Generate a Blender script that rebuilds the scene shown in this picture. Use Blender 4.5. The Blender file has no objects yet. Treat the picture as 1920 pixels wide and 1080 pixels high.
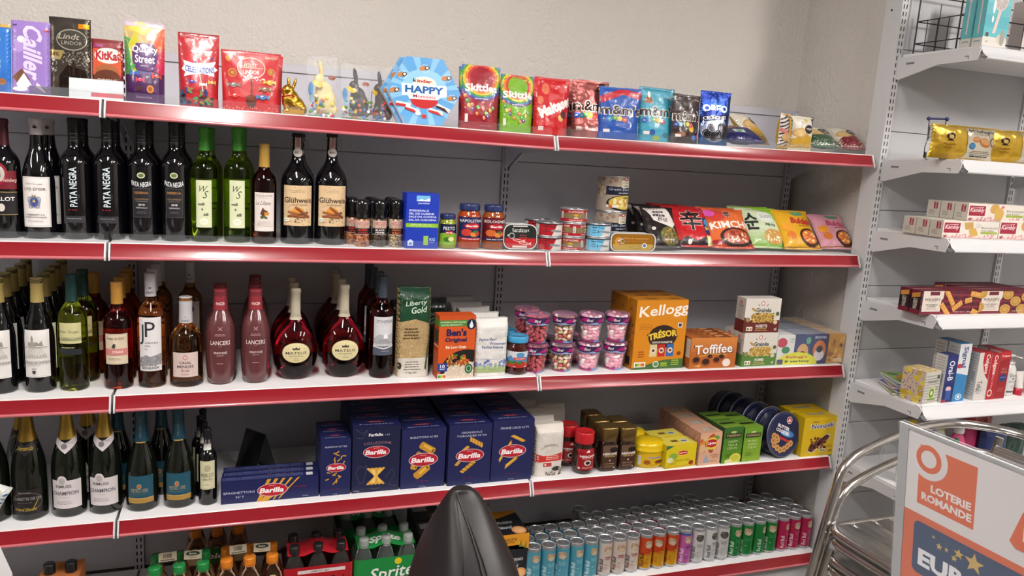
import bpy, math, random
from mathutils import Vector, Matrix, noise
from mathutils.geometry import tessellate_polygon
random.seed(7)
scene = bpy.context.scene
COL = scene.collection
PI = math.pi
# ------------------------------------------------------------------ camera
F, YAW, PIT, ROL = 1436.309, 0.34506, -0.17909, 0.06337          # focal length in pixels of a 1920 px wide frame
CAM = Vector((0.33314, -2.24399, 1.72 - 0.05548))
fw = Vector((math.sin(YAW)*math.cos(PIT), math.cos(YAW)*math.cos(PIT), math.sin(PIT)))
r0 = Vector((math.cos(YAW), -math.sin(YAW), 0)); u0 = r0.cross(fw)
rt = r0*math.cos(ROL) + u0*math.sin(ROL); up = -r0*math.sin(ROL) + u0*math.cos(ROL)
cd = bpy.data.cameras.new('camera'); cam = bpy.data.objects.new('camera', cd); COL.objects.link(cam)
cd.sensor_width = 36; cd.lens = 36*F/1920; cd.clip_start = .02
cam.matrix_world = Matrix(((rt.x, up.x, -fw.x, CAM.x), (rt.y, up.y, -fw.y, CAM.y), (rt.z, up.z, -fw.z, CAM.z), (0, 0, 0, 1)))
scene.camera = cam
# ------------------------------------------------------------------ world, exposure
w = bpy.data.worlds.new('world'); scene.world = w; w.use_nodes = True
w.node_tree.nodes['Background'].inputs[0].default_value = (.9, .95, 1, 1)
w.node_tree.nodes['Background'].inputs[1].default_value = .25
vs = scene.view_settings
vs.view_transform = 'Standard'; vs.look = 'None'; vs.gamma = 1; vs.use_curve_mapping = False; vs.exposure = 0.74
LAMPS = [(.22, -1.4, 24), (3.1, -2.0, 30), (-2.4, -1.9, 26), (2.0, -2.5, 17), (3.3, -4.3, 5)]   # ceiling light fittings, x, y, strength; the one behind the viewer is added fill

# measuring: which x / z on a shelf lies behind a given column / row of the picture
def xat(px, y, z):
    k = (px-960)/F; a = rt - fw*k
    return CAM.x - ((y-CAM.y)*a.y + (z-CAM.z)*a.z)/a.x
def zat(py, x, y):
    k = (540-py)/F; a = up - fw*k
    return CAM.z - ((x-CAM.x)*a.x + (y-CAM.y)*a.y)/a.z
def scl(x, y, z): return F/((Vector((x, y, z))-CAM).dot(fw))        # pixels per metre there
# ------------------------------------------------------------------ colours and materials
def lin(h):
    if not isinstance(h, str): return tuple(h) if len(h) == 4 else (*h, 1)
    h = h.lstrip('#')
    if len(h) == 3: h = ''.join(c*2 for c in h)
    o = []
    for i in (0, 2, 4):
        c = int(h[i:i+2], 16)/255; o.append(c/12.92 if c <= .04045 else ((c+.055)/1.055)**2.4)
    return (*o, 1)
def mat(name, col=None, rough=.5, metal=0, coat=0, trans=0, ior=1.45, bump=0, bscale=200, emit=0, alpha=1, spec=.5, bdist=.001, var=0):
    m = bpy.data.materials.new(name); m.use_nodes = True; t = m.node_tree; n = t.nodes; b = n['Principled BSDF']
    I = b.inputs
    if col is None:
        a = n.new('ShaderNodeAttribute'); a.attribute_name = 'Col'; t.links.new(a.outputs['Color'], I['Base Color'])
    else: I['Base Color'].default_value = lin(col)
    I['Roughness'].default_value = rough; I['Metallic'].default_value = metal; I['Coat Weight'].default_value = coat
    I['Coat Roughness'].default_value = .08; I['Transmission Weight'].default_value = trans; I['IOR'].default_value = ior
    I['Alpha'].default_value = alpha; I['Specular IOR Level'].default_value = spec
    if emit: I['Emission Color'].default_value = lin(col); I['Emission Strength'].default_value = emit
    if bump or var:
        tc = n.new('ShaderNodeTexCoord'); nz = n.new('ShaderNodeTexNoise'); nz.inputs['Scale'].default_value = bscale; nz.inputs['Detail'].default_value = 5
        t.links.new(tc.outputs['Object'], nz.inputs['Vector'])
        if bump:
            bp = n.new('ShaderNodeBump'); bp.inputs['Strength'].default_value = bump; bp.inputs['Distance'].default_value = bdist
            t.links.new(nz.outputs['Fac'], bp.inputs['Height']); t.links.new(bp.outputs['Normal'], I['Normal'])
        if var and col is not None:
            mx = n.new('ShaderNodeMix'); mx.data_type = 'RGBA'; c = lin(col)
            mx.inputs['A'].default_value = tuple(min(1, q*(1-var)) for q in c[:3])+(1,); mx.inputs['B'].default_value = tuple(min(1, q*(1+var)) for q in c[:3])+(1,)
            n2 = n.new('ShaderNodeTexNoise'); n2.inputs['Scale'].default_value = 3; t.links.new(tc.outputs['Object'], n2.inputs['Vector'])
            t.links.new(n2.outputs['Fac'], mx.inputs['Factor']); t.links.new(mx.outputs['Result'], I['Base Color'])
    return m
def clearmat(name, tint, fac, rough=.05):
    # thin clear film or acrylic: mostly see-through with gloss on top
    m = bpy.data.materials.new(name); m.use_nodes = True; t = m.node_tree; n = t.nodes
    b = n['Principled BSDF']; b.inputs['Base Color'].default_value = lin(tint); b.inputs['Roughness'].default_value = rough
    tr = n.new('ShaderNodeBsdfTransparent'); mx = n.new('ShaderNodeMixShader'); tr.inputs[0].default_value = (.97, .97, .97, 1)
    fr = n.new('ShaderNodeFresnel'); fr.inputs[0].default_value = 1.45
    ad = n.new('ShaderNodeMath'); ad.operation = 'ADD'; ad.inputs[1].default_value = fac; ad.use_clamp = True
    ge = n.new('ShaderNodeNewGeometry'); iv = n.new('ShaderNodeMath'); iv.operation = 'SUBTRACT'; iv.inputs[0].default_value = 1; t.links.new(ge.outputs['Backfacing'], iv.inputs[1])
    ml = n.new('ShaderNodeMath'); ml.operation = 'MULTIPLY'; t.links.new(fr.outputs[0], ml.inputs[0]); t.links.new(iv.outputs[0], ml.inputs[1])
    t.links.new(ml.outputs[0], ad.inputs[0]); t.links.new(ad.outputs[0], mx.inputs[0])
    t.links.new(tr.outputs[0], mx.inputs[1]); t.links.new(b.outputs[0], mx.inputs[2]); t.links.new(mx.outputs[0], n['Material Output'].inputs[0])
    return m
MT = dict(
    print=mat('printed_card', rough=.42), gloss=mat('glossy_print', rough=.22, coat=.3), matte=mat('matte_print', rough=.7),
    film=mat('printed_film', rough=.36, coat=.2, bump=.2, bscale=28, bdist=.004), foil=mat('printed_foil', rough=.3, metal=.75, bump=.4, bscale=40, bdist=.004),
    paper=mat('paper_bag', rough=.6, bump=.5, bscale=30, bdist=.005), metal=mat('bright_metal', rough=.3, metal=.85), canm=mat('printed_can', rough=.3, metal=.35, coat=.2),
    plastic=mat('moulded_plastic', rough=.35), lidm=mat('can_lid_metal', rough=.28, metal=.6),
)
WHITE = mat('white_powder_coat', '#c9c9cb', rough=.4)
SHELFW = mat('white_shelf_coat', '#dcdcde', rough=.35)
PANEL = mat('grey_panel_coat', '#bab9c2', rough=.5, var=.04)
PANELR = mat('pale_panel_coat', '#b9babd', rough=.5, var=.03)
RED = mat('red_price_rail', '#861722', rough=.22, coat=.35, var=.08)
CLEAR = clearmat('clear_acrylic', '#dfe6ea', .015)
FILMC = clearmat('clear_film', '#e8eef2', .03, .1)
FILMH = clearmat('hazy_film', '#e8eef2', .07, .15)
# ------------------------------------------------------------------ mesh building
class G:
    def __init__(s): s.v = []; s.f = []; s.c = []; s.m = []; s.s = []
    def add(s, v, f, c='#808080', m=0, smooth=False, T=None):
        b = len(s.v)
        s.v += [tuple(T @ Vector(q)) for q in v] if T else [tuple(q) for q in v]
        c = lin(c)
        for q in f: s.f.append(tuple(i+b for i in q)); s.c.append(c); s.m.append(m); s.s.append(smooth)
    def box(s, x0, x1, y0, y1, z0, z1, c='#808080', m=0, T=None, b=0):
        if b: return s.bbox(x0, x1, y0, y1, z0, z1, c, m, T, b)
        s.add([(x0, y0, z0), (x1, y0, z0), (x1, y1, z0), (x0, y1, z0), (x0, y0, z1), (x1, y0, z1), (x1, y1, z1), (x0, y1, z1)],
              [(0, 3, 2, 1), (4, 5, 6, 7), (0, 1, 5, 4), (1, 2, 6, 5), (2, 3, 7, 6), (3, 0, 4, 7)], c, m, False, T)
    def bbox(s, x0, x1, y0, y1, z0, z1, c, m, T, b):       # chamfered box
        P = []; idx = {}
        for i, X in enumerate((x0, x1)):
            for j, Y in enumerate((y0, y1)):
                for k, Z in enumerate((z0, z1)):
                    sx, sy, sz = (1-2*i)*b, (1-2*j)*b, (1-2*k)*b
                    for a in range(3):
                        idx[i, j, k, a] = len(P); P.append((X+(sx if a != 0 else 0), Y+(sy if a != 1 else 0), Z+(sz if a != 2 else 0)))
        Fc = []
        q = lambda *k: [idx[t] for t in k]
        for i in (0, 1): Fc.append(q((i, 0, 0, 0), (i, 1, 0, 0), (i, 1, 1, 0), (i, 0, 1, 0))[::1 if i else -1])
        for j in (0, 1): Fc.append(q((0, j, 0, 1), (1, j, 0, 1), (1, j, 1, 1), (0, j, 1, 1))[::-1 if j else 1])
        for k in (0, 1): Fc.append(q((0, 0, k, 2), (1, 0, k, 2), (1, 1, k, 2), (0, 1, k, 2))[::1 if k else -1])
        for j in (0, 1):
            for k in (0, 1): Fc.append(q((0, j, k, 1), (1, j, k, 1), (1, j, k, 2), (0, j, k, 2)))
            for i in (0, 1): Fc.append(q((i, j, 0, 0), (i, j, 1, 0), (i, j, 1, 1), (i, j, 0, 1)))
        for i in (0, 1):
            for k in (0, 1): Fc.append(q((i, 0, k, 0), (i, 1, k, 0), (i, 1, k, 2), (i, 0, k, 2)))
            for j in (0, 1):
                for k in (0, 1): Fc.append(q((i, j, k, 0), (i, j, k, 1), (i, j, k, 2)))
        s.add(P, Fc, c, m, False, T)
    def lathe(s, prof, c='#808080', m=0, n=28, T=None, sx=1, sy=1, smooth=True, caps=True, a0=0):
        v = []; f = []
        for r, z in prof:
            for i in range(n): a = a0+2*PI*i/n; v.append((r*math.cos(a)*sx, r*math.sin(a)*sy, z))
        for j in range(len(prof)-1):
            for i in range(n): k = (i+1) % n; f.append((j*n+i, j*n+k, (j+1)*n+k, (j+1)*n+i))
        s.add(v, f, c, m, smooth, T)
        if caps:
            if prof[0][0] > 1e-5: s.add(v[:n], [tuple(range(n))[::-1]], c, m, False, T)
            if prof[-1][0] > 1e-5: s.add(v[-n:], [tuple(range(n))], c, m, False, T)
    def tube(s, pts, r, c='#808080', m=0, n=8, closed=False, T=None):
        pts = [Vector(p) for p in pts]; v = []; f = []; L = len(pts); prev = None
        for i, p in enumerate(pts):
            a = pts[(i-1) % L] if (i or closed) else p; b = pts[(i+1) % L] if (i < L-1 or closed) else p
            t = (b-a).normalized()
            if prev is None: prev = t.orthogonal().normalized()
            u = (prev - t*prev.dot(t)).normalized(); prev = u; w_ = t.cross(u)
            rr = r[i] if isinstance(r, (list, tuple)) else r
            for k in range(n): q = 2*PI*k/n; v.append(p+u*math.cos(q)*rr+w_*math.sin(q)*rr)
        for i in range(L if closed else L-1):
            for k in range(n): j = (k+1) % n; i2 = (i+1) % L; f.append((i*n+k, i*n+j, i2*n+j, i2*n+k))
        s.add(v, f, c, m, True, T)
        if not closed:
            s.add(v[:n], [tuple(range(n))[::-1]], c, m, False, T); s.add(v[-n:], [tuple(range(n))], c, m, False, T)
    def prism(s, poly, y0, y1, c='#808080', m=0, T=None, ax='y'):      # outline in x,z pushed along y
        n = len(poly)
        g = (lambda a, b, d: (a, d, b)) if ax == 'y' else ((lambda a, b, d: (d, a, b)) if ax == 'x' else (lambda a, b, d: (a, b, d)))
        v = [g(a, b, y0) for a, b in poly]+[g(a, b, y1) for a, b in poly]
        tr = tessellate_polygon([[Vector((a, b, 0)) for a, b in poly]])
        f = [tuple(t) for t in tr]+[tuple(i+n for i in t)[::-1] for t in tr]+[(i, (i+1) % n, (i+1) % n+n, i+n) for i in range(n)]
        s.add(v, f, c, m, False, T)
    def ball(s, p, r, c='#808080', m=0, n=12, k=8, T=None):
        r = r if isinstance(r, (tuple, list)) else (r, r, r)
        v = []; f = []
        for j in range(k+1):
            th = PI*j/k
            for i in range(n): a = 2*PI*i/n; v.append((p[0]+r[0]*math.sin(th)*math.cos(a), p[1]+r[1]*math.sin(th)*math.sin(a), p[2]-r[2]*math.cos(th)))
        for j in range(k):
            for i in range(n): q = (i+1) % n; f.append((j*n+i, j*n+q, (j+1)*n+q, (j+1)*n+i))
        s.add(v, f, c, m, True, T)
    def build(s, name, mats, parent=None, loc=None, rot=None, fix=False):
        me = bpy.data.meshes.new(name); me.from_pydata(s.v, [], s.f)
        mats = mats if isinstance(mats, (list, tuple)) else [mats]
        for m in mats: me.materials.append(MT[m] if isinstance(m, str) else m)
        me.polygons.foreach_set('material_index', s.m); me.polygons.foreach_set('use_smooth', s.s)
        at = me.color_attributes.new('Col', 'FLOAT_COLOR', 'CORNER'); buf = []
        for q, c in zip(s.f, s.c): buf += list(c)*len(q)
        at.data.foreach_set('color', buf)
        if fix:
            import bmesh
            bm = bmesh.new(); bm.from_mesh(me); bmesh.ops.remove_doubles(bm, verts=bm.verts, dist=1e-6); bmesh.ops.recalc_face_normals(bm, faces=bm.faces); bm.to_mesh(me); bm.free()
        me.update()
        o = bpy.data.objects.new(name, me); COL.objects.link(o)
        if parent: o.parent = parent
        if loc: o.location = loc
        if rot: o.rotation_euler = rot
        return o
def tag(o, label, cat=None, group=None, kind=None):
    if label: o['label'] = label
    if cat: o['category'] = cat
    if group: o['group'] = group
    if kind: o['kind'] = kind
    return o
def empty(name, loc, label, cat, group=None, rot=None):
    o = bpy.data.objects.new(name, None); COL.objects.link(o); o.location = loc; o.empty_display_size = .03
    if rot: o.rotation_euler = rot
    return tag(o, label, cat, group)
def dup(root, loc, label, rot=None):
    r = root.copy(); COL.objects.link(r); r.location = loc
    if rot: r.rotation_euler = rot
    r['label'] = label
    for ch in list(root.children):
        c = ch.copy(); COL.objects.link(c); c.parent = r
        for g in list(ch.children): d = g.copy(); COL.objects.link(d); d.parent = c
    return r
ORD = ['front', 'second', 'third', 'fourth', 'fifth', 'sixth', 'seventh']
# ------------------------------------------------------------------ flat artwork laid on surfaces
_tc = {}
def glyphs(s, bold=0, res=2):
    k = (s, bold, res)
    if k in _tc: return _tc[k]
    cu = bpy.data.curves.new('t', 'FONT'); cu.body = s; cu.size = 1; cu.resolution_u = res; cu.offset = bold; cu.fill_mode = 'FRONT'
    o = bpy.data.objects.new('t', cu); me = o.to_mesh(); me.calc_loop_triangles()
    vs_ = [(v.co.x, v.co.y) for v in me.vertices]; tr = [tuple(t.vertices) for t in me.loop_triangles]
    o.to_mesh_clear(); bpy.data.objects.remove(o); bpy.data.curves.remove(cu)
    used = sorted({i for t in tr for i in t})
    if not used: _tc[k] = ([], []); return _tc[k]
    x0 = min(vs_[i][0] for i in used); x1 = max(vs_[i][0] for i in used); y0 = min(vs_[i][1] for i in used); y1 = max(vs_[i][1] for i in used)
    P = [((x-x0)/(x1-x0), (y-y0)/(y1-y0)) for x, y in vs_]
    _tc[k] = ([[P[a], P[b], P[c]] for a, b, c in tr], (x1-x0)/(y1-y0)); return _tc[k]
class Art:
    """artwork of width w, height h in metres, origin at the lower left corner; later shapes lie above earlier ones"""
    def __init__(s, w, h): s.w = w; s.h = h; s.L = []
    def tris(s, t, c): s.L.append((lin(c), t)); return s
    def rect(s, x, y, w, h, c):
        x *= s.w; w *= s.w; y *= s.h; h *= s.h
        return s.tris([[(x, y), (x+w, y), (x+w, y+h)], [(x, y), (x+w, y+h), (x, y+h)]], c)
    def bg(s, c): return s.rect(0, 0, 1, 1, c)
    def poly(s, pts, c):
        P = [(a*s.w, b*s.h) for a, b in pts]
        return s.tris([[P[i] for i in t] for t in tessellate_polygon([[Vector((a, b, 0)) for a, b in P]])], c)
    def ell(s, x, y, rx, ry, c, rot=0, n=20, a0=0, a1=360, sq=False):
        # sq: rx, ry both measured in widths
        x *= s.w; y *= s.h; rx *= s.w; ry *= (s.w if sq else s.h); ca, sa = math.cos(math.radians(rot)), math.sin(math.radians(rot)); P = []
        for i in range(n+1): t = math.radians(a0+(a1-a0)*i/n); p, q = rx*math.cos(t), ry*math.sin(t); P.append((x+p*ca-q*sa, y+p*sa+q*ca))
        return s.tris([[(x, y), P[i], P[i+1]] for i in range(n)], c)
    def ring(s, x, y, rx, ry, t, c, n=24, a0=0, a1=360, sq=False):
        x *= s.w; y *= s.h; rx *= s.w; ry *= (s.w if sq else s.h); t *= s.w; T = []
        P = [(math.cos(math.radians(a0+(a1-a0)*i/n)), math.sin(math.radians(a0+(a1-a0)*i/n))) for i in range(n+1)]
        for (a, b), (d, e) in zip(P, P[1:]):
            A, B, Cc, D = (x+rx*a, y+ry*b), (x+rx*d, y+ry*e), (x+(rx-t)*d, y+(ry-t)*e), (x+(rx-t)*a, y+(ry-t)*b)
            T += [[A, B, Cc], [A, Cc, D]]
        return s.tris(T, c)
    def line(s, pts, t, c):
        P = [Vector((a*s.w, b*s.h)) for a, b in pts]; t *= s.w*.5; T = []
        for a, b in zip(P, P[1:]):
            d = (b-a)
            if d.length < 1e-7: continue
            n = Vector((-d.y, d.x)).normalized()*t; d = d.normalized()*t*.5
            q = [tuple(a-n-d), tuple(b-n+d), tuple(b+n+d), tuple(a+n-d)]; T += [[q[0], q[1], q[2]], [q[0], q[2], q[3]]]
        return s.tris(T, c)
    def text(s, st, x, y, w, h, c, bold=.015, shear=0, rot=0, arc=0, taper=0):
        # centred on x, y; w wide and h high, all in fractions of the art; h None keeps the letters' own proportion
        T, asp = glyphs(st, bold)
        if not T: return s
        W = w*s.w; H = h*s.h if h else W/asp
        if w is None: W = H*asp
        ca, sa = math.cos(math.radians(rot)), math.sin(math.radians(rot)); o = []
        for t in T:
            q = []
            for a, b in t:
                hh = H*(1-taper*abs(a-.5)*2); p = (a-.5)*W; r = (b-.5)*hh; p += shear*r; r += arc*H*(1-(2*a-1)**2)
                q.append((x*s.w+p*ca-r*sa, y*s.h+p*sa+r*ca))
            o.append(q)
        return s.tris(o, c)
    def lines(s, x, y, w, n, c, dy=.03, t=.008, seed=1):          # small print, too fine to read
        rd = random.Random(seed)
        T = []
        for i in range(n):
            yy = (y-i*dy)*s.h; cx = x; L = w*rd.uniform(.75, 1); x0 = (cx-L/2); 
            while x0 < cx+L/2-.01:
                e = min(cx+L/2, x0+w*rd.uniform(.08, .22)); a, b = x0*s.w, e*s.w; T += [[(a, yy), (b, yy), (b, yy+t*s.h)], [(a, yy), (b, yy+t*s.h), (a, yy+t*s.h)]]; x0 = e+w*.03
        return s.tris(T, c)
    def scatter(s, n, x0, x1, y0, y1, rx, ry, cols, seed=1, aspect=True):
        rd = random.Random(seed)
        by = {}
        for i in range(n):
            x, y = rd.uniform(x0, x1), rd.uniform(y0, y1); c = cols[i % len(cols)]; k = rd.uniform(.7, 1.2); a = rd.uniform(0, 180)
            s.ell(x, y, rx*k, ry*k, c, a, 9, sq=aspect)
            by.setdefault(c, []); by[c] += s.L.pop()[1]
        for c, t in by.items(): s.tris(t, c)
        return s
    def grad(s, x, y, w, h, c0, c1, n=8, hor=False):
        a, b = lin(c0), lin(c1)
        for i in range(n):
            k = (i+.5)/n; c = tuple(a[j]*(1-k)+b[j]*k for j in range(4))
            if hor: s.rect(x+w*i/n, y, w/n, h, c)
            else: s.rect(x, y+h*i/n, w, h/n, c)
            if i: l = s.L.pop(); s.L[-1] = (s.L[-1][0], s.L[-1][1]) if False else s.L[-1]; s.L.append((l[0], l[1]))
        return s
    def star(s, x, y, r, c, n=5, k=.42, rot=90, sq=True):
        return s.poly([(x+r*(1 if i % 2 == 0 else k)*math.cos(math.radians(rot+180*i/n)), y+(r*(1 if i % 2 == 0 else k)*math.sin(math.radians(rot+180*i/n)))*(s.w/s.h if sq else 1)) for i in range(2*n)], c)
def _clip(poly, w, h):
    for ax, lim, sg in ((0, 0, 1), (0, w, -1), (1, 0, 1), (1, h, -1)):
        o = []
        for i in range(len(poly)):
            a, b = poly[i-1], poly[i]; da, db = (a[ax]-lim)*sg, (b[ax]-lim)*sg
            if (da >= 0) != (db >= 0): t = da/(da-db); o.append((a[0]+(b[0]-a[0])*t, a[1]+(b[1]-a[1])*t))
            if db >= 0: o.append(b)
        poly = o
        if len(poly) < 3: return []
    return poly
def lay(g, art, fn, mx=0, step=.00005, m=0, smooth=False, off=.0002):
    """put the artwork on a surface: fn(x, y, offset) -> point; mx is the longest edge allowed on a curved surface"""
    w_, h_ = art.w, art.h
    for li, (c, T) in enumerate(art.L):
        o = off+li*step; V = []; Fc = []
        for t in T:
            if min(p[0] for p in t) < -1e-6 or max(p[0] for p in t) > w_+1e-6 or min(p[1] for p in t) < -1e-6 or max(p[1] for p in t) > h_+1e-6:
                q = _clip(t, w_, h_)
                if not q: continue
                st = [[q[0], q[i], q[i+1]] for i in range(1, len(q)-1)]
            else: st = [t]
            while st:
                a, b, d = st.pop()
                if mx:
                    e = ((a[0]-b[0])**2+(a[1]-b[1])**2, (b[0]-d[0])**2+(b[1]-d[1])**2, (d[0]-a[0])**2+(d[1]-a[1])**2)
                    k = max(e)
                    if k > mx*mx:
                        if k == e[0]: mm = ((a[0]+b[0])/2, (a[1]+b[1])/2); st += [[a, mm, d], [mm, b, d]]
                        elif k == e[1]: mm = ((b[0]+d[0])/2, (b[1]+d[1])/2); st += [[a, b, mm], [a, mm, d]]
                        else: mm = ((d[0]+a[0])/2, (d[1]+a[1])/2); st += [[a, b, mm], [mm, b, d]]
                        continue
                ar = (b[0]-a[0])*(d[1]-a[1])-(b[1]-a[1])*(d[0]-a[0])
                if abs(ar) < 1e-12: continue
                n = len(V); V += [fn(*a, o), fn(*b, o), fn(*d, o)]; Fc.append((n, n+1, n+2) if ar > 0 else (n, n+2, n+1))
        if Fc: g.add(V, Fc, c, m, smooth)
def flat(O, U, V):
    O, U, V = Vector(O), Vector(U), Vector(V); N = U.cross(V).normalized()
    return lambda x, y, o: O+U*x+V*y+N*o
# ================================================================== THE ROOM
ZS = {1: (1.7232, 1.7129, 1.7239), 2: (1.3552, 1.3504, 1.3567), 3: (.9342, .9394, .9342), 4: (.5661, .5704, .5643), 5: (.160, .160, .160)}
def zs(s, x):
    a, b, c = ZS[s]
    return a if x < 0 else (a+(b-a)*x/1.25 if x < 1.25 else b+(c-b)*(x-1.25)/1.25)
def wallmat(name, col, bd=.008):
    m = bpy.data.materials.new(name); m.use_nodes = True; t = m.node_tree; n = t.nodes; b = n['Principled BSDF']; b.inputs['Roughness'].default_value = .75
    tc = n.new('ShaderNodeTexCoord'); a = n.new('ShaderNodeTexNoise'); a.inputs['Scale'].default_value = 30; a.inputs['Detail'].default_value = 6; a.inputs['Distortion'].default_value = .8
    v = n.new('ShaderNodeTexNoise'); v.inputs['Scale'].default_value = 90; v.inputs['Detail'].default_value = 3
    ad = n.new('ShaderNodeMath'); ad.operation = 'ADD'; bp = n.new('ShaderNodeBump'); bp.inputs['Strength'].default_value = .6; bp.inputs['Distance'].default_value = bd
    mx = n.new('ShaderNodeMix'); mx.data_type = 'RGBA'; c = lin(col); mx.inputs['A'].default_value = tuple(q*.93 for q in c[:3])+(1,); mx.inputs['B'].default_value = tuple(min(1, q*1.04) for q in c[:3])+(1,)
    n2 = n.new('ShaderNodeTexNoise'); n2.inputs['Scale'].default_value = 1.7; n2.inputs['Detail'].default_value = 4
    L = t.links.new
    for q in (a, v, n2): L(tc.outputs['Object'], q.inputs['Vector'])
    L(a.outputs['Fac'], ad.inputs[0]); L(v.outputs['Fac'], ad.inputs[1]); L(ad.outputs[0], bp.inputs['Height']); L(bp.outputs['Normal'], b.inputs['Normal'])
    L(n2.outputs['Fac'], mx.inputs['Factor']); L(mx.outputs['Result'], b.inputs['Base Color'])
    return m
PLASTER = wallmat('rough_plaster', '#cbc6c0'); PLAIN = wallmat('painted_wall', '#cfcac2', .001)
def struct(name, boxes, m):
    g = G()
    for b in boxes: g.box(*b)
    o = g.build(name, m); o['kind'] = 'structure'; return o
XC = 2.556; XL, XR, YB, YF, HC = -3.4, 4.9, .52, -5.2, 2.95
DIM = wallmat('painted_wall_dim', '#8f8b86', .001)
struct('wall_back', [(XL-.1, XC+.1, YB, YB+.1, 0, HC)], PLASTER)
struct('wall_right_return', [(XC, XC+.1, .08, YB, 0, HC)], PLASTER)
struct('wall_right_back', [(XC+.1, XR, .08, .18, 0, HC)], PLAIN)
struct('wall_left', [(XL-.1, XL, YF, YB, 0, HC)], DIM)
struct('wall_right', [(XR, XR+.1, YF, .18, 0, HC)], PLAIN)
struct('wall_front', [(XL-.1, XR+.1, YF-.1, YF, 0, HC)], DIM)
struct('ceiling', [(XL-.1, XR+.1, YF-.1, YB+.1, HC, HC+.1)], mat('ceiling_paint', '#d6d6d4', rough=.8, var=.02))
def floormat():
    m = mat('floor_tiles', '#7a756e', rough=.35); t = m.node_tree; n = t.nodes
    tc = n.new('ShaderNodeTexCoord'); b = n.new('ShaderNodeTexBrick'); b.offset = 0; b.inputs['Scale'].default_value = 1; b.inputs['Brick Width'].default_value = .4; b.inputs['Row Height'].default_value = .4
    b.inputs['Mortar Size'].default_value = .004; b.inputs['Color1'].default_value = lin('#7d776f'); b.inputs['Color2'].default_value = lin('#746e67'); b.inputs['Mortar'].default_value = lin('#6e6a66')
    t.links.new(tc.outputs['Object'], b.inputs['Vector']); t.links.new(b.outputs['Color'], n['Principled BSDF'].inputs['Base Color']); return m
struct('floor', [(XL-.1, XR+.1, YF-.1, YB+.1, -.1, 0)], floormat())
# ceiling light fittings and one added fill light
LHOUS = mat('fitting_housing', '#d8d8d8', rough=.5)
for i, (x, y, st) in enumerate(LAMPS):
    o = empty('ceiling_light', (x, y, HC-.07), ['long ceiling light fitting above the shelf of wine and chocolate', 'long ceiling light fitting above the white shelving', 'long ceiling light fitting at the left end of the room', 'long added fill light on the ceiling behind the viewer', 'long ceiling light fitting in the far rear corner'][i], 'light', 'ceiling lights')
    g = G(); g.box(-.12, .12, -.64, .64, .02, .07); g.build('housing', LHOUS, o)
    g = G(); g.box(-.1, .1, -.62, .62, .0, .02); g.build('diffuser', mat('lamp_diffuser', '#fff8f2', emit=st*1.9), o)
# ------------------------------------------------------------------ upright posts with real slots
def slotted(g, x0, x1, z0, z1, y, cols, pitch=.025, sw=.004, sh=.015):
    xs = [x0]
    for c in cols: xs += [c-sw/2, c+sw/2]
    xs.append(x1); n = int((z1-z0)/pitch)
    for i, (a, b) in enumerate(zip(xs, xs[1:])):
        if i % 2 == 0: g.add([(a, y, z0), (b, y, z0), (b, y, z1), (a, y, z1)], [(0, 1, 2, 3)]); continue
        for k in range(n+1):
            zz = z0+k*pitch; e = min(z1, zz+pitch-sh)
            g.add([(a, y, zz), (b, y, zz), (b, y, e), (a, y, e)], [(0, 1, 2, 3)])
HOLE_SHADE = mat('hole_shade', '#141416', rough=.9)  # near-black colour standing in for the shade inside slots and holes
def post(name, x, y0, y1, z1, label, m=WHITE, wd=.03, dy=(.008, .0)):
    g = G(); h = wd/2
    slotted(g, -h, h, 0, z1, y0, (-.0065, .0065))
    g.add([(-h, y0, 0), (-h, y1, 0), (-h, y1, z1), (-h, y0, z1)], [(0, 3, 2, 1)]); g.add([(h, y0, 0), (h, y1, 0), (h, y1, z1), (h, y0, z1)], [(0, 1, 2, 3)])
    g.add([(-h, y1, 0), (h, y1, 0), (h, y1, z1), (-h, y1, z1)], [(0, 3, 2, 1)]); g.add([(-h, y0, z1), (h, y0, z1), (h, y1, z1), (-h, y1, z1)], [(0, 1, 2, 3)])
    g.box(-h+.002, h-.002, y0+.006, y0+.012, 0, z1-.002, m=1)  # dark strip behind the slots, their inner shade put into its colour
    o = g.build(name, [m, HOLE_SHADE], None, (x, 0, 0)); return tag(o, label, 'post', 'slotted upright posts')
for x, l in ((-1.25, 'slotted grey post behind the red shelves, out at the left end'), (0, 'slotted grey post behind the dark sparkling wine bottles'), (1.25, 'slotted grey post in the middle of the red-edged shelves'), (2.5, 'slotted grey post at the right end behind the red-edged shelves')):
    post('shelf_post', x, .445, .50, 1.89, l, PANEL)
def ppost(x, l):
    o = post('shelf_post', x, -.015, .06, 2.62, l, WHITE, .032)
    g = G(); g.add([(0, -.0002+.0, 0)]*3, []); 
    g.lathe([(.004, -.0005), (.004, .0003)], n=12, T=Matrix.Translation((-.0165, .03, 2.235)) @ Matrix.Rotation(-PI/2, 4, 'Y')); g.build('fixing_hole_shade', HOLE_SHADE, o)  # dark disc on the surface, painted as the shade in a fixing hole
ppost(2.5365, 'white slotted post between the red shelves and the white shelves'); ppost(3.2015, 'white slotted post at the right edge of the view'); 
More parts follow.
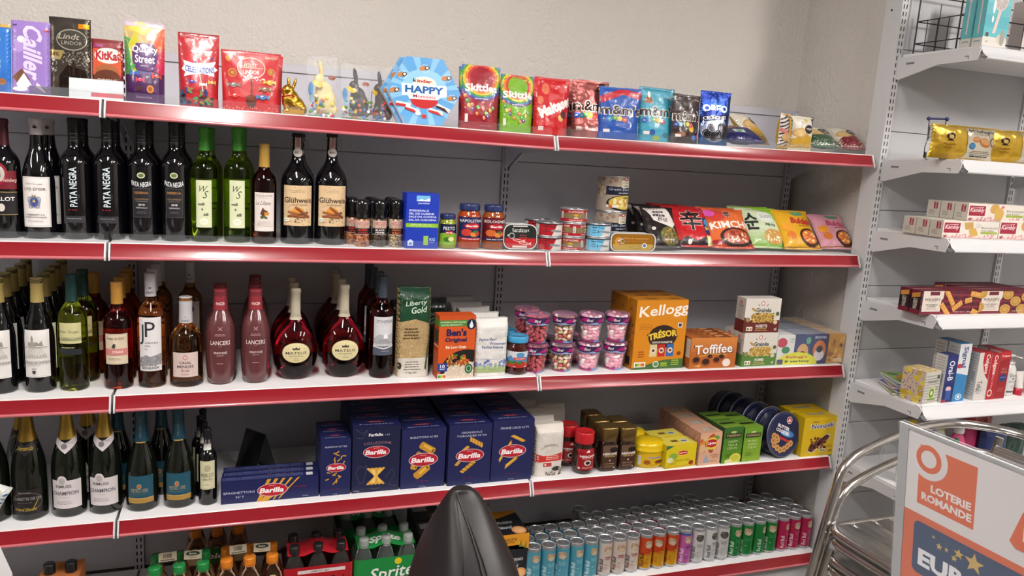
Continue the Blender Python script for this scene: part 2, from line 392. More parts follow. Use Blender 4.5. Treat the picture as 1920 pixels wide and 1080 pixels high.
# back panels
g0 = [(-1.25, 0), (0, 1.25), (1.25, 2.5)]; zz = [.162, .55, .80, 1.09, 1.35, 1.62, 1.865]
for i, (a, b) in enumerate(g0):
    for k, (z0, z1) in enumerate(zip(zz, zz[1:])):
        g = G(); g.box(a+.016, b-.016, .458, .475, z0+.001, z1-.001, b=.0015)
        if k == 5: g.box(a+.016, b-.016, .452, .48, z1+.001, z1+.028, b=.0015)
        tag(g.build('back_panel', PANEL), '%s grey metal back panel %s' % (['lowest', 'second', 'third', 'fourth', 'fifth', 'topmost'][k], ['of the leftmost bay', 'behind the bottles and pasta', 'behind the bay beside the corner'][i]), 'panel', 'grey back panels')
zz = [.15, .4, .70, .993, 1.242, 1.527, 1.813, 2.1, 2.35, 2.6]
for i, (a, b) in enumerate(((2.5365, 3.2015), (3.2015, 3.8665))):
    for k, (z0, z1) in enumerate(zip(zz, zz[1:])):
        g = G(); g.box(a+.017, b-.017, -.008, .006, z0+.001, z1-.001, b=.0015)
        tag(g.build('back_panel', PANELR), '%s pale back panel of the %s white bay' % (['lowest', 'second', 'third', 'fourth', 'fifth', 'sixth', 'seventh', 'eighth', 'topmost'][k], ['left', 'right'][i]), 'panel', 'pale back panels')
# ------------------------------------------------------------------ red-edged shelves
RAILW = mat('rail_white_edge', '#d9d2d2', rough=.3, coat=.3)
RAILP = mat('rail_pink_lip', '#b8646c', rough=.22, coat=.5)
def sweep(g, prof, x0, x1, z0, z1, m):
    v = [(x0, y, z0+z) for y, z in prof]+[(x1, y, z1+z) for y, z in prof]; n = len(prof)
    g.add(v, [(i, i+n, i+n+1, i+1) for i in range(n-1)], m=m, smooth=True)
def redshelf(s, b):
    x0, x1 = b*1.25-1.25+.003, b*1.25-.003; za, zb = zs(s, max(x0, -1)), zs(s, x1)
    if b == 1: za, zb = ZS[s][0], ZS[s][1]
    if b == 2: za, zb = ZS[s][1], ZS[s][2]
    nm = ['top', 'second', 'third', 'fourth', 'bottom'][s-1]
    o = empty('shelf', (0, 0, 0), '%s red-edged shelf, %s' % (nm, ['leftmost bay', 'left bay with bottles' if s < 5 else 'bay with soft drink packs', 'bay next to the corner'][b]), 'shelf', 'red-edged shelves')
    g = G(); g.prism([(x0+.001, za-.028), (x1-.001, zb-.028), (x1-.001, zb), (x0+.001, za)], .0, .444); g.build('shelf_board', SHELFW, o)
    g = G(); xa, xb = x0+.005, x1-.005
    sweep(g, [(0, .001), (-.003, .0012), (-.004, -.0015)], xa, xb, za, zb, 1)
    sweep(g, [(-.004, -.0015), (-.0062, -.009), (-.0095, -.018), (-.0135, -.027), (-.0175, -.0345)], xa, xb, za, zb, 0)
    sweep(g, [(-.0175, -.0345), (-.0195, -.0355), (-.0212, -.038), (-.0212, -.041), (-.019, -.0432), (-.012, -.044), (0, -.04)], xa, xb, za, zb, 2)
    g.build('price_rail', [RED, RAILW, RAILP], o)
    for x, z in ((x0, za), (x1, zb)):
        g = G(); sg = 1 if x == x0 else -1
        g.prism([(.0, .001), (-.005, .001), (-.0225, -.036), (-.0225, -.0445), (.0, -.0455)], x, x+sg*.0042, ax='x', T=Matrix.Translation((0, 0, z))); g.build('rail_end', WHITE, o)
        g = G(); g.prism([(.44, -.028), (.44, -.12), (.3, -.06), (.03, -.045), (.03, -.028)], x+sg*.004, x+sg*.007, ax='x', T=Matrix.Translation((0, 0, z))); g.build('bracket', PANEL, o)
    if s in (1, 2):
        g = G(); hh = .024
        c = 3 if s == 1 else 1
        g.prism([(x0+.006, za), (x1-.006, zb), (x1-.006, zb+hh-.006), (x1-.012, zb+hh), (x0+.012, za+hh), (x0+.006, za+hh-.006)], .004, .0055); g.build('clear_riser', CLEAR, o)
    if s == 5:
        g = G(); g.box(x0, x1, .01, .03, 0, za-.03); g.build('plinth', WHITE, o)
for s in range(1, 6):
    for b in range(3): redshelf(s, b)
# ------------------------------------------------------------------ white shelves of the right-hand unit
RZ = [2.08, 1.722, 1.4625, 1.2005, .880, .56, .16]
BR = mat('bracket_mark', '#77777a', rough=.6)
SILV = mat('silver_rail', '#d2d3d6', rough=.22, coat=.5, metal=.25)
for i, z in enumerate(RZ):
    for k, (a, b) in enumerate(((2.5365, 3.2015), (3.2015, 3.8665))):
        nm = ['top', 'second', 'third', 'fourth', 'fifth', 'sixth', 'base'][i]
        o = empty('shelf', (a, 0, z), '%s white shelf of the right-hand unit, %s bay' % (nm, ['left', 'right'][k]), 'shelf', 'white shelves of the right-hand unit'); L = b-a
        g = G(); g.box(.012, L-.012, -.332, -.02, -.025, 0, b=.002); g.build('shelf_board', SHELFW, o)
        for x in ((0.0, ), (L-.004, ))[0:2]:
            g = G(); x = x[0]
            g.prism([(-.016, .004), (-.016, -.085), (-.03, -.088), (-.19, -.048), (-.335, -.045), (-.345, -.012), (-.338, -.002), (-.32, .003), (-.31, -.004), (-.03, -.012)], x, x+.004, ax='x')
            g.box(x-.0005, x, -.09, -.055, -.038, -.031, m=1); g.box(x-.0005, x, -.305, -.29, -.032, -.029, m=1); g.box(x-.0005, x, -.305, -.302, -.04, -.032, m=1)
            g.build('bracket', [WHITE, BR], o)
        g = G(); xa, xb = .006, L-.001
        sweep(g, [(-.332, .0), (-.338, .001), (-.341, -.003), (-.343, -.012), (-.35, -.024), (-.362, -.034)], xa, xb, 0, 0, 0)
        sweep(g, [(-.362, -.034), (-.366, -.034), (-.367, -.039), (-.363, -.043), (-.345, -.04), (-.334, -.03)], xa, xb, 0, 0, 0)
        g.build('price_rail', SILV, o)
# ================================================================== MAKERS
def sz(s, x): return zs(s, x) if isinstance(s, int) else s
GL = dict(
    dark=mat('dark_wine_glass', '#08070b', rough=.06, spec=.6, coat=.3), olive=mat('olive_wine_glass', '#0c100a', rough=.06, spec=.6, coat=.3),
    green=mat('green_wine_glass', '#94b01e', rough=.02, trans=1, ior=1.36), lime=mat('pale_green_wine_glass', '#c2cf3e', rough=.02, trans=1, ior=1.36),
    rose=mat('rose_wine_glass', '#b8341f', rough=.02, trans=1, ior=1.36), amber=mat('peach_wine_glass', '#d8954c', rough=.02, trans=1, ior=1.36),
    pink=mat('pink_wine_glass', '#a31226', rough=.02, trans=1, ior=1.36), brown=mat('brown_wine_glass', '#6d2c1c', rough=.02, trans=1, ior=1.36), deep=mat('deep_rose_wine_glass', '#8c1420', rough=.02, trans=1, ior=1.36),
    clear=mat('clear_bottle_plastic', '#dfe4e2', rough=.03, trans=1, ior=1.3), lancer=mat('frosted_rose_glass', '#5c3134', rough=.2, coat=.5), tan=mat('peach_pale_glass', '#caa98c', rough=.02, trans=1, ior=1.36),
    jam=mat('jam_glass', '#3a0d0a', rough=.06, coat=.5), coffee=mat('coffee_glass', '#241009', rough=.08, coat=.6), sauce=mat('sauce_glass', '#9a3a14', rough=.1, coat=.6), sauce2=mat('meat_sauce_glass', '#8a4416', rough=.1, coat=.6), pesto=mat('pesto_glass', '#7f8a1c', rough=.1, coat=.6),
)
PROF = dict(
    bordeaux=[(.0, .012), (.6, .004), (.93, .0), (1, .02), (1, .60), (.97, .645), (.85, .685), (.62, .72), (.45, .75), (.385, .79), (.37, .86), (.365, .955), (.40, .96), (.40, .99), (.36, 1), (0, 1)],
    burgundy=[(.0, .012), (.6, .004), (.93, .0), (1, .02), (1, .46), (.95, .53), (.82, .61), (.64, .68), (.48, .74), (.40, .80), (.37, .88), (.365, .955), (.41, .96), (.41, .99), (.37, 1), (0, 1)],
    champagne=[(.0, .012), (.6, .004), (.93, .0), (1, .02), (1, .43), (.96, .50), (.86, .58), (.70, .66), (.54, .73), (.42, .80), (.36, .87), (.34, .93), (.38, .94), (.39, .99), (.33, 1), (0, 1)],
    casal=[(.0, .012), (.6, .004), (.93, .0), (1, .03), (1, .42), (.98, .50), (.90, .57), (.72, .63), (.50, .67), (.40, .70), (.36, .76), (.36, .95), (.40, .96), (.40, .99), (.36, 1), (0, 1)],
    lancers=[(.0, .012), (.62, .0), (.80, .01), (.93, .10), (1, .25), (1, .45), (.97, .56), (.85, .66), (.62, .74), (.47, .79), (.42, .83), (.40, .93), (.44, .935), (.44, .985), (.40, 1), (0, 1)],
    mateus=[(.0, .012), (.52, .0), (.60, .01), (.82, .09), (.95, .18), (1, .28), (.97, .36), (.86, .45), (.66, .54), (.42, .61), (.27, .66), (.215, .70), (.20, .76), (.19, .95), (.215, .955), (.215, .99), (.19, 1), (0, 1)],
    flask=[(.0, .012), (.7, .003), (.95, .0), (1, .02), (1, .52), (.97, .58), (.86, .63), (.66, .68), (.44, .73), (.34, .78), (.31, .85), (.31, .96), (.35, .965), (.35, .99), (.31, 1), (0, 1)],
    prosecco=[(.0, .012), (.6, .004), (.93, .0), (1, .02), (1.02, .20), (1, .34), (.90, .44), (.72, .53), (.54, .61), (.42, .68), (.36, .76), (.34, .93), (.38, .94), (.39, .99), (.33, 1), (0, 1)],
)
def rat(prof, t):
    P = [p for p in prof if p[0] > 0 or p[1] > .5]
    for (r0_, z0), (r1, z1) in zip(P[1:], P[2:]):
        if z0 <= t <= z1 and z1 > z0: k = (t-z0)/(z1-z0); return r0_+(r1-r0_)*k
    return P[-1][0]
def smoothprof(p):
    o = [p[0]]
    for a, b, c in zip(p, p[1:], p[2:]):
        if b[1] > .05 and b[1] < .92 and abs(a[0]-c[0]) > .02: o += [((a[0]+3*b[0])/4, (a[1]+3*b[1])/4), ((c[0]+3*b[0])/4, (c[1]+3*b[1])/4)]
        else: o.append(b)
    return o+[p[-1]]
def cylmap(rf, cx=0, a0=0, sy=1):
    # rf(z) radius; x runs round the surface, centred on the viewer's side
    def f(x, y, o):
        r = rf(y)+o; a = -PI/2+a0+(x-cx)/max(rf(y), .01) if cx is not None else 0
        return (r*math.cos(a), r*math.sin(a)*sy, y)
    return f
def artlabel(fn, w, h): a = Art(w, h); fn(a); return a
def bottle(name, label, pxc, s, pyt, yc, R, prof, glass, capc, capz, art=None, lz=(.1, .5), law=.055, capmat='plastic', group=None, capart=None, sy=1, extra=None, H=None, cat='bottle', a0=0, capgrow=.0006, x=None):
    z = sz(s, xat(pxc, yc, sz(s, 0))); x = xat(pxc, yc, z) if x is None else x; z = sz(s, x)
    H = H or zat(pyt, x, yc)-z
    if isinstance(s, int) and s > 1: H = min(H, zs(s-1, x)-.031-z)
    P = smoothprof(PROF[prof]); pr = [(a*R, b*H) for a, b in P]
    root = empty(name, (x, yc, z+.0003), label, cat, group)
    g = G(); g.lathe(pr, n=36, sy=sy); g.build('glass_body', GL[glass] if isinstance(glass, str) else glass, root, fix=True)
    rf = lambda q: rat(P, q/H)*R
    if capc:
        g = G(); zc = capz*H; ks = [zc]+[b*H for a, b in P if b > capz+.005 and a > 0]; cp = [(rf(q)+capgrow, q) for q in ks]+[(.6*rf(H), H+capgrow), (0, H+capgrow)]
        if capmat == 'screw':
            zt = H*.985; n_ = 5; st = H*.03/n_; base = [(rf(zc)+.0008, zc), (rf(H*.9)+.0012, H*.91)]
            cp = base+[p for i in range(n_) for p in ((rf(H*.9)+.0018, H*.93+i*st*2.2), (rf(H*.9)+.0012, H*.93+(i+.5)*st*2.2))]+[(rf(H*.9)+.0016, H*.998), (rf(H*.9)*.85, H+.001), (0, H+.001)]
        g.lathe(cp, capc, n=28, sy=sy)
        if capart:
            hh = H*(1-capz)*.999; A = artlabel(capart, .022*R/.0375, hh); cpp = sorted([(q, r) for r, q in cp if r > 0])
            def crf(q, cpp=cpp):
                for (za, ra), (zb, rb) in zip(cpp, cpp[1:]):
                    if za <= q <= zb: return ra+(rb-ra)*((q-za)/max(zb-za, 1e-6))
                return cpp[0][1] if q < cpp[0][0] else cpp[-1][1]
            lay(g, A, (lambda f: (lambda x_, y_, o: f(x_, y_+zc, o+.0003)))(cylmap(crf, A.w/2, a0, sy)), .004, .0001, smooth=False)
        g.build('cap', 'foil' if capmat == 'foilcap' else 'plastic', root)
    arts = [(art, lz, law)] if art else []
    if extra: arts += extra
    for fn, (l0, l1), lw in arts:
        A = artlabel(fn, lw, (l1-l0)*H); g = G(); z0 = l0*H
        f = cylmap(rf, A.w/2, a0, sy)
        lay(g, A, (lambda f, z0: (lambda x_, y_, o: f(x_, y_+z0, o)))(f, z0), .005, .00012, off=.0006, smooth=False)
        g.build('label', 'print', root)
    return root
def backs(root, n, base, dy=.078, start=1, dx=.0, hint='behind it'):
    for k in range(start, start+n):
        dup(root, root.location+Vector((dx*k+random.uniform(-.003, .003), dy*k, 0)), '%s, %s in its file' % (base, ORD[k]))
# ---- cartons
def carton(name, label, px0, px1, pyt, s, y, d, base, front=None, side=None, top=None, group=None, cat='box', m='print', rot=0, w=None, h=None, b=.0006, parent=None, rightside=None):
    z = sz(s, xat((px0+px1)/2, y, sz(s, 0))); z = sz(s, xat((px0+px1)/2, y, z))
    if w is None: x0, x1 = xat(px0, y, z), xat(px1, y, z); w = x1-x0
    else: x0 = xat(px0, y, z); x1 = x0+w
    xm = (x0+x1)/2
    h = h or zat(pyt, xm, y)-z
    g = G(); cs = base if isinstance(base, (list, tuple)) else [base]*3
    g.box(-w/2, w/2, 0, d, 0, h, cs[0], b=b)
    if front: A = Art(w, h); front(A); lay(g, A, flat((-w/2, 0, 0), (1, 0, 0), (0, 0, 1)), m=0)
    if side: A = Art(d, h); side(A); lay(g, A, flat((-w/2, d, 0), (0, -1, 0), (0, 0, 1)), m=0)
    if rightside: A = Art(d, h); rightside(A); lay(g, A, flat((w/2, 0, 0), (0, 1, 0), (0, 0, 1)), m=0)
    if top: A = Art(w, d); top(A); lay(g, A, flat((-w/2, 0, h), (1, 0, 0), (0, 1, 0)), m=0)
    o = g.build(name, m, parent, (xm, y, z+.0003), (0, 0, math.radians(rot)))
    return tag(o, label, cat, group)
def boxbacks(o, n, base, dy, start=1, jit=.002, dz=0):
    for k in range(start, start+n): dup(o, o.location+Vector((random.uniform(-jit, jit), dy*k, dz)), '%s, %s in its file' % (base, ORD[k]))
# ---- bags and pouches
def bagfn(w, h, T, mode, seed, amp):
    def S(x, y, o, sd):
        u = 2*x/w-1; v = y/h; u_ = min(1, abs(u))
        if mode == 'pouch': e = (1-u_**3)**.75; gv = min(1, max(0, (.97-v))*1.35)**.75*(.86+.14*min(1, v*8)); k = .05
        elif mode == 'pillow': e = (1-u_**2.6)**.6; q = abs(2*v-1)/.93; gv = (1-q**4)**.7 if q < 1 else 0; k = .07
        elif mode == 'brick': e = (1-u_**9)**.5; gv = 1 if v < .86 else max(.3, 1-((v-.86)/.14)**1.6*.75); k = .02
        n = noise.noise(Vector((x*26+seed*7.3, y*20, seed*3.1)))+.5*noise.noise(Vector((x*60+seed, y*55, seed*1.7)))
        half = T/2*e*gv; wr = amp*n*(.35 if half < T*.05 else 1)
        n2 = noise.noise(Vector((x*14, seed*2.2, v*3)))
        X = (x-w/2)*(1-k*gv)+amp*.5*n2*u; Z = y+(amp*.9*noise.noise(Vector((x*22, seed, 0))) if v > .9 else 0)
        return Vector((X, sd*(half+o)+wr*(1 if sd < 0 else -1)*(1 if half > T*.05 else -sd), Z))
    return S
def bag(name, label, px0, px1, pyt, s, y, T, mode, c, front, group=None, cat='bag', m='film', tilt=0, rot=0, roll=0, h=None, w=None, amp=.0022, seed=None, lift=0, backc=None, x=None):
    seed = seed or (px0*13+7) % 97; seed = random.Random(seed).uniform(1, 50)
    z = sz(s, xat((px0+px1)/2, y, sz(s, 0))); z = sz(s, xat((px0+px1)/2, y, z)); xm = (xat(px0, y, z)+xat(px1, y, z))/2
    if x is not None: xm = x
    w = w or xat(px1, y, z)-xat(px0, y, z); h = h or zat(pyt, xm, y)-z
    S = bagfn(w, h, T, mode, seed, amp); g = G(); nx, ny = max(8, int(w/.007)), max(10, int(h/.008))
    for sd in (-1, 1):
        V = [S(w*i/nx, h*j/ny, 0, sd) for j in range(ny+1) for i in range(nx+1)]
        Fq = [(j*(nx+1)+i, j*(nx+1)+i+1, (j+1)*(nx+1)+i+1, (j+1)*(nx+1)+i) for j in range(ny) for i in range(nx)]
        if sd > 0: Fq = [f[::-1] for f in Fq]
        g.add(V, Fq, c if sd < 0 else (backc or c), 0, True)
    for j, fl in ((0, 1), (ny, -1)):
        A = [S(w*i/nx, h*j/ny, 0, -1) for i in range(nx+1)]; B = [S(w*i/nx, h*j/ny, 0, 1) for i in range(nx+1)]
        g.add(A+B, [(i, i+nx+1, i+nx+2, i+1)[::fl] for i in range(nx)], c, 0, True)
    if front: A = Art(w, h); front(A); lay(g, A, lambda x_, y_, o: S(x_, y_, o, -1), .009, .00012, smooth=True, off=.0004)
    zlift = T/2*math.sin(math.radians(abs(tilt)))*(.9 if mode == 'pillow' else .8)+lift
    o = g.build(name, m, None, (xm, y+T/2, z+.0008+zlift), (math.radians(-tilt), math.radians(roll), math.radians(rot)))
    return tag(o, label, cat, group)
# ---- tins standing upright
def tin(name, label, pxc, s, yc, R, H, c, art, lz=0, group=None, cat='tin', law=None, ringpull=True):
    z = sz(s, xat(pxc, yc, sz(s, 0))); x = xat(pxc, yc, z); z = sz(s, x)+lz
    root = empty(name, (x, yc, z+.0003), label, cat, group)
    g = G(); g.lathe([(R*.9, .001), (R*.98, 0), (R, .0015), (R, .003), (R*.985, .004), (R*.985, H-.004), (R, H-.003), (R, H), (R*.96, H), (R*.95, H-.003), (0, H-.003)], '#b9babd', n=36, caps=True); g.build('tin_body', 'metal', root)
    L = law or 2*PI*R*.94; A = Art(L, H-.009); art(A); g = G(); lay(g, A, (lambda f: (lambda a, b, o: f(a, b+.0045, o)))(cylmap(lambda q: R*.985, A.w/2)), .005, .00012, off=.0003); g.build('label', 'gloss', root)
    if ringpull:
        g = G(); g.tube([(R*.35+.008*math.cos(t)*1.1, .008*math.sin(t), H-.0015) for t in [i*PI/6 for i in range(12)]], .0012, '#c4c4c6', closed=True, n=6); g.build('ring_pull', 'metal', root)
    return root
# ---- jars
def jar(name, label, pxc, s, pyt, yc, R, glass, lidc, art, lz=(.15, .7), group=None, prof=None, law=None, lidz=.86, lidr=.86, lidmat='gloss', sq=None):
    z = sz(s, xat(pxc, yc, sz(s, 0))); x = xat(pxc, yc, z); z = sz(s, x); H = zat(pyt, x, yc)-z
    root = empty(name, (x, yc, z+.0003), label, 'jar', group)
    P = prof or [(0, .01), (.85, 0), (.97, .02), (1, .06), (1, .66), (.97, .74), (.86, .80), (.78, .84), (.78, lidz)]
    n, a0 = (4, PI/4) if False else (36, 0)
    g = G(); g.lathe([(a*R, b*H) for a, b in P]+[(0, P[-1][1]*H)], n=n, a0=a0); g.build('glass_body', GL[glass], root)
    g = G(); r = lidr*R; g.lathe([(r*.9, lidz*H), (r, lidz*H), (r*1.01, lidz*H+.002), (r, H-.004), (r*.97, H-.001), (r*.9, H), (r*.86, H-.001), (0, H-.001)], lidc, n=36); g.build('lid', lidmat, root)
    L = law or R*PI*1.2; A = Art(L, (lz[1]-lz[0])*H); art(A); g = G(); rf = lambda q: rat(P+[(P[-1][0], 1)], q/H)*R
    lay(g, A, (lambda f: (lambda a, b, o: f(a, b+lz[0]*H, o)))(cylmap(rf, A.w/2)), .005, .00012, off=.0005); g.build('label', 'gloss', root)
    return root
# ================================================================== BOTTLES
RB = .0375
# ---- second shelf from the top
def a_merlot(a):
    a.rect(0, .45, 1, .32, '#6e1626').rect(0, 0, 1, .4, '#1c1a1e').rect(0, .395, 1, .01, '#a88a5a').rect(0, 0, 1, .008, '#a88a5a')
    a.ell(.42, .72, .3, .2, '#8c1c2c', n=28).ell(.42, .72, .22, .15, '#b9b3ae', n=24).text('M', .42, .72, .2, .12, '#3a3438').text('Weinberg', .75, .6, .5, .08, '#d8b9b0', shear=.3)
    a.text('MERLOT', .5, .28, .8, .07, '#e4e0dc', .02).ell(.5, .13, .1, .07, '#cfc9c2', sq=False)
bottle('wine_bottle', 'wine bottle with maroon and black label at the left edge of the second shelf', 14, 2, 222, .085, .038, 'bordeaux', 'dark', '#4a1522', .78, a_merlot, (.2, .68), .075)
o = bottle('wine_bottle', 'dark wine bottle with maroon cap standing behind the front one at the left edge', 14, 2, 222, .163, .038, 'bordeaux', 'dark', '#4a1522', .78, a_merlot, (.2, .68), .075)
def a_lys(a):
    a.bg('#dedad8').ring(.5, .5, .47, .48, .006, '#6a6660', 4, 45, 405) if 0 else a.bg('#dedad8')
    for r in ((.03, .02, .94, .004), (.03, .976, .94, .004), (.03, .02, .008, .96), (.962, .02, .008, .96)): a.rect(*r, '#4c4a4c')
    a.text('Grand vin rouge', .45, .86, .55, .03, '#6a645c', shear=.4, bold=0).text("LYS D'OR", .48, .76, .72, .055, '#6a6254')
    a.ell(.45, .5, .2, .11, '#8d93a8').ell(.45, .5, .13, .09, '#2c3f86').ell(.45, .52, .05, .03, '#c9a85a').ring(.33, .55, .1, .06, .02, '#6d7590').ring(.57, .55, .1, .06, .02, '#6d7590').ring(.35, .43, .08, .05, .02, '#6d7590').ring(.55, .43, .08, .05, .02, '#6d7590').poly([(.38, .6), (.52, .6), (.5, .66), (.45, .62), (.4, .66)], '#8a7f68')
    a.text('CABERNET S.A.', .47, .25, .62, .03, '#3a3634').text('CHAMPAGNE SAVAGE', .47, .2, .7, .025, '#3a3634').text('Grand Selection', .47, .13, .5, .03, '#6a645c', shear=.4, bold=0)
def fleur(a): a.ell(.5, .5, .07, .13, '#2a2628', n=10).ell(.36, .47, .05, .09, '#2a2628', 30, 8).ell(.64, .47, .05, .09, '#2a2628', -30, 8).rect(.3, .4, .4, .04, '#2a2628')
o = bottle('wine_bottle', 'dark wine bottle with white crest label and white lily cap on the second shelf', 77, 2, 222, .085, .0385, 'burgundy', 'dark', '#cbc4c8', .865, a_lys, (.1, .52), .07, capart=fleur)
dup(o, o.location+Vector((.012, .078, 0)), 'wine bottle with white lily cap standing behind the white crest label one')
def a_pn(a):
    a.text('PATA NEGRA', .5, .58, .62, .13, '#c7d4da', .02, rot=90).text('PATA NEGRA', .5, .58, .62, .13, '#c7d4da', .02, rot=90)
def a_pnv(a):
    T, _ = glyphs('PATA NEGRA', .02); a.tris([[(.5*a.w-(q-.5)*a.w*.34, (.28+p*.68)*a.h) for p, q in t] for t in T], '#c3d0d6')
    a.rect(.25, .22, .12, .012, '#a02030').rect(.42, .22, .1, .012, '#a02030').rect(.56, .22, .1, .012, '#a02030')
    a.rect(0, 0, 1, .12, '#2c2b30').lines(.5, .07, .9, 1, '#8b8d94', t=.01).lines(.5, .03, .5, 1, '#5b5d64', t=.008)
def capn(a): a.rect(0, .35, 1, .012, '#8d8d92').rect(0, .08, 1, .012, '#8d8d92').text('pata n', .5, .2, .5, .07, '#75757c', shear=.2)
for px, l, l2 in ((146, 'black wine bottle with white lettering running upwards, the left one of two', 'black wine bottle behind the left one with upward lettering'), (207, 'black wine bottle with white lettering running upwards, the right one of two', 'black wine bottle behind the right one with upward lettering')):
    o = bottle('wine_bottle', l, px, 2, 221, .085, RB, 'bordeaux', 'dark', '#141318', .80, a_pnv, (.14, .62), .052, group='black wine bottles with upward lettering', capart=capn)
    dup(o, o.location+Vector((.006, .078, 0)), l2)
def a_pnr(a):
    a.ell(.5, .92, .2, .065, '#b9c49a').ell(.5, .92, .14, .04, '#5d6a44').text('PATA NEGRA', .5, .76, 1, .11, '#d5dbde', .02, arc=-.4)
    a.rect(.06, .0, .88, .64, '#57565c').rect(.075, .008, .85, .624, '#1d1c21').text('RESERVA', .5, .54, .7, .05, '#a8743c').text('VALDEPENAS', .5, .4, .7, .04, '#8a6c48').rect(.2, .35, .6, .006, '#8a8a8e').text('2018', .5, .28, .3, .045, '#d6d6d8', .02).text('TEMPRANILLO', .5, .21, .55, .03, '#b8b8bc').lines(.5, .12, .5, 2, '#77777c')
for px, l, l2 in ((270, 'black wine bottle with oval emblem and framed label, the left one of two', 'black wine bottle behind the left one with oval emblem'), (330, 'black wine bottle with oval emblem and framed label, the right one of two', 'black wine bottle behind the right one with oval emblem')):
    o = bottle('wine_bottle', l, px, 2, 226, .085, RB, 'bordeaux', 'dark', '#141318', .80, a_pnr, (.2, .58), .05, group='black wine bottles with oval emblem', capart=capn)
    dup(o, o.location+Vector((.008, .078, 0)), l2); 
def a_ws(a):
    a.bg('#cdd2ae').text('W', .42, .82, .5, .13, '#3c4c34', 0, .35).text('S', .62, .7, .24, .16, '#3c4c34', 0, .35)
    a.text('weiß', .33, .5, .42, .06, '#2f3a2c', .03).text('&', .4, .39, .13, .05, '#2f3a2c', .02).text('süß', .62, .28, .3, .065, '#2f3a2c', .03).ell(.5, .13, .26, .07, '#dfe2cc').lines(.5, .14, .4, 2, '#9aa084', t=.006).rect(0, 0, 1, .006, '#98a07a')
for px, l, l2 in ((384, 'green wine bottle with green cap and pale script label, left one of two', 'green wine bottle standing behind the left pale script label one'), (445, 'green wine bottle with green cap and pale script label, right one of two', 'green wine bottle standing behind the right pale script label one')):
    o = bottle('wine_bottle', l, px, 2, 239, .085, .036, 'bordeaux', 'green', '#3f8f2c', .80, a_ws, (.13, .545), .042, group='green bottles with script label')
    dup(o, o.location+Vector((.012, .078, 0)), l2)
def a_dole(a):
    a.bg('#d9cfcb').text('DOLE BLANCHE', .5, .92, .8, .055, '#5a4c44', 0).lines(.5, .86, .6, 1, '#8a7c74').text('La Liliane', .45, .73, .7, .1, '#4a3c38', 0, .4)
    a.poly([(.3, .45), (.42, .62), (.5, .56), (.66, .52), (.6, .42), (.45, .38)], '#5c3a28').poly([(.5, .5), (.74, .48), (.68, .42), (.5, .4)], '#c98a30').ell(.4, .37, .1, .04, '#4c5a3a', 30).ell(.55, .36, .1, .03, '#56643e', -30).lines(.5, .25, .75, 4, '#9a8c86', .04, .008)
bottle('wine_bottle', 'small wine bottle with gold cap and floral white label on the second shelf', 495, 2, 270, .07, .034, 'bordeaux', 'brown', '#b08a3e', .77, a_dole, (.13, .52), .058, 'screw')
def a_gl(a):
    a.bg('#d0b48e').scatter(70, 0, 1, 0, 1, .012, .012, ['#6c5a48', '#8a6a4a', '#54483c'], 4).rect(.08, .5, .84, .3, '#d0b48e').lines(.5, .87, .5, 2, '#7a6650', .04)
    a.text('Glühwein', .5, .64, .92, .14, '#3c2c24', .02).text('zum Bio-Rotwein', .55, .53, .5, .035, '#54443a')
    a.ell(.5, .36, .2, .1, '#d08a34')
    for i, (x, y, r) in enumerate([(.4, .26, 8), (.42, .31, -12), (.6, .3, 12), (.5, .24, -5), (.6, .36, -38), (.66, .33, -35)]):
        ca, sa = math.cos(math.radians(r)), math.sin(math.radians(r))
        a.line([(x-.22*ca, y-.18*sa), (x+.22*ca, y+.18*sa)], .075, ['#7d4526', '#91552e', '#6f3a1e'][i % 3]).line([(x-.22*ca, y-.18*sa+.012), (x+.22*ca, y+.18*sa+.012)], .012, '#b0744a')
    a.scatter(9, .4, .75, .08, .2, .02, .02, ['#3c3a30'], 8).ell(.14, .15, .09, .05, '#dfe4d8').text('BIO', .14, .15, .12, .03, '#2c6c34')
def gstop(root, H):
    for sg in (-1, 1):
        g = G(); g.tube([(sg*.012, 0, H*.93), (sg*.024, 0, H*.95), (sg*.027, 0, H*.9), (sg*.026, 0, H*.86), (sg*.02, 0, H*.835), (sg*.014, 0, H*.86), (sg*.02, -.006, H*.89), (sg*.013, -.006, H*.97), (0, -.005, H*1.005)], .0009, '#8c8c90', n=5); g.build('wire_bail', 'metal', root)
    g = G(); A = Art(.016, H*.16); A.bg('#c8a7a0').rect(0, 0, 1, .0, '#fff')
    T, _ = glyphs('Glühwein', 0); A.tris([[(.5*A.w-(q-.5)*A.w*.5, (.25+p*.6)*A.h) for p, q in t] for t in T], '#6a3c34').rect(0, .92, 1, .08, '#8c1c2c')
    lay(g, A, (lambda f: (lambda a_, b_, o: f(a_, b_+H*.84, o+.0015)))(cylmap(lambda q: .0135, A.w/2)), .004, .0001)
    B = Art(.024, .024); B.ell(.5, .5, .5, .5, '#d6cfc8').text('BIO', .5, .5, .55, .25, '#4a4440'); lay(g, B, (lambda f: (lambda a_, b_, o: f(a_, b_+H*.79, o+.003)))(cylmap(lambda q: .0145+max(0, (H*.84-q))*.18, B.w/2)), .004, .0001); g.build('neck_label', 'print', root)
for px, l in ((556, 'large mulled wine bottle with wire stopper and cinnamon label, the left one'), (619, 'large mulled wine bottle with wire stopper and cinnamon label, the right one')):
    o = bottle('mulled_wine_bottle', l, px, 2, 250, .09, .047, 'flask', 'dark', '#20181a', .965, a_gl, (.17, 0.535), .088, group='mulled wine bottles')
    gstop(o, zat(250, o.location.x, .09)-o.location.z)
    if px == 556: dup(o, o.location+Vector((.012, .1, 0)), 'mulled wine bottle with wire stopper standing behind the left one')
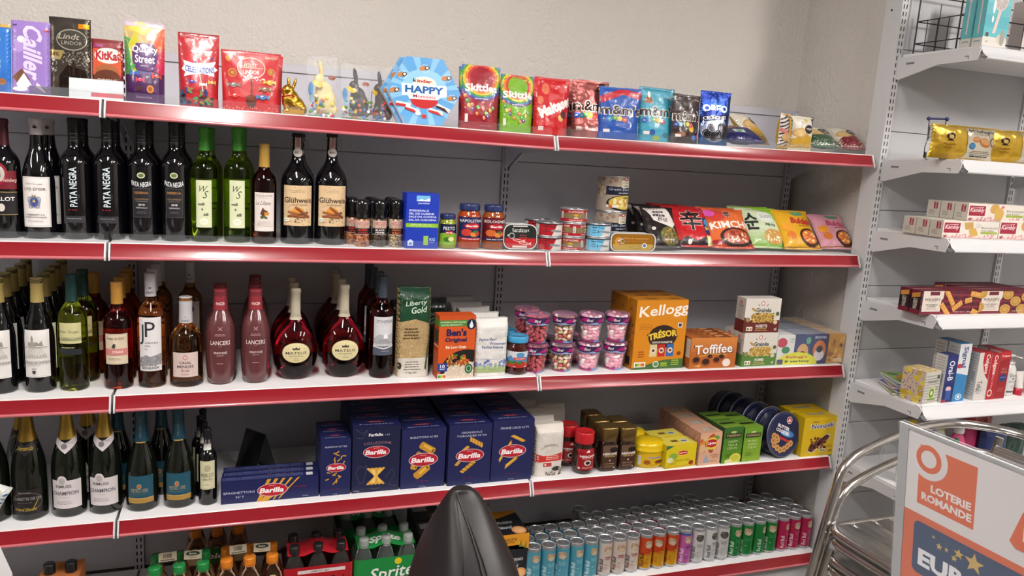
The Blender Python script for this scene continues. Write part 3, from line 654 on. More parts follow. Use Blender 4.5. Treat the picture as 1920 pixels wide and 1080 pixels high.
# ---- middle shelf
def a_chat(a):
    a.bg('#d9d6d4').poly([(.05, .42), (.3, .5), (.55, .46), (.85, .5), (.9, .4), (.05, .4)], '#c0bdb6')
    a.poly([(.32, .72), (.4, .72), (.4, .84), (.36, .9), (.32, .84)], '#8a8780').rect(.2, .66, .3, .09, '#9a968c').poly([(.45, .68), (.75, .66), (.7, .78), (.6, .72), (.52, .76)], '#8f8c82')
    for i in range(9): a.line([(.05+.1*i, .42), (.3+.045*i, .64)], .01, '#8b867a')
    a.rect(.03, .64, .85, .012, '#8b867a').text('ATELENS DE CHÂTEAU', .5, .33, .96, .06, '#3c3836', 0).rect(.04, .285, .9, .004, '#6a6660').lines(.4, .26, .6, 1, '#9a9690', t=.006).text('2022', .4, .19, .16, .025, '#3c3836').poly([(.34, .15), (.46, .15), (.46, .1), (.4, .07), (.34, .1)], '#3c3836').lines(.5, .03, .9, 1, '#8b867a', t=.005)
for px, l, n in ((5, 'gold-capped dark wine bottle with vineyard label at the left edge of the middle shelf', 4), (78, 'gold-capped dark wine bottle with vineyard label, second from left on the middle shelf', 4)):
    o = bottle('wine_bottle', l, px, 3, 521, .085, RB, 'burgundy', 'dark', '#a9955a', .79, a_chat, (.14, .56), .066, 'screw', group='wine bottles with vineyard label')
    backs(o, n, 'gold-capped dark wine bottle, %s file' % ('leftmost' if px < 50 else 'second'))
def a_mul(a):
    a.rect(0, .42, .95, .58, '#c4bf8e').text('Müller-Thurgau', .42, .74, .85, .1, '#4c4a34', 0, .25).rect(0, .5, .95, .1, '#a8a67c').poly([(0, .5), (.3, .6), (.6, .54), (.95, .6), (.95, .5)], '#8f8f6c')
    a.poly([(0, .3), (.93, .26), (.93, .1), (.1, .12), (0, .18)], '#22262c').lines(.4, .3, .7, 1, '#c4bf8e', t=.02)
o = bottle('wine_bottle', 'pale green wine bottle with dark green cap and cream label on the middle shelf', 141, 3, 514, .085, RB*.98, 'bordeaux', 'lime', '#173a38', .77, a_mul, (.29, .6), .06)
dup(o, o.location+Vector((.014, .078, 0)), 'pale green wine bottle with dark cap, directly behind the cream label one')
def a_sol(a):
    a.bg('#cdbfa6')
    for r in ((.02, .02, .96, .006), (.02, .97, .96, .006), (.96, .02, .01, .95)): a.rect(*r, '#8a7c64')
    a.text('Temps du Soleil', .45, .84, .75, .12, '#5a5044', 0, .3).poly([(.3, .55), (.38, .68), (.48, .66), (.44, .52)], '#3a3634').rect(0, .3, 1, .22, '#c07a74').text('SYRAH', .55, .41, .42, .08, '#e8dcd4').lines(.4, .2, .6, 2, '#8a7c64', .05, .012)
o = bottle('wine_bottle', 'rosé wine bottle with orange-gold cap and striped cream label on the middle shelf', 224, 3, 529, .085, RB, 'bordeaux', 'rose', '#b5843a', .80, a_sol, (.245, .535), .06, 'screw')
backs(o, 3, 'gold-capped rosé bottle behind striped cream label')
P2 = o
dup(P2, Vector((xat(141, .085, .9355)+.03, .24, P2.location.z)), 'gold-capped red bottle behind the pale green bottles on the middle shelf')
def a_jp(a):
    a.bg('#d5d2d4').text('J', .13, .68, .2, .38, '#26242a', 0).text('P', .5, .78, .42, .28, '#26242a', 0).text('AZEITÃO', .55, .53, .55, .035, '#55535a').text('SYRAH', .38, .47, .22, .025, '#55535a').text('TEL', .33, .41, .12, .025, '#55535a')
    a.poly([(0, .22), (.3, .3), (.5, .27), (1, .33), (1, .12), (0, .08)], '#8a898e').scatter(40, 0, 1, .1, .29, .05, .012, ['#4c4b50', '#c8c6ca', '#66656a'], 6).text('BACALHOA', .5, .06, .7, .05, '#4c4b50')
def capjp(a): a.text('BACALHOA', .5, .18, .9, .08, '#46444a').text('M', .5, .38, .3, .08, '#46444a')
o = bottle('wine_bottle', 'peach wine bottle with grey cap and big two-letter black monogram label', 286, 3, 512, .085, .0365, 'bordeaux', 'amber', '#b4b1b6', .80, a_jp, (.155, .63), .062, 'screw', capart=capjp)
backs(o, 3, 'grey-capped bottle behind the monogram label')
dup(o, Vector((xat(358, .30, .9355), .30, o.location.z)), 'pale wine bottle with monogram label standing alone at the back of the middle shelf')
def a_cas(a):
    a.bg('#c8b4ae').ell(.5, .8, .09, .1, '#b87a78', sq=False).ell(.5, .8, .06, .065, '#c8b4ae').text('CASAL', .5, .59, .45, .1, '#4a3c3e').text('MENDES', .5, .43, .62, .1, '#4a3c3e').text('Rosé', .5, .27, .28, .13, '#9a5c54', 0, .3).lines(.5, .1, .35, 1, '#8a706c', t=.02)
def capca(a): a.text('ALIANCA', .5, .1, .9, .08, '#5a585e').text('A', .5, .24, .2, .05, '#5a585e')
bottle('wine_bottle', 'squat rosé wine bottle with silver cap and pinkish label in front of the monogram bottles', 350, 3, 556, .085, .045, 'casal', 'amber', '#b9b9bd', .71, a_cas, (.12, .40), .072, 'screw', capart=capca)
def a_lan(a):
    a.line([(.42, .9), (.58, .98)], .015, '#c9a8a8').line([(.42, .98), (.58, .9)], .015, '#c9a8a8').lines(.5, .8, .5, 2, '#b89496', .03, .012).text('LANCERS', .5, .6, .82, .105, '#dccaca', .01).lines(.5, .51, .15, 1, '#b89496').text('VINHO ROSÉ', .5, .36, .54, .07, '#d4bfc0', .02).lines(.5, .28, .35, 1, '#c9a8a8', t=.012).lines(.5, .08, .35, 1, '#c9a8a8', t=.012)
def caplan(a): a.text('LANCERS', .5, .32, 1.35, .15, '#e0cfcf', .02)
for px, l, n in ((414, 'frosted rosé bottle with red cap, the left one of two at the front', 1), (479, 'frosted rosé bottle with red cap, the right one of two at the front', 3)):
    o = bottle('wine_bottle', l, px, 3, 542, .085, .0415, 'lancers', 'lancer', '#902f38', .79, a_lan, (.2, .63), .068, 'screw', group='frosted rosé bottles', capart=caplan)
    backs(o, n, 'frosted red-capped rosé bottle, %s file' % ('left' if n == 1 else 'right'))
def a_mat(a):
    a.ell(.5, .5, .5, .5, '#5c4c3a', n=36).ell(.5, .5, .485, .48, '#cdc195', n=36).text('MATEUS', .5, .5, .72, .13, '#2e2c2a', .01).poly([(.38, .65), (.62, .65), (.62, .76), (.55, .72), (.5, .8), (.45, .72), (.38, .76)], '#3a3834').text('THE ORIGINAL', .5, .35, .5, .055, '#4a4640').lines(.5, .22, .22, 2, '#6a6658', .08, .02).lines(.22, .68, .1, 1, '#8a846c', t=.015).lines(.78, .68, .1, 1, '#8a846c', t=.015)
def capmat(a): a.rect(0, .1, 1, .008, '#9a958c').rect(0, .19, 1, .008, '#9a958c').text('ROSÉ', .5, .145, .6, .04, '#6a655c')
for px, l, n in ((553, 'round flask of rosé with long cream cap and oval label, the left one', 2), (643, 'round flask of rosé with long cream cap and oval label, the right one', 3)):
    o = bottle('wine_bottle', l, px, 3, 541 if px < 600 else 534, .1, .066, 'mateus', 'pink', '#b9b19c', .66, a_mat, (.205, .43), .086, 'plain', group='round rosé flasks', capart=capmat, sy=.72)
    backs(o, n, 'round rosé flask with cream cap, %s file' % ('left' if n == 2 else 'right'), .098)
def a_sto(a):
    a.rect(0, .2, 1, .8, '#c9c9ce').text('STONEBARN', .56, .88, .84, .085, '#3c3c44', 0).lines(.55, .79, .45, 1, '#8a8a90').poly([(0, .42), (.3, .56), (.6, .5), (1, .58), (1, .3), (0, .3)], '#a5a6ac').poly([(.5, .5), (.6, .6), (.7, .5), (.7, .44), (.5, .44)], '#e2e2e4')
    for i in range(9): a.line([(.1*i+.1, .24), (.35+.035*i, .42)], .012, '#7c7d84')
    a.rect(0, 0, 1, .24, '#4c5260').poly([(0, .26), (.5, .2), (1, .26), (1, .22), (.5, .16), (0, .22)], '#c9c9ce').lines(.6, .1, .5, 1, '#8b90a0', t=.02)
o = bottle('wine_bottle', 'slim rosé bottle with slate cap and grey farm label, rightmost bottle of the middle shelf', 713, 3, 517, .08, .037, 'bordeaux', 'deep', '#3a4450', .79, a_sto, (.235, .615), .064)
for k, (dx, dy) in enumerate(((0, .078), (-.006, .156), (-.006, .24))): dup(o, o.location+Vector((dx, dy, 0)), 'slate-capped rosé bottle %s from the front, beside the round flasks' % ORD[k+1])
# ---- fourth shelf: sparkling
def a_cla(a):
    a.bg('#1c191a').text('TRADITION', .42, .86, .42, .05, '#8f8a86').ring(.5, .5, .49, .36, .012, '#7c6c5c', 30).text('CLAIRETTE DE DIE', .5, .6, .92, .11, '#a7a29e', 0, arc=.3).lines(.45, .47, .6, 1, '#9a9590').text('Achard Vincent', .45, .22, .7, .12, '#b39a34', .01, .3).line([(.7, .25), (.85, .55)], .02, '#b39a34')
def collar(c, tx, tc, gold=False):
    def f(a): a.poly([(0, 1), (0, .6), (.5, .0), (1, .6), (1, 1), (.5, .6)], c).ell(.45, .42, .12, .16, tc if not gold else c, n=10).text(tx, .62 if not gold else .5, .62 if not gold else .45, .34 if not gold else .6, .1 if not gold else .25, tc, 0, .2)
    return f
NKC = '#b09040'
def champ(px, l, fn, capc=NKC, colr=None, lz=(.09, .36), R=.0435, prof='champagne', lw=.08, H=.312, gr=None, yc=.085, capz=.72):
    ex = [(colr, (.6, .75), .066)] if colr else None
    return bottle('sparkling_wine_bottle', l, px, 4, 0, yc, R, prof, 'olive', capc, capz, fn, lz, lw, 'foilcap', extra=ex, H=H, group=gr)
o = champ(-12, 'black sparkling wine bottle with gold foil cut off by the left edge', a_cla, '#9a7c34', collar('#1e1b1c', 'Amanda', '#b39a34', True), (.06, .30))
o = champ(59, 'black sparkling wine bottle with gold foil and dark oval label', a_cla, '#9a7c34', collar('#1e1b1c', 'Amanda', '#b39a34', True), (.06, .30))
dup(o, o.location+Vector((-.035, .1, 0)), 'black sparkling wine bottle with gold foil behind the dark oval label one')
def a_rim(a):
    a.rect(0, 0, 1, .86, '#cbc4c6').ell(.38, .84, .16, .17, '#cbc4c6', sq=False).ell(.38, .84, .1, .1, '#a9a4a4', n=14).text('RIMUSS', .42, .68, .5, .09, '#4a4648', .01).text('CHAMPION', .46, .47, .86, .12, '#46484e', .01).lines(.45, .34, .35, 1, '#8a8688').lines(.42, .2, .6, 2, '#8a8688', .06, .014)
    a.rect(0, .02, .006, .8, '#6a6668')
for px, l in ((132, 'dark sparkling bottle with gold foil and white label, the left one of two'), (200, 'dark sparkling bottle with gold foil and white label, the right one of two')):
    o = champ(px, l, a_rim, colr=collar('#cac3c4', 'PARTY SPARKLING', '#77737a'), lz=(.09, .40), gr='sparkling bottles with white label')
    if px == 132: dup(o, o.location+Vector((.035, .1, 0)), 'gold-foiled sparkling bottle standing behind the two white-labelled ones')
def a_pie(a):
    a.rect(0, .2, 1, .72, '#1c4c5e').poly([(0, .9), (.5, .86), (1, .9), (1, 1), (0, 1)], '#1c4c5e').text('PIETRO 1090', .45, .46, .62, .15, '#8f8468', .02).ell(.45, .62, .09, .1, '#8f8468', sq=False).ell(.45, .62, .05, .05, '#b8502c').lines(.45, .32, .7, 1, '#8f8468')
    a.rect(0, 0, 1, .17, '#a07c3c').rect(0, .17, 1, .02, '#d0b070')
def cappie(a):
    T, _ = glyphs('PROSECCO', 0); a.tris([[(.5*a.w-(q-.5)*a.w*.25, (.15+p*.6)*a.h) for p, q in t] for t in T], '#6a8490'); a.rect(-1, 0, 3, .03, '#b09048')
for px, l, l2 in ((268, 'dark prosecco bottle with teal foil and teal label, the left one of two', 'prosecco bottle with teal foil behind the left teal label one'), (337, 'dark prosecco bottle with teal foil and teal label, the right one of two', 'prosecco bottle with teal foil behind the right teal label one')):
    o = bottle('sparkling_wine_bottle', l, px, 4, 0, .08, .0435, 'prosecco', 'olive', '#1a4152', .66, a_pie, (.09, .36), .072, 'plain', H=.305, group='teal prosecco bottles', capart=cappie)
    g = G(); g.lathe([(.0175, .305*.655), (.0185, .305*.66), (.0175, .305*.667)], '#b09048', caps=False); g.build('gold_ring', 'metal', o)
    dup(o, o.location+Vector((-.055 if px > 300 else -.075, .1, 0)), l2)
def a_mer(a): a.bg('#c9c5a4').rect(.03, .03, .94, .01, '#8a8668').ell(.5, .74, .22, .12, '#aaa684').text('MERLOT', .5, .5, .8, .13, '#3a382c', .0).text('Rubin d Oro', .5, .36, .6, .08, '#5a5644', 0, .3).lines(.5, .16, .3, 1, '#8a8668', t=.02)
o = bottle('wine_bottle', 'small dark wine bottle with cream label beside the pasta boxes', 390, 4, 803, .065, .026, 'bordeaux', 'dark', '#1c1a1e', .80, a_mer, (.22, .60), .044, extra=[(lambda a: a.bg('#c9c5c0').line([(.1, .3), (.8, .7)], .03, '#6a6660'), (.73, .86), .024)])
for k, (dx, dy) in enumerate(((-.012, .055), (-.025, .11), (-.02, .17))): dup(o, o.location+Vector((dx, dy, 0)), 'small dark wine bottle %s from the front beside the black card stand' % ORD[k+1])
# ================================================================== TOP SHELF
def confetti(a, n, x0, x1, y0, y1, r, cols, seed=1): a.scatter(n, x0, x1, y0, y1, r, r*.7, cols, seed)
def sweets(a, pts, r=.05):
    for x, y, c in pts: a.poly([(x-r*1.9, y+r*.7), (x-r*1.9, y-r*.7), (x-r*.6, y)], c).poly([(x+r*1.9, y+r*.7), (x+r*1.9, y-r*.7), (x+r*.6, y)], c).ell(x, y, r, r*.75, c, 15, 14, sq=True).ell(x-r*.2, y+r*.2, r*.4, r*.2, '#f0e8e4', 20, 8, sq=True)
def vtext(a, st, x, y, w, h, c, bold=.02, shear=.3, flip=-1):
    T, _ = glyphs(st, bold); a.tris([[((x-flip*(q-.5)*w)*a.w, (y+flip*(p-.5+shear*(q-.5)*w*a.w/(h*a.h))*h)*a.h) for p, q in t] for t in T], c)
def a_blue(a): a.bg('#2b6fc0').grad(0, 0, 1, .4, '#1c4f9a', '#2b6fc0'); vtext(a, 'Cailler', .5, .52, .55, .85, '#d8e2ee'); a.ell(.8, .15, .12, .05, '#8a5a34').rect(0, .95, 1, .05, '#b89c5a')
def a_purp(a):
    a.bg('#8f73b8').ell(.2, .65, .17, .09, '#a68cc8').ell(.28, .74, .1, .045, '#e4dcec'); vtext(a, 'Cailler', .58, .56, .5, .74, '#cfc4e2', .03); a.text('M', .12, .93, .1, .03, '#3c2c5a').rect(.88, .86, .12, .03, '#a02838')
    a.poly([(.05, .22), (.3, .34), (.5, .2), (.3, .08)], '#6c4630').poly([(.15, .12), (.35, .28), (.55, .12), (.3, .04)], '#e4dfe8').ell(.25, .06, .2, .03, '#e4dfe8').poly([(.68, .16), (.95, .06), (.9, .02), (.66, .1)], '#d9cfe0').poly([(.75, .13), (.95, .06), (.93, .03)], '#6c4630').rect(0, 0, 1, .015, '#5a3f8a')
KW = dict(tilt=9)
chk = dict(m='film', mode='pouch')
bag('chocolate_bar', 'blue upright chocolate bar cut off at the left end of the top shelf', -56, 22, 42, 1, .05, .02, 'brick', '#2b6fc0', a_blue, tilt=6, amp=.0006, m='film', rot=-8, group=None, cat='chocolate')
bag('chocolate_bar', 'purple upright chocolate bar with white script', 19, 95, 38, 1, .045, .02, 'brick', '#8f73b8', a_purp, tilt=6, amp=.0006, rot=-6, cat='chocolate')
def a_lin(a):
    a.grad(0, 0, 1, 1, '#5a5046', '#4a4640').ell(.56, .72, .37, .135, '#c6c0b4', n=32).ell(.56, .72, .35, .12, '#5a564e', n=32).text('Lindt', .5, .76, .5, .07, '#d8d2c6', .01, .3).text('LINDOR', .56, .68, .5, .045, '#d8d2c6', 0).rect(.72, .87, .26, .06, '#e08a1c').poly([(.0, .48), (.28, .46), (.38, .58), (.0, .58)], '#c8ae6c').text('70%', .14, .53, .22, .05, '#3c342c')
    a.scatter(110, .3, 1, .4, .58, .02, .012, ['#c9c4ba', '#a8a296'], 3).scatter(40, .05, .2, .3, .5, .02, .012, ['#c9c4ba'], 5).poly([(.25, .0), (.25, .26), (.45, .4), (.9, .34), (.98, .0)], '#2c211c').line([(.3, .14), (.95, .1)], .012, '#54443a').line([(.35, .26), (.95, .22)], .012, '#54443a').line([(.5, .37), (.55, 0)], .012, '#54443a').line([(.75, .35), (.8, 0)], .012, '#54443a').line([(.6, .28), (.6, .46)], .05, '#4a342a')
bag('chocolate_bar', 'dark grey upright chocolate bar with oval emblem and orange sticker', 92, 172, 32, 1, .05, .02, 'brick', '#4e4a44', a_lin, tilt=5, amp=.0008, rot=-4, cat='chocolate', m='foil')
def a_kk(a):
    a.bg('#7d1c22').rect(0, .94, 1, .06, '#6c1820').rect(.08, .86, .3, .05, '#8a2a6a').poly([(.0, .4), (1, .4), (1, .82), (.0, .84)], '#c4502c').ell(.55, .73, .45, .13, '#d9d2ce').text('KitKat', .54, .73, .78, .15, '#a81c28', .04).ell(.5, .47, .36, .12, '#9c5a34').ell(.5, .36, .42, .14, '#5c2c1c').text('CHOCOLAT', .5, .32, .62, .05, '#d8c8bc', .02).text('AU LAIT', .5, .26, .42, .05, '#d8c8bc', .02).rect(.1, .17, .85, .02, '#c4502c').rect(0, 0, 1, .15, '#5c241c')
bag('chocolate_bar', 'red and brown chocolate bar half hidden behind the white shelf cards', 172, 232, 74, 1, .055, .02, 'brick', '#7d1c22', a_kk, tilt=4, amp=.0008, cat='chocolate')
def cards():
    z = zs(1, -.1); g = G(); x0, x1 = xat(130, .012, z), xat(232, .012, z)
    g.box(0, x1-x0, 0, .001, 0, .05); A = Art(x1-x0, .05); A.bg('#c9d0d4').rect(.4, .1, .6, .22, '#b8606a').rect(0, .33, 1, .02, '#a8b0b4'); lay(g, A, flat((0, 0, 0), (1, 0, 0), (0, 0, 1)))
    tag(g.build('price_card', 'gloss', None, (x0, .008, z+.001), (math.radians(-12), 0, 0)), 'white blank price card leaning on the top shelf in front of the chocolate bars', 'card')
    g = G(); x0, x1 = xat(55, .012, z), xat(128, .012, z); g.box(0, x1-x0, 0, .0012, 0, .022); tag(g.build('price_holder', clearmat('smoked_plastic', '#55565c', .35), None, (x0, .0105, z+.0005), (math.radians(-10), 0, 0)), 'smoky clear price holder in front of the purple chocolate bar', 'price holder')
cards()
def a_qs(a):
    a.bg('#4c1c54').grad(0, .28, 1, .7, '#3c2c7c', '#c8b05a', 6).poly([(0, .3), (.35, .32), (.3, .75), (0, .8)], '#3c8a3c').poly([(.25, .35), (.5, .5), (.3, .9), (.1, .7)], '#b8b030').poly([(.6, .75), (1, .95), (1, .5), (.8, .4)], '#c8542c').poly([(.7, .5), (1, .7), (1, .35), (.75, .38)], '#b8204c').poly([(.1, .9), (.5, .82), (.7, .97), (.3, 1)], '#d8c04c').rect(0, .93, 1, .07, '#b8a8b4')
    a.poly([(.2, .6), (.3, .72), (.72, .73), (.86, .6), (.8, .45), (.66, .38), (.3, .39), (.2, .5)], '#4a2360').text('Quality', .52, .64, .64, .11, '#e0dae2', .02).text('Street', .52, .53, .5, .1, '#e0dae2', .02).lines(.52, .44, .28, 1, '#c0a8c8').ell(.5, .69, .1, .03, '#c9b8cc')
    a.poly([(0, .0), (1, 0), (1, .36), (0, .33)], '#421a50').poly([(.1, .5), (.3, .45), (.24, .4), (.1, .44)], '#3c8a3c'); sweets(a, [(.25, .35, '#3c5cb0'), (.72, .41, '#5c2c6c'), (.4, .27, '#c03c5c'), (.82, .33, '#c0402c')], .06); a.poly([(.32, .2), (.44, .19), (.44, .13), (.32, .14)], '#4c2c1c').ell(.66, .16, .09, .05, '#c07c2c').ell(.66, .16, .05, .03, '#8c4c1c').text('favourites', .5, .06, .4, .03, '#a080a8', 0, .3)
bag('sweet_pouch', 'tall purple rainbow pouch of wrapped sweets on the top shelf', 232, 309, 38, 1, .035, .055, 'pouch', '#46204e', a_qs, tilt=3, amp=.0012, cat='pouch', backc='#46204e')
def a_cel(a):
    a.bg('#a81c26').rect(0, .93, 1, .07, '#941820').ell(.5, .64, .28, .12, '#b82a30').poly([(.3, .76), (.85, .77), (.75, .68), (.6, .73), (.45, .69)], '#e2d4d4').scatter(12, .25, .85, .58, .76, .045, .025, ['#8c4c2c', '#c04c54', '#4c2c6c', '#d8c8c0'], 3)
    a.poly([(.08, .5), (.16, .56), (.12, .62), (.35, .585), (.72, .6), (.92, .63), (.88, .56), (.98, .52), (.88, .48), (.9, .42), (.6, .45), (.3, .42), (.14, .4), (.18, .46)], '#e4dce4').text('CELEBRATIONS', .53, .515, .72, .085, '#2c4c9c', .03, 0, 0, -.3)
    sweets(a, [(.35, .33, '#3c3c9c'), (.62, .3, '#d0c4c0'), (.84, .34, '#c8a04c')], .05); a.scatter(40, .05, .95, .03, .22, .07, .04, ['#1c2c6c', '#2c5c7c', '#3c8c5c', '#3c2418', '#141824', '#8c6c3c'], 9).line([(.42, .72), (.62, .2)], .015, '#e8e0e0')
bag('sweet_pouch', 'tall red pouch of mixed miniatures with white starburst logo', 333, 411, 61, 1, .035, .06, 'pouch', '#a81c26', a_cel, tilt=3, amp=.0018, cat='pouch')
def a_lrd(a):
    a.bg('#b01c24').scatter(50, 0, 1, .86, 1, .006, .006, ['#d8a89c'], 3).ell(.5, .72, .24, .18, '#d8b8a0', n=32).ell(.5, .72, .225, .165, '#b01c24', n=32).text('Lindt', .46, .78, .28, .09, '#d8b8a0', 0, .3).rect(.3, .715, .4, .012, '#d8b8a0').text('LINDOR', .5, .65, .28, .07, '#e0d4cc', .015)
    for x, y, r in ((.12, .86, .05), (.18, .62, .075), (.84, .68, .06)): a.ring(x, y, r, r, .02, '#b8863c', 14, sq=True).ell(x, y, r*.5, r*.5, '#b8863c', n=10, sq=True)
    a.scatter(26, .36, .75, .48, .6, .02, .01, ['#e4d8d0'], 8).rect(.49, .22, .03, .3, '#5c2c1c').ell(.5, .16, .09, .11, '#4c2418').ell(.5, .21, .1, .04, '#6c3824').text('Selection', .83, .92, .2, .05, '#d8b8a0', .01)
    sweets(a, [(.2, .42, '#77706c'), (.22, .24, '#c03028'), (.82, .5, '#c89c2c'), (.74, .38, '#7c5c3c'), (.7, .24, '#3c6ca0')], .06); a.scatter(40, 0, 1, 0, .08, .008, .008, ['#d8a89c'], 13)
o = bag('chocolate_pack', 'wide red pillow pack of filled chocolates with oval gold emblem', 414, 527, 96, 1, .04, .045, 'pouch', '#a81a22', a_lrd, tilt=3, amp=.0012, cat='pack')
dup(o, o.location+Vector((.008, .055, -.0)), 'red pillow pack of chocolates standing behind the front one with gold emblem')
# foil bunny
GOLD = mat('gold_foil', '#c99a3a', rough=.25, metal=1, bump=.7, bscale=60, bdist=.004)
def bunny(px, s, y, pyt, m, name, label, sit=True):
    z = zs(s, .5); x = xat(px, y, z); H = zat(pyt, x, y)-z; k = H/.13
    root = empty(name, (x, y, z+.0003), label, 'chocolate', None, (0, 0, math.radians(0))); g = G(); T = Matrix.Scale(k, 4)
    bl = [((.004, 0, .034), (.038, .03, .037)), ((-.008, -.004, .052), (.032, .025, .04)), ((-.018, -.006, .087), (.022, .018, .021)), ((.03, 0, .024), (.02, .024, .023)), ((-.022, -.014, .012), (.016, .01, .012)), ((-.034, -.006, .08), (.009, .008, .008))]
    for p, r in bl: g.ball(p, r, '#c99a3a', n=20, k=14, T=T)
    for sx, tl in ((-.012, -.1), (-.002, .25)): g.ball((0, 0, 0), (.006, .009, .022), '#c99a3a', n=14, k=10, T=T @ Matrix.Translation((sx+tl*.03, .002, .113)) @ Matrix.Rotation(tl, 4, 'Y'))
    o = g.build('body', m, root); o.modifiers.new('r', 'REMESH').voxel_size = .0022; o.modifiers['r'].use_smooth_shade = True
    sm = o.modifiers.new('s', 'SMOOTH'); sm.iterations = 3
    return root, k
o, k = bunny(549, 1, .06, 148, GOLD, 'foil_bunny', 'sitting gold foil chocolate bunny with a red ribbon')
RIB = mat('red_ribbon', '#a01c1c', rough=.4)
g = G(); g.tube([(-.018*k+.0245*k*math.cos(t), -.006*k+.0195*k*math.sin(t), (.068+.004*math.cos(t))*k) for t in [i*PI/9 for i in range(18)]], .0022*k, n=6, closed=True)
g.tube([(-.026*k, -.027*k, .067*k), (-.006*k, -.031*k, .073*k), (.008*k, -.03*k, .066*k), (-.016*k, -.028*k, .064*k)], .002*k, n=6); g.build('ribbon', RIB, o)
# clear bags with moulded rabbits
def rabbitbag(px0, px1, pyt, y, label, c, rot=0, flip=1):
    z = zs(1, .6); x = xat((px0+px1)/2, y, z); w = xat(px1, y, z)-xat(px0, y, z); H = zat(pyt, x, y)-z
    root = empty('rabbit_bag', (x, y, z+.0005), label, 'bag', None, (0, 0, math.radians(rot)))
    g = G(); q = H*.9/.14; T = Matrix.Translation((w*.12*flip, .0, .008)) @ Matrix.Scale(q, 4)
    for p, r in [((0, 0, .036), (.028, .014, .034)), ((-.004, 0, .06), (.022, .012, .026)), ((-.016*flip, 0, .088), (.014, .011, .015)), ((.018*flip, 0, .014), (.014, .012, .014)), ((-.016*flip, -.0, .01), (.014, .011, .01))]: g.ball(p, r, n=18, k=12, T=T)
    g.ball((0, 0, 0), (.0065, .006, .024), n=12, k=10, T=T @ Matrix.Translation((-.012*flip, 0, .116)) @ Matrix.Rotation(-.2*flip, 4, 'Y'))
    o = g.build('chocolate_rabbit', mat('moulded_chocolate', c, rough=.35), root); r = o.modifiers.new('r', 'REMESH'); r.voxel_size = .0025; r.use_smooth_shade = True
    g = G(); rd = random.Random(px0)
    for i in range(26): xx = rd.uniform(-.42, .42)*w; g.ball((xx, -.012-rd.random()*.006, rd.uniform(.004, .03) if i < 16 else rd.uniform(.03, .06)), (.005, .003, .005), rd.choice(['#c8642c', '#5c8a3c', '#d8c84c', '#c83c4c', '#3c6cb0', '#e0dcd8']), n=7, k=5)
    g.box(-w*.42, w*.42, -.014, .014, 0, .006, '#44663a'); g.build('flower_strip', 'plastic', root)
    def front(a): a.ell(.12, .45, .08, .12, '#5c88b0').ell(.15, .3, .08, .06, '#8aa4b8').scatter(16, .05, .5, .08, .35, .05, .04, ['#3c6cb0', '#a03c2c', '#c8a83c', '#4c7c3c', '#7090b0'], px0).ell(.38, .53, .12, .045, '#c8a43c').ell(.26, .56, .08, .04, '#d8b850').ell(.82, .66, .13, .04, '#8c5a4c')
    S = bagfn(w, H, .055, 'pouch', px0*.31, .004); g = G(); nx, ny = 14, 22
    for sd in (-1, 1):
        V = [S(w*i/nx, H*j/ny, 0, sd) for j in range(ny+1) for i in range(nx+1)]; Fq = [(j*(nx+1)+i, j*(nx+1)+i+1, (j+1)*(nx+1)+i+1, (j+1)*(nx+1)+i) for j in range(ny) for i in range(nx)]
        g.add(V, Fq if sd < 0 else [f[::-1] for f in Fq], '#fff', 0, True)
    A = Art(w, H); front(A); lay(g, A, lambda a, b, o_: S(a, b, o_, -1), .01, .0001, 1, True, .0003); g.build('clear_bag', [FILMH, 'film'], root)
    return root
rabbitbag(574, 631, 106, .06, 'clear bag holding a white chocolate rabbit on the top shelf', '#d6c48c')
rabbitbag(637, 694, 122, .06, 'clear bag holding a dark chocolate rabbit beside the white one', '#2c1c18')
rabbitbag(692, 732, 128, .15, 'clear bag with a dark rabbit turned sideways beside the hexagonal box', '#3c2620', -40)
# hexagonal gift box
def a_kin(a):
    a.bg('#5c9cd0')
    for i in range(12):
        t = i*30+8; p = [(.5, .5)]+[(.5+.8*math.cos(math.radians(t+d)), .5+.8*math.sin(math.radians(t+d))) for d in (0, 10)]; a.poly(p, '#82b8e0')
    a.ell(.5, .58, .3, .25, '#8cc0e4').ell(.5, .62, .16, .1, '#d8dccc')
    a.text('k', .37, .655, .05, .055, '#28282c', .04).text('inder', .5, .65, .2, .05, '#b82c2c', .04)
    a.ell(.5, .38, .19, .14, '#b82a2c', 0, 24, 180, 360).poly([(.2, .42), (.19, .6), (.8, .6), (.81, .44), (.72, .42), (.68, .38), (.3, .37), (.28, .42)], '#dde6ee').text('HAPPY', .5, .52, .52, .11, '#1c5c9c', .04).text('Moments', .5, .42, .3, .05, '#b82c2c', .01)
    for x, y in ((.2, .72), (.5, .84), (.8, .72), (.1, .48), (.88, .42)): a.ring(x, y, .06, .06, .006, '#d8e6f0', 16).ell(x-.03, y, .045, .035, '#b87c4c', 20, 12).ell(x+.03, y+.01, .035, .03, '#4c2c1c', 20, 12).ell(x+.03, y+.01, .02, .018, '#e4d8c8', 20, 10)
    for x, y, r in ((.22, .28, -8), (.34, .21, -20), (.66, .2, -15), (.76, .26, -25)):
        ca, sa = math.cos(math.radians(r)), math.sin(math.radians(r)); q = lambda u, v: (x+u*ca-v*sa, y+u*sa+v*ca)
        a.poly([q(-.1, -.03), q(.1, -.03), q(.1, .035), q(-.1, .035)], '#dcd4d0').poly([q(-.1, -.03), q(.1, -.03), q(.02, .01), q(-.1, .0)], '#b82a2c' if x != .76 else '#3c1c1c')
    a.ell(.5, .12, .035, .03, '#b82a2c').ell(.42, .16, .04, .03, '#d8dcd8')
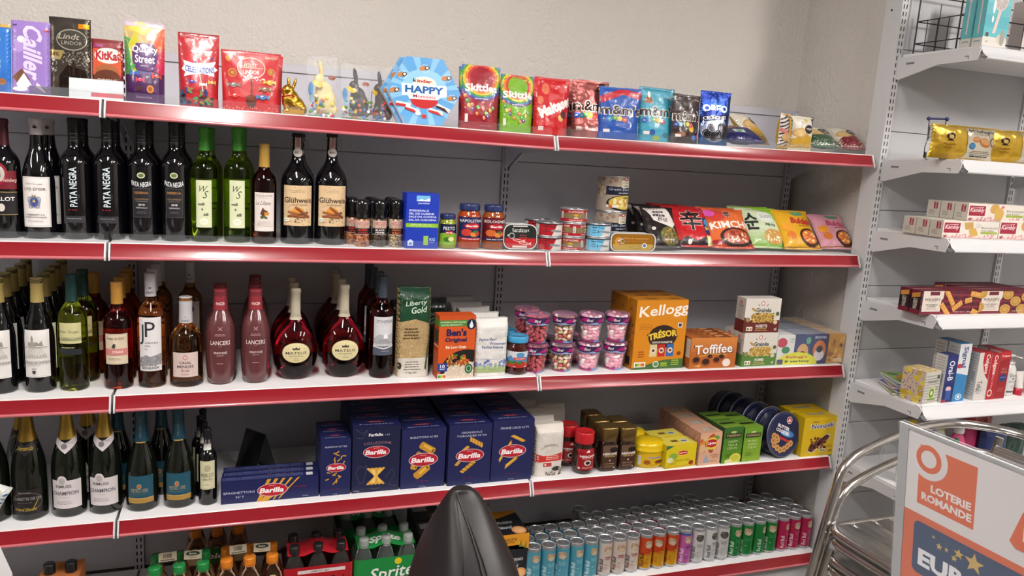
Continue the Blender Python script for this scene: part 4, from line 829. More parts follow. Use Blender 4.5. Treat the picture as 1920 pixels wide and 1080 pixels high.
def hexbox():
    y = .055; z = zs(1, .9); xa, xb = xat(724, y, z), xat(862, y, z); W = xb-xa; R = W/2; ap = R*math.cos(PI/6)
    P = [(R*math.cos(PI/3*i), R*math.sin(PI/3*i)*1.0) for i in range(6)]; P = [(x, y_+ap) for x, y_ in P]
    root = None
    for k, (c, lab) in enumerate((('#d9e0e6', 'pale blue hexagonal gift box of chocolates, front of two'), ('#c8b8bc', 'hexagonal gift box of chocolates behind the front pale blue one'))):
        if k == 0:
            g = G(); g.prism([(a, b) for a, b in P], 0, .028, '#dfe2e4'); A = Art(W, 2*ap); a_kin(A)
            hexL = []
            for c_, T in A.L:
                o_ = []
                for t in T:
                    q = [p for p in t]
                    for i in range(6):
                        (ax, az), (bx, bz) = P[i], P[(i+1) % 6]; nx_, nz_ = az-bz, bx-ax; o2 = []
                        for j in range(len(q)):
                            u, v = q[j-1], q[j]; du = (u[0]-R-ax)*nx_+(u[1]-az)*nz_; dv = (v[0]-R-ax)*nx_+(v[1]-az)*nz_
                            if (du >= 0) != (dv >= 0): tt = du/(du-dv); o2.append((u[0]+(v[0]-u[0])*tt, u[1]+(v[1]-u[1])*tt))
                            if dv >= 0: o2.append(v)
                        q = o2
                        if len(q) < 3: break
                    if len(q) >= 3: o_ += [[q[0], q[j], q[j+1]] for j in range(1, len(q)-1)]
                hexL.append((c_, o_))
            A.L = hexL; lay(g, A, flat((-R, 0, 0), (1, 0, 0), (0, 0, 1)))
            for i in range(6):
                (ax, az), (bx, bz) = P[i], P[(i+1) % 6]; g.add([(ax, .022, az), (bx, .022, bz), (bx, .026, bz), (ax, .026, az)], [(0, 1, 2, 3)], '#a03444', T=Matrix.Translation((0, 0, ap)) @ Matrix.Scale(1.002, 4) @ Matrix.Translation((0, 0, -ap)))
            root = g.build('gift_box', 'gloss', None, ((xa+xb)/2, y, z+.0045), (math.radians(-5), 0, 0)); tag(root, lab, 'box')
        else: dup(root, root.location+Vector((-.012, .036, 0)), lab)
hexbox()
def a_sk(base, t='Skittles', tw=.86, tx=.5):
    def f(a):
        a.bg(base); cols = ['#5c2c6c', '#2c5ca0', '#3c8a3c', '#c8b02c', '#c8702c', '#b82c2c']
        for i, c in enumerate(cols): a.ell(.5, .8, .66-.06*i, .36-.03*i, c, n=32)
        a.ell(.5, .8, .3, .18, base, n=28).text(t, tx, .645, tw, .125, '#e2dcdc', .035, arc=.1)
        a.lines(.5, .47, .5, 1, '#e0c8c4', t=.012)
        for i, (x, y, c) in enumerate([(.08, .52, '#c8702c'), (.12, .44, '#3c8a3c'), (.16, .37, '#c8b02c'), (.25, .31, '#5c3c7c'), (.24, .38, '#c86a4c'), (.38, .34, '#4c9a3c'), (.36, .24, '#c86a2c'), (.52, .32, '#c8702c'), (.6, .25, '#3c9a3c'), (.66, .2, '#6c3c8c'), (.55, .18, '#c86c4c'), (.72, .3, '#c8a02c'), (.8, .34, '#4c8a3c')]): a.ell(x, y, .045, .033, c, n=12, sq=False).ell(x-.01, y+.01, .015, .009, '#e8e4e0', n=8)
        a.rect(.06, .1, .07, .13, '#d8d0d0').lines(.6, .05, .4, 1, '#a08a8a')
    return f
o = bag('sweet_pouch', 'dark red pouch of round sweets with rainbow arch', 866, 938, 123, 1, .035, .05, 'pouch', '#8c1424', a_sk('#8c1424'), tilt=3, cat='pouch')
dup(o, o.location+Vector((.01, .07, 0)), 'dark red rainbow pouch behind the front one, beside the hexagonal box')
o = bag('sweet_pouch', 'bright green pouch of round sweets with rainbow arch', 939, 1002, 141, 1, .035, .05, 'pouch', '#6ca01c', a_sk('#6ca01c', 'Skittle', .9), tilt=3, cat='pouch')
dup(o, o.location+Vector((0, .07, 0)), 'green rainbow pouch standing behind the front bright green one')
def a_mal(a): a.bg('#b4141c').ell(.3, .8, .1, .1, '#c8684c').ell(.15, .6, .08, .07, '#c8684c').text('Maltesers', .64, .52, 1.15, .2, '#e6dcda', .05, 0, 24).ell(.72, .3, .09, .06, '#c8a05c', 30).ell(.8, .36, .09, .07, '#4c1c14', 30).rect(.1, .07, .12, .07, '#d8c8c4')
o = bag('sweet_pouch', 'bright red pouch of malt balls with slanted white lettering', 1003, 1069, 146, 1, .03, .055, 'pouch', '#b4141c', a_mal, tilt=3, cat='pouch', amp=.004)
dup(o, o.location+Vector((-.004, .085, 0)), 'bright red pouch of malt balls behind the front one')
def a_mm(base, extra, dk='#2a1814', y=.56):
    def f(a):
        a.bg(base); extra(a); a.text("m&m's", .51, y, 1.04, .225, '#d8cfc8', .045, .04).text("m&m's", .51, y, .98, .19, dk, .02, .04)
        for x, yy, c in ((.1, .38, '#2c4c9c'), (.22, .38, '#3c8ab0'), (.34, .4, '#4c8a3c'), (.46, .39, '#c8a82c'), (.58, .37, '#b83c3c')): a.ell(x, yy, .065, .05, c, n=14).text('m', x, yy, .05, .025, '#e4e0dc', 0)
        a.rect(.08, .12, .14, .06, '#d8ccc8')
    return f
def e_pink(a): a.rect(0, .9, 1, .1, '#a85c58').poly([(.6, .82), (1, .82), (1, .98), (.75, .98)], '#3c2420').text('minis', .82, .89, .2, .04, '#d8ccc8').poly([(.1, .15), (.9, .25), (.8, .1)], '#c48a88')
o = bag('sweet_pouch', 'crumpled dusty pink pouch of button sweets', 1074, 1142, 152, 1, .062, .055, 'pouch', '#a8605e', a_mm('#a8605e', e_pink), tilt=3, cat='pouch', amp=.004, m='foil')
dup(o, o.location+Vector((-.006, .085, 0)), 'dusty pink pouch of button sweets behind the front one')
def e_blue(a): a.poly([(.0, .66), (.0, .8), (.5, .98), (1, .92), (1, .78), (.55, .86)], '#b02430').text('CRISPY', .84, .87, .22, .05, '#d8d0d0', 0, 0, -6)
o = bag('sweet_pouch', 'royal blue pouch of button sweets with a red band', 1126, 1202, 164, 1, .03, .055, 'pouch', '#14489c', a_mm('#14489c', e_blue), tilt=3, rot=-4, cat='pouch', amp=.003)
def e_teal(a): a.rect(0, .94, 1, .06, '#2c7c94').poly([(.1, .7), (.2, .86), (.28, .84), (.34, .7)], '#8c4c1c').ell(.24, .86, .04, .06, '#d8d8d4').text('300g', .82, .82, .16, .06, '#d8dce0').ell(.3, .16, .08, .06, '#1c4c8c').ell(.42, .06, .1, .05, '#8ca03c').ell(.7, .12, .1, .05, '#2c6c84')
o = bag('sweet_pouch', 'teal pouch of button sweets between the blue and brown ones', 1199, 1268, 165, 1, .05, .055, 'pouch', '#3c94ac', a_mm('#3c94ac', e_teal), tilt=3, rot=4, cat='pouch', amp=.002)
def e_brn(a): a.text('250g', .85, .9, .16, .05, '#b8a8a4').ell(.25, .18, .15, .05, '#8a5a3c').ell(.7, .12, .09, .05, '#3c6cb0').ell(.86, .15, .06, .04, '#b03c5c').ell(.6, .3, .1, .07, '#c8a02c')
o = bag('sweet_pouch', 'dark brown pouch of button sweets beside the teal one', 1260, 1316, 178, 1, .03, .045, 'pouch', '#2c1a18', a_mm('#2c1a18', e_brn), tilt=3, rot=6, cat='pouch', amp=.003)
def a_or(a):
    a.grad(0, 0, 1, 1, '#2c5c94', '#1c2c7c', 6).text('OREO', .46, .68, .82, .14, '#b8c8dc', .03).text('OREO', .46, .68, .76, .11, '#e0e4ea', .01).ell(.42, .48, .46, .17, '#1c2c6c').ell(.42, .3, .42, .26, '#9aa4c0').poly([(.0, .42), (.88, .5), (.88, .58), (.0, .52)], '#16182a').text('CRUNCHIES', .44, .505, .74, .06, '#c8ccd4', .01, 0, 4)
    for x, y in ((.18, .2), (.36, .16), (.55, .2), (.72, .18), (.3, .3), (.64, .32), (.8, .3)): a.ell(x, y, .12, .09, '#1c1a1e', 20, 16).ell(x+.02, y, .08, .05, '#3c3a40', 20, 12).ring(x, y, .1, .07, .01, '#8a8a92', 12)
bag('sweet_pouch', 'shiny blue pouch of dark cookie bites', 1314, 1371, 172, 1, .03, .05, 'pouch', '#23367c', a_or, tilt=3, cat='pouch', amp=.002, m='foil')
def lump(name, label, px0, px1, y, T, h, c, fn, tilt, rot=0, roll=0, mode='pillow', amp=.003, lift=0, group=None, m='film', s=1, cat='bag'):
    return bag(name, label, px0, px1, 0, s, y, T, mode, c, fn, tilt=tilt, rot=rot, roll=roll, h=h, amp=amp, lift=lift, group=group, m=m, cat=cat)
def a_navy(a): a.bg('#1c1c54').ell(.3, .75, .25, .15, '#8a5c3c').rect(.3, .3, .3, .2, '#b8ccd0').ell(.45, .4, .08, .06, '#4c8a4c')
lump('snack_bag', 'dark navy bag lying flat beside the blue cookie pouch', 1368, 1440, .05, .045, .13, '#1c1c50', a_navy, 68, rot=-6)
def a_vy(c1, c2):
    def f(a): a.bg('#c9c3b4').poly([(0, 0), (1, 0), (1, .35), (.6, .5), (0, .3)], c1).ell(.35, .5, .3, .14, '#b8945c').ell(.35, .5, .22, .1, '#c8a870').ell(.72, .62, .2, .13, '#1c1c1e').text('vaya', .72, .62, .28, .07, '#d8d4cc').poly([(.9, .7), (1, .7), (1, 1), (.85, 1)], c2).ell(.6, .88, .08, .05, '#c8b84c').lines(.5, .8, .3, 1, '#8a8678')
    return f
lump('snack_bag', 'yellow and white snack bag lying behind the navy one', 1412, 1458, .15, .05, .17, '#b8902c', a_vy('#b8902c', '#3c3c3c'), 50, rot=20)
def a_str(a):
    a.bg('#c9c4bc')
    for i in range(9): a.poly([(0, .1*i), (.5, .1*i+.14), (.5, .1*i+.18), (0, .1*i+.04)], '#242226'); a.poly([(1, .1*i), (.5, .1*i+.14), (.5, .1*i+.18), (1, .1*i+.04)], '#242226')
    a.rect(.42, 0, .18, 1, '#b88a2c').ell(.3, .35, .25, .12, '#b8945c').poly([(0, 0), (1, 0), (1, .14), (0, .1)], '#b8902c').poly([(.0, .6), (.3, .5), (.2, .42), (0, .5)], '#c06c6c')
bag('snack_bag', 'black-and-white striped yellow snack bag standing on the top shelf', 1452, 1492, 213, 1, .035, .04, 'pillow', '#b8902c', a_str, rot=30, amp=.003)
bag('snack_bag', 'white and yellow snack bag with black oval, standing on the top shelf', 1482, 1527, 219, 1, .045, .04, 'pillow', '#c9c3b4', a_vy('#b8902c', '#2c2c2e'), amp=.003, tilt=4)
lump('snack_bag', 'green and white snack bag lying flat on the top shelf', 1528, 1582, .045, .045, .15, '#2c4c34', a_vy('#2c4c34', '#3c5c44'), 62, rot=-10)
lump('snack_bag', 'dark red and white snack bag lying at the right end of the top shelf', 1588, 1632, .045, .045, .15, '#6c1424', a_vy('#6c1424', '#c8a8a8'), 60, rot=-8, roll=0)
# ================================================================== SECOND SHELF GOODS
def a_spc(t, c):
    def f(a): a.rect(0, 0, 1, .45, '#1c1a1c').rect(0, .45, 1, .55, '#c0a090').ell(.5, .78, .26, .11, '#9c2c34').ell(.5, .78, .22, .08, '#c8a8a0').text('Kania', .5, .78, .3, .07, '#9c2c34').scatter(6, .35, .65, .5, .64, .02, .02, ['#5c4c3c'], 3).text(t[0], .5, .32, .5, .12, c, .03).text(t[1], .5, .14, .5, .12, c, .03).rect(0, 0, 1, .03, '#c8c0b8').rect(.08, .5, .14, .4, '#a89a8c')
    return f
SPG = mat('mill_glass', '#c8c4c0', rough=.05, trans=.6, ior=1.3)
def grinder(px, y, t, c, cont, label, group='pepper and spice mills'):
    z = zs(2, xat(px, y, 1.353)); x = xat(px, y, z); z = zs(2, x); H = zat(374, x, y)-z; R = .0215
    root = empty('spice_mill', (x, y, z+.0003), label, 'spice mill', group)
    g = G(); g.lathe([(.9*R, 0), (R, .002), (R, H*.25), (R*.98, H*.26), (R*.98, H*.5), (R, H*.52), (R*.95, H*.6), (0, H*.6)], n=28)
    g.build('glass_jar', mat('ground_'+cont[1], cont[0], rough=.3, coat=.6, var=.0), root); o_ = root.children[0]
    m = o_.data.materials[0]; nt = m.node_tree; v = nt.nodes.new('ShaderNodeTexVoronoi'); v.inputs['Scale'].default_value = 260; tc = nt.nodes.new('ShaderNodeTexCoord'); rp = nt.nodes.new('ShaderNodeValToRGB'); nt.links.new(tc.outputs['Object'], v.inputs['Vector']); nt.links.new(v.outputs['Color'], rp.inputs[0]); rp.color_ramp.elements[0].color = lin(cont[0]); rp.color_ramp.elements[1].color = lin(cont[2]); rp.color_ramp.elements[0].position = .3; rp.color_ramp.elements[1].position = .8; nt.links.new(rp.outputs[0], nt.nodes['Principled BSDF'].inputs['Base Color'])
    g = G(); g.lathe([(R*.93, H*.58), (R*.99, H*.6), (R*.97, H*.63), (R*.86, H*.68), (R*.86, H*.72), (R*.98, H*.76), (R*.99, H*.9), (R*.9, H*.97), (R*.6, H), (0, H)], '#141316', n=28); g.build('grinder_cap', mat('black_clear_cap', '#0e0d10', rough=.08, coat=.6) if 'SPC' not in MT else MT['SPC'], root)
    A = Art(R*2.6, H*.3); a_spc(t, c)(A); g = G(); lay(g, A, (lambda f: (lambda a, b, o: f(a, b+H*.26, o)))(cylmap(lambda q: R, A.w/2)), .005, .00012, off=.0003); g.build('label', 'print', root)
    return root
MT['SPC'] = mat('black_clear_cap', '#0e0d10', rough=.08, coat=.6)
o1 = grinder(678, .045, ('RED', 'CHILI'), '#b83028', ('#5c1c10', 'chili', '#c88a5c'), 'spice mill with red flakes and red lettering, front left of the mills')
o2 = grinder(710, .05, ('BLACK', 'PEPPER'), '#d8d4d0', ('#1c1612', 'peppercorns', '#5c4a40'), 'spice mill of black peppercorns with white lettering, front middle')
o3 = grinder(741, .05, ('PEPPER', 'MIX'), '#c8642c', ('#4c3a24', 'mixed_pepper', '#c8b08c'), 'spice mill of pale mixed peppercorns with orange lettering, front right')
for o, nm in ((o1, 'red flakes'), (o2, 'black pepper'), (o3, 'mixed pepper')):
    for k in (1, 2): dup(o, o.location+Vector((-.006*k if o is o2 else (-.022 if (o is o1) else 0), .047*k, 0)), 'black-capped spice mill of %s, %s in its file' % (nm, ORD[k]))
def a_salt(a):
    a.bg('#1434a8').rect(.3, .86, .42, .1, '#6cb0dc').poly([(.3, .86), (.45, .9), (.55, .88), (.72, .92), (.72, .86)], '#e0e8f0').text('JuraSel', .52, .82, .35, .035, '#c8d4ea', .02)
    for i, t in enumerate(('SPEISESALZ', 'SEL DE CUISINE', 'SALE DA CUCINA', 'SAL DA CUSCHINA')): a.text(t, .08+(.62, .78, .86, .86)[i]/2, .69-.056*i, (.62, .78, .86, .86)[i], .036, '#c4ccea', .03)
    a.rect(0, .385, 1, .075, '#7cae28').lines(.5, .435, .85, 2, '#c8dca0', .028, .009).text('1', .63, .15, .15, .17, '#8cb444', .06).text('KG', .83, .17, .17, .055, '#a8c4e0', .02).rect(.75, .11, .14, .006, '#a8c4e0').rect(.07, .05, .17, .09, '#c8d8ec').poly([(.05, .12), (.155, .17), (.26, .12)], '#c8d8ec').rect(.11, .07, .09, .04, '#5c7cc0')
carton('salt_box', 'tall blue one kilogram carton of table salt', 759, 820, 363, 2, .012, .055, '#1434a8', a_salt, rot=3)
def a_pesto(a): a.bg('#141c3c').rect(0, 0, 1, .5, '#7ca82c').ell(.5, .5, .5, .1, '#7ca82c').text('PESTO', .5, .8, .62, .16, '#d8dce0', .01).ell(.5, .6, .22, .08, '#b0202c').text('Barilla', .5, .6, .3, .07, '#e4dcdc', .03, .2).ell(.4, .28, .18, .12, '#3c6c24').ell(.6, .3, .15, .1, '#d8d49c').lines(.5, .1, .6, 1, '#c8d8a0')
jar('pesto_jar', 'small green jar of pesto with dark blue lid', 837, 2, 401, .045, .028, 'pesto', '#26305c', a_pesto, (.1, .72), law=.062)
def a_sau(t, c, band, top):
    def f(a): a.bg(top).text(t, .5, .84, .88, .12, '#d8d4d4', .01).ell(.52, .62, .28, .12, '#b0202c').text('Barilla', .52, .62, .42, .09, '#e8e0e0', .03, .2).ell(.32, .34, .18, .15, c).ell(.56, .26, .12, .1, '#c8843c').ell(.7, .3, .1, .09, c).ell(.62, .38, .1, .05, '#3c6c2c').rect(0, 0, 1, .12, band).lines(.5, .05, .8, 1, '#d8c8c8', t=.03).lines(.88, .5, .12, 2, '#a8a4b0')
    return f
jar('sauce_jar', 'tomato sauce jar with blue label and blue lid, left of the two sauces', 877, 2, 382, .05, .0375, 'sauce', '#26305c', a_sau('NAPOLETANA', '#b8382c', '#a0202c', '#1c2450'), (.2, .72), law=.095, group='pasta sauce jars')
jar('sauce_jar', 'meat sauce jar with maroon label and blue lid, right of the two sauces', 922, 2, 384, .05, .0365, 'sauce2', '#26305c', a_sau('BOLOGNESE', '#c0602c', '#1c2450', '#5c1420'), (.2, .72), law=.095, group='pasta sauce jars')
# flat tins on edge
def rrect(w, h, r, n=6):
    P = []
    for cx, cy, a0 in ((w/2-r, h-r, 0), (-w/2+r, h-r, 90), (-w/2+r, r, 180), (w/2-r, r, 270)):
        for i in range(n+1): t = math.radians(a0+90*i/n); P.append((cx+r*math.cos(t), cy+r*math.sin(t)))
    return P
def flattin(name, label, px0, px1, y, h, d, art, rim, label2, dx=-.01, dy=.032):
    z = zs(2, xat(px0, y, 1.35)); x0, x1 = xat(px0, y, z), xat(px1, y, z); w = x1-x0; r = h*.32
    root = empty(name, ((x0+x1)/2, y, z+.0028), label, 'tin', None, (math.radians(-4), 0, 0))
    g = G(); P = rrect(w, h, r); Q = [(a*.955, (b-h/2)*.92+h/2) for a, b in P]; n = len(P)
    g.prism(P, .002, .005); g.prism(Q, .004, d-.003, '#a8a08c'); g.prism(P, d-.003, d)
    v = [(a, 0, b) for a, b in P]+[(a, .0, b) for a, b in Q]; g.add(v+[(a, .002, b) for a, b in P], [(i, (i+1) % n, (i+1) % n+n, i+n) for i in range(n)]+[(i, i+2*n, (i+1) % n+2*n, (i+1) % n) for i in range(n)], '#c8c8ca'); g.add([(a, .0012, b) for a, b in Q]+[(a, 0, b) for a, b in Q], [tuple(range(n))[::-1]]+[(i, i+n, (i+1) % n+n, (i+1) % n) for i in range(n)], rim)
    g.build('tin_body', 'gloss', root)
    g = G(); A = Art(w*.9, h*.9); art(A); 
    L2 = []
    PP = [(a+w*.45, b) for a, b in rrect(w*.9, h*.9, r*.85)]
    for c_, T in A.L:
        o_ = []
        for t in T:
            q = list(t)
            for i in range(len(PP)):
                A0, B0 = PP[i], PP[(i+1) % len(PP)]; nx_, ny_ = A0[1]-B0[1], B0[0]-A0[0]; o2 = []
                for j in range(len(q)):
                    u, v_ = q[j-1], q[j]; du = (u[0]-A0[0])*nx_+(u[1]-A0[1])*ny_; dv = (v_[0]-A0[0])*nx_+(v_[1]-A0[1])*ny_
                    if (du >= 0) != (dv >= 0): tt = du/(du-dv); o2.append((u[0]+(v_[0]-u[0])*tt, u[1]+(v_[1]-u[1])*tt))
                    if dv >= 0: o2.append(v_)
                q = o2
                if len(q) < 3: break
            if len(q) >= 3: o_ += [[q[0], q[j], q[j+1]] for j in range(1, len(q)-1)]
        L2.append((c_, o_))
    A.L = L2; lay(g, A, flat((-w*.45, .001, h*.05), (1, 0, 0), (0, 0, 1))); g.build('label', 'gloss', root)
    g = G(); cx = -w*.26; g.tube([(cx+.0085*math.cos(t), -.0015, h*.53+.0085*math.sin(t)) for t in [i*PI/8 for i in range(16)]], .0014, '#c8c8ca', closed=True, n=6); g.ball((cx-.011, -.001, h*.53), (.005, .0015, .004), '#b8b8bc'); g.build('ring_pull', 'metal', root)
    dup(root, root.location+Vector((dx, dy, 0)), label2)
def a_sar(a):
    a.bg('#1e2422').rect(0, 0, 1, .44, '#a81c24').rect(.25, .93, .48, .05, '#c8c0bc').rect(.25, .02, .48, .09, '#c8c0bc').text('Sardines', .5, .8, .56, .13, '#c4c8c4', 0).lines(.5, .7, .6, 1, '#c4c8c4', t=.025).lines(.6, .55, .3, 2, '#8c3c3c', .09, .03)
    for x, y in ((.42, .34), (.62, .22)): a.ell(x, y, .18, .06, '#d8b4b0', -8, 16).poly([(x+.14, y-.02), (x+.24, y+.05), (x+.23, y-.09)], '#d8b4b0').ell(x, y, .15, .03, '#a81c24', -8, 12)
flattin('sardine_tin', 'rectangular red and black sardine tin standing on edge, front one', 943, 1006, .02, .08, .026, a_sar, '#1e2422', 'sardine tin standing behind the front red and black one')
def a_mac(a):
    a.bg('#8a5c14').rect(0, 0, 1, .38, '#a88a34').text('Filets de maquereaux', .58, .72, .6, .11, '#c89c5c', .01).text('MOUTARDE ANCIENNE', .58, .55, .54, .07, '#b07c3c', .01).ell(.14, .5, .09, .3, '#b8863c').ell(.78, .3, .06, .16, '#d8d4d0').ell(.78, .3, .04, .1, '#4c6cb0').line([(.4, .2), (.5, .28), (.66, .26), (.7, .15), (.55, .12), (.4, .2)], .006, '#6c5c1c')
flattin('mackerel_tin', 'long golden mackerel tin standing on edge, front one', 1144, 1228, .018, .06, .026, a_mac, '#6c4a14', 'golden mackerel tin standing behind the front one')
def a_tun(c, red):
    def f(a):
        for k in range(3):
            x = k/3; a.rect(x, 0, .34, 1, c)
            a.poly([(x+.14, 0), (x+.2, .95), (x+.3, .95), (x+.3, 0)], '#c9c4c2'); a.ell(x+.2, .4, .08, .1, '#7c868c', -5, 14).poly([(x+.12, .4), (x+.1, .55), (x+.1, .25)], '#3c444c').text('Best Tuna', x+.1, .78, .14, .13, '#141c2c', .02).lines(x+.06, .5, .06, 2, '#1c2c3c', .2, .05)
        a.rect(0, .95, 1, .05, '#1c2030')
    return f
RT = .0445; HT = .0455
TR = [('tuna_tin', 'red and white tuna tin, lower of the pair beside the sardines', 1027, .052, '#a81c24', 0), ('tuna_tin', 'red and white tuna tin, upper of the pair beside the sardines', 1027, .052, '#a81c24', 1)]
for n, l, px, y, c, k in TR: tin(n, l, px, 2, y, RT, HT, c, a_tun(c, 1), lz=k*(HT+.0004), group='red tuna tins')
for k in (0, 1): o = tin('tuna_tin', 'red and white tuna tin behind the front pair, %s one' % ('lower', 'upper')[k], 1006, 2, .145, RT, HT, '#a81c24', a_tun('#a81c24', 1), lz=k*(HT+.0004), group='red tuna tins')
for k in (0, 1): tin('tuna_tin', 'light blue tuna tin, %s of the stacked pair' % ('lower', 'upper')[k], 1117, 2, .052, RT, HT, '#6cb4d8', a_tun('#6cb4d8', 0), lz=k*(HT+.0004), group='light blue tuna tins')
def a_sup(off):
    def f(a):
        a.bg('#7c6a4c').rect(0, .72, 1, .28, '#a0202c').rect(0, 0, 1, .26, '#a0202c')
        for k in range(3):
            x = (k*.333+off) % 1-.1; a.rect(x-.1, .7, .3, .0, '#7c6a4c').text('SUPREME', x+.12, .85, .2, .16, '#c8b0a0', .03).text('THON ROSE', x+.12, .12, .17, .12, '#d8b8b0', .03).ell(x+.12, .55, .03, .1, '#c8982c').ell(x+.12, .33, .03, .05, '#d8ccc0').rect(x+.26, .25, .035, .6, '#c8c4c0').lines(x+.278, .75, .02, 5, '#2c2c30', .1, .05)
    return f
for k, (px, of) in enumerate(((1070, .4), (1070, .28), (1071, .44))): tin('tuna_tin', 'red and olive tuna tin, %s of the stack of three' % ('bottom', 'middle', 'top')[k], px, 2, .052, RT, HT, '#a0202c', a_sup(of), lz=k*(HT+.0004), group='red and olive tuna tins')
def a_gra(a):
    a.bg('#a8988a').scatter(60, 0, 1, .45, 1, .03, .03, ['#b8a88c', '#9c8c84', '#c8b48c', '#8c7464'], 4).rect(.3, .48, .6, .25, '#181c30').text('Gratin Dauphinois', .6, .64, .52, .1, '#b8c8d8', 0, .2).lines(.6, .53, .3, 1, '#c8ccd4', t=.02).rect(.52, .7, .16, .22, '#cfc8b4').text('Côté', .6, .85, .12, .06, '#3c3c34', 0, .2).text('TABLE', .6, .76, .11, .05, '#3c3c34').ell(.6, .95, .04, .05, '#a03c44').ell(.6, .955, .02, .025, '#d8c8c4')
    a.ell(.62, .24, .3, .25, '#1c1c24', n=30).ell(.62, .26, .27, .21, '#c8ac4c', n=28).scatter(30, .42, .82, .12, .4, .035, .025, ['#d8c47c', '#b8983c', '#e0d09c'], 7).ell(.6, .4, .06, .02, '#4c5c2c').rect(.32, .1, .16, .08, '#d8d4cc').ell(.38, .14, .03, .04, '#c8602c')
for k in (0, 1): tin('potato_gratin_tin', 'tall tin of potato gratin, %s of the stacked pair' % ('lower', 'upper')[k], 1140, 2, .16, .055, .122, '#a8988a', a_gra, lz=k*.1224, group='potato gratin tins', law=.24)
# instant noodle bags leaning back
def nood(label, px0, px1, h, c, fn, y=.03, tilt=42, rot=0, roll=0, m='film', lift=0): return bag('noodle_bag', label, px0, px1, 0, 2, y, .038, 'pillow', c, fn, tilt=tilt, rot=rot, roll=roll, h=h, amp=.003, m=m, lift=lift)
def a_blk(a):
    a.bg('#1a1214').poly([(.05, .95), (.75, .95), (.95, .55), (.8, .42), (.25, .6)], '#cfc9c6').text('Big', .55, .62, .3, .13, '#1c1a1c', 0, .3).lines(.45, .78, .45, 2, '#2c2a2c', .09, .05).ell(.66, .24, .3, .2, '#5c5c2c', -10).scatter(40, .42, .9, .1, .4, .04, .03, ['#b88a3c', '#7c8a3c', '#8c5c2c', '#3c2c1c'], 3).ell(.2, .4, .06, .04, '#c8c4bc')
nood('black and white noodle bag leaning beside the golden tin', 1222, 1283, .17, '#1a1214', a_blk, .022, 40, -4)
for k in range(3): nood('black noodle bag behind the tall tins, %s from the left' % ['first', 'second', 'third'][k], [1183, 1200, 1216][k], [1232, 1252, 1268][k], .165, '#1a1214', a_blk, [.215, .162, .108][k], 40, -10)
def a_shin(a):
    a.bg('#b01820').poly([(0, 0), (1, 0), (1, .12), (.75, .22), (.5, .12), (.25, .22), (0, .12)], '#16141a').ell(.86, .88, .12, .08, '#b04c8c')
    a.text('辛', .45, .62, .56, .52, '#d8b4ac', .05).text('辛', .45, .62, .54, .5, '#141214', .02).rect(.74, .28, .24, .4, '#1c2c5c').ell(.86, .56, .1, .09, '#3c7ca8').text('SHIN', .86, .42, .2, .08, '#c8b43c', .03).rect(.74, .02, .24, .22, '#d8d4a0').ell(.3, .1, .05, .05, '#d8ccc8')
nood('bright red noodle bag with a large black character, at the front', 1275, 1352, .17, '#b01820', a_shin, .045, 40, -2)
for k in range(3): nood('bright red noodle bag behind the front red one, %s from the left' % ['first', 'second', 'third'][k], [1233, 1246, 1262][k], [1292, 1308, 1325][k], .17, '#98121c' if k == 0 else '#b01820', a_shin, [.215, .162, .109][k], 40, -4)
def a_kim(a):
    a.bg('#c8602c').rect(0, 0, 1, .18, '#8c1820').ell(.22, .8, .24, .18, '#b8382c').text('辛', .5, .8, .2, .2, '#c8b8b4', .05).text('辛', .5, .8, .19, .19, '#3c1c1c', .02).poly([(0, .42), (1, .5), (1, .66), (0, .62)], '#c8602c').text('KIMCHI', .5, .54, .96, .18, '#d8d4d0', .03, 0, 3).ell(.6, .24, .42, .22, '#1c1614').ell(.6, .25, .34, .17, '#a0402c').scatter(46, .36, .84, .13, .37, .035, .025, ['#c88a5c', '#a83020', '#d8b88c', '#7c2c1c'], 4).ell(.1, .85, .12, .1, '#c04c9c') 
nood('orange and white cabbage noodle bag with a black bowl', 1343, 1420, .17, '#c05028', a_kim, .022, 40, -2)
nood('orange noodle bag behind the cabbage noodle one', 1330, 1402, .17, '#c05028', a_kim, .1, 40, -3)
def a_soon(a):
    a.bg('#b8c4a4').grad(0, 0, 1, .5, '#6c9c2c', '#c0c8b0', 6).poly([(.4, 1), (1, 1), (1, .55), (.7, .8)], '#7cac2c').ell(.62, .72, .22, .14, '#c8ccc4').text('SOON', .64, .73, .3, .09, '#2c4c6c', .0).text('순', .22, .6, .34, .42, '#1c2428', .03).text('채식', .68, .52, .28, .08, '#1c4c3c', .02).ell(.7, .24, .28, .17, '#b88a4c').scatter(36, .5, .9, .14, .34, .03, .02, ['#d8c88c', '#8ca04c', '#c87c3c', '#e0d8b0'], 9)
nood('pale green and white noodle bag', 1408, 1482, .178, '#a8b88c', a_soon, .045, 40, -2)
nood('pale green noodle bag behind the front green one', 1392, 1466, .178, '#7cac2c', a_soon, .118, 40, -3)
def a_bul(base, txt):
    def f(a): a.bg(base).ell(.62, .88, .2, .08, '#4c8c6c').text('Buldak', .66, .66, .62, .16, txt, .05, .1, -4).lines(.7, .53, .4, 1, '#8c5c1c', t=.03).ell(.74, .26, .28, .22, '#3c1c14').ell(.74, .27, .22, .16, '#c86c2c').scatter(26, .58, .9, .16, .37, .035, .025, ['#d8a05c', '#b8442c', '#e4c88c'], 5).rect(0, .02, 1, .03, '#8c5c1c').ell(.2, .5, .14, .1, '#d8902c').ell(.24, .3, .12, .1, '#c8702c')
    return f
nood('golden yellow noodle bag with a dark bowl', 1478, 1546, .178, '#c8981c', a_bul('#c8981c', '#a8242c'), .022, 42, -2)
nood('golden yellow noodle bag behind the front yellow one', 1462, 1530, .17, '#c8981c', a_bul('#c8981c', '#a8242c'), .1, 42, -3)
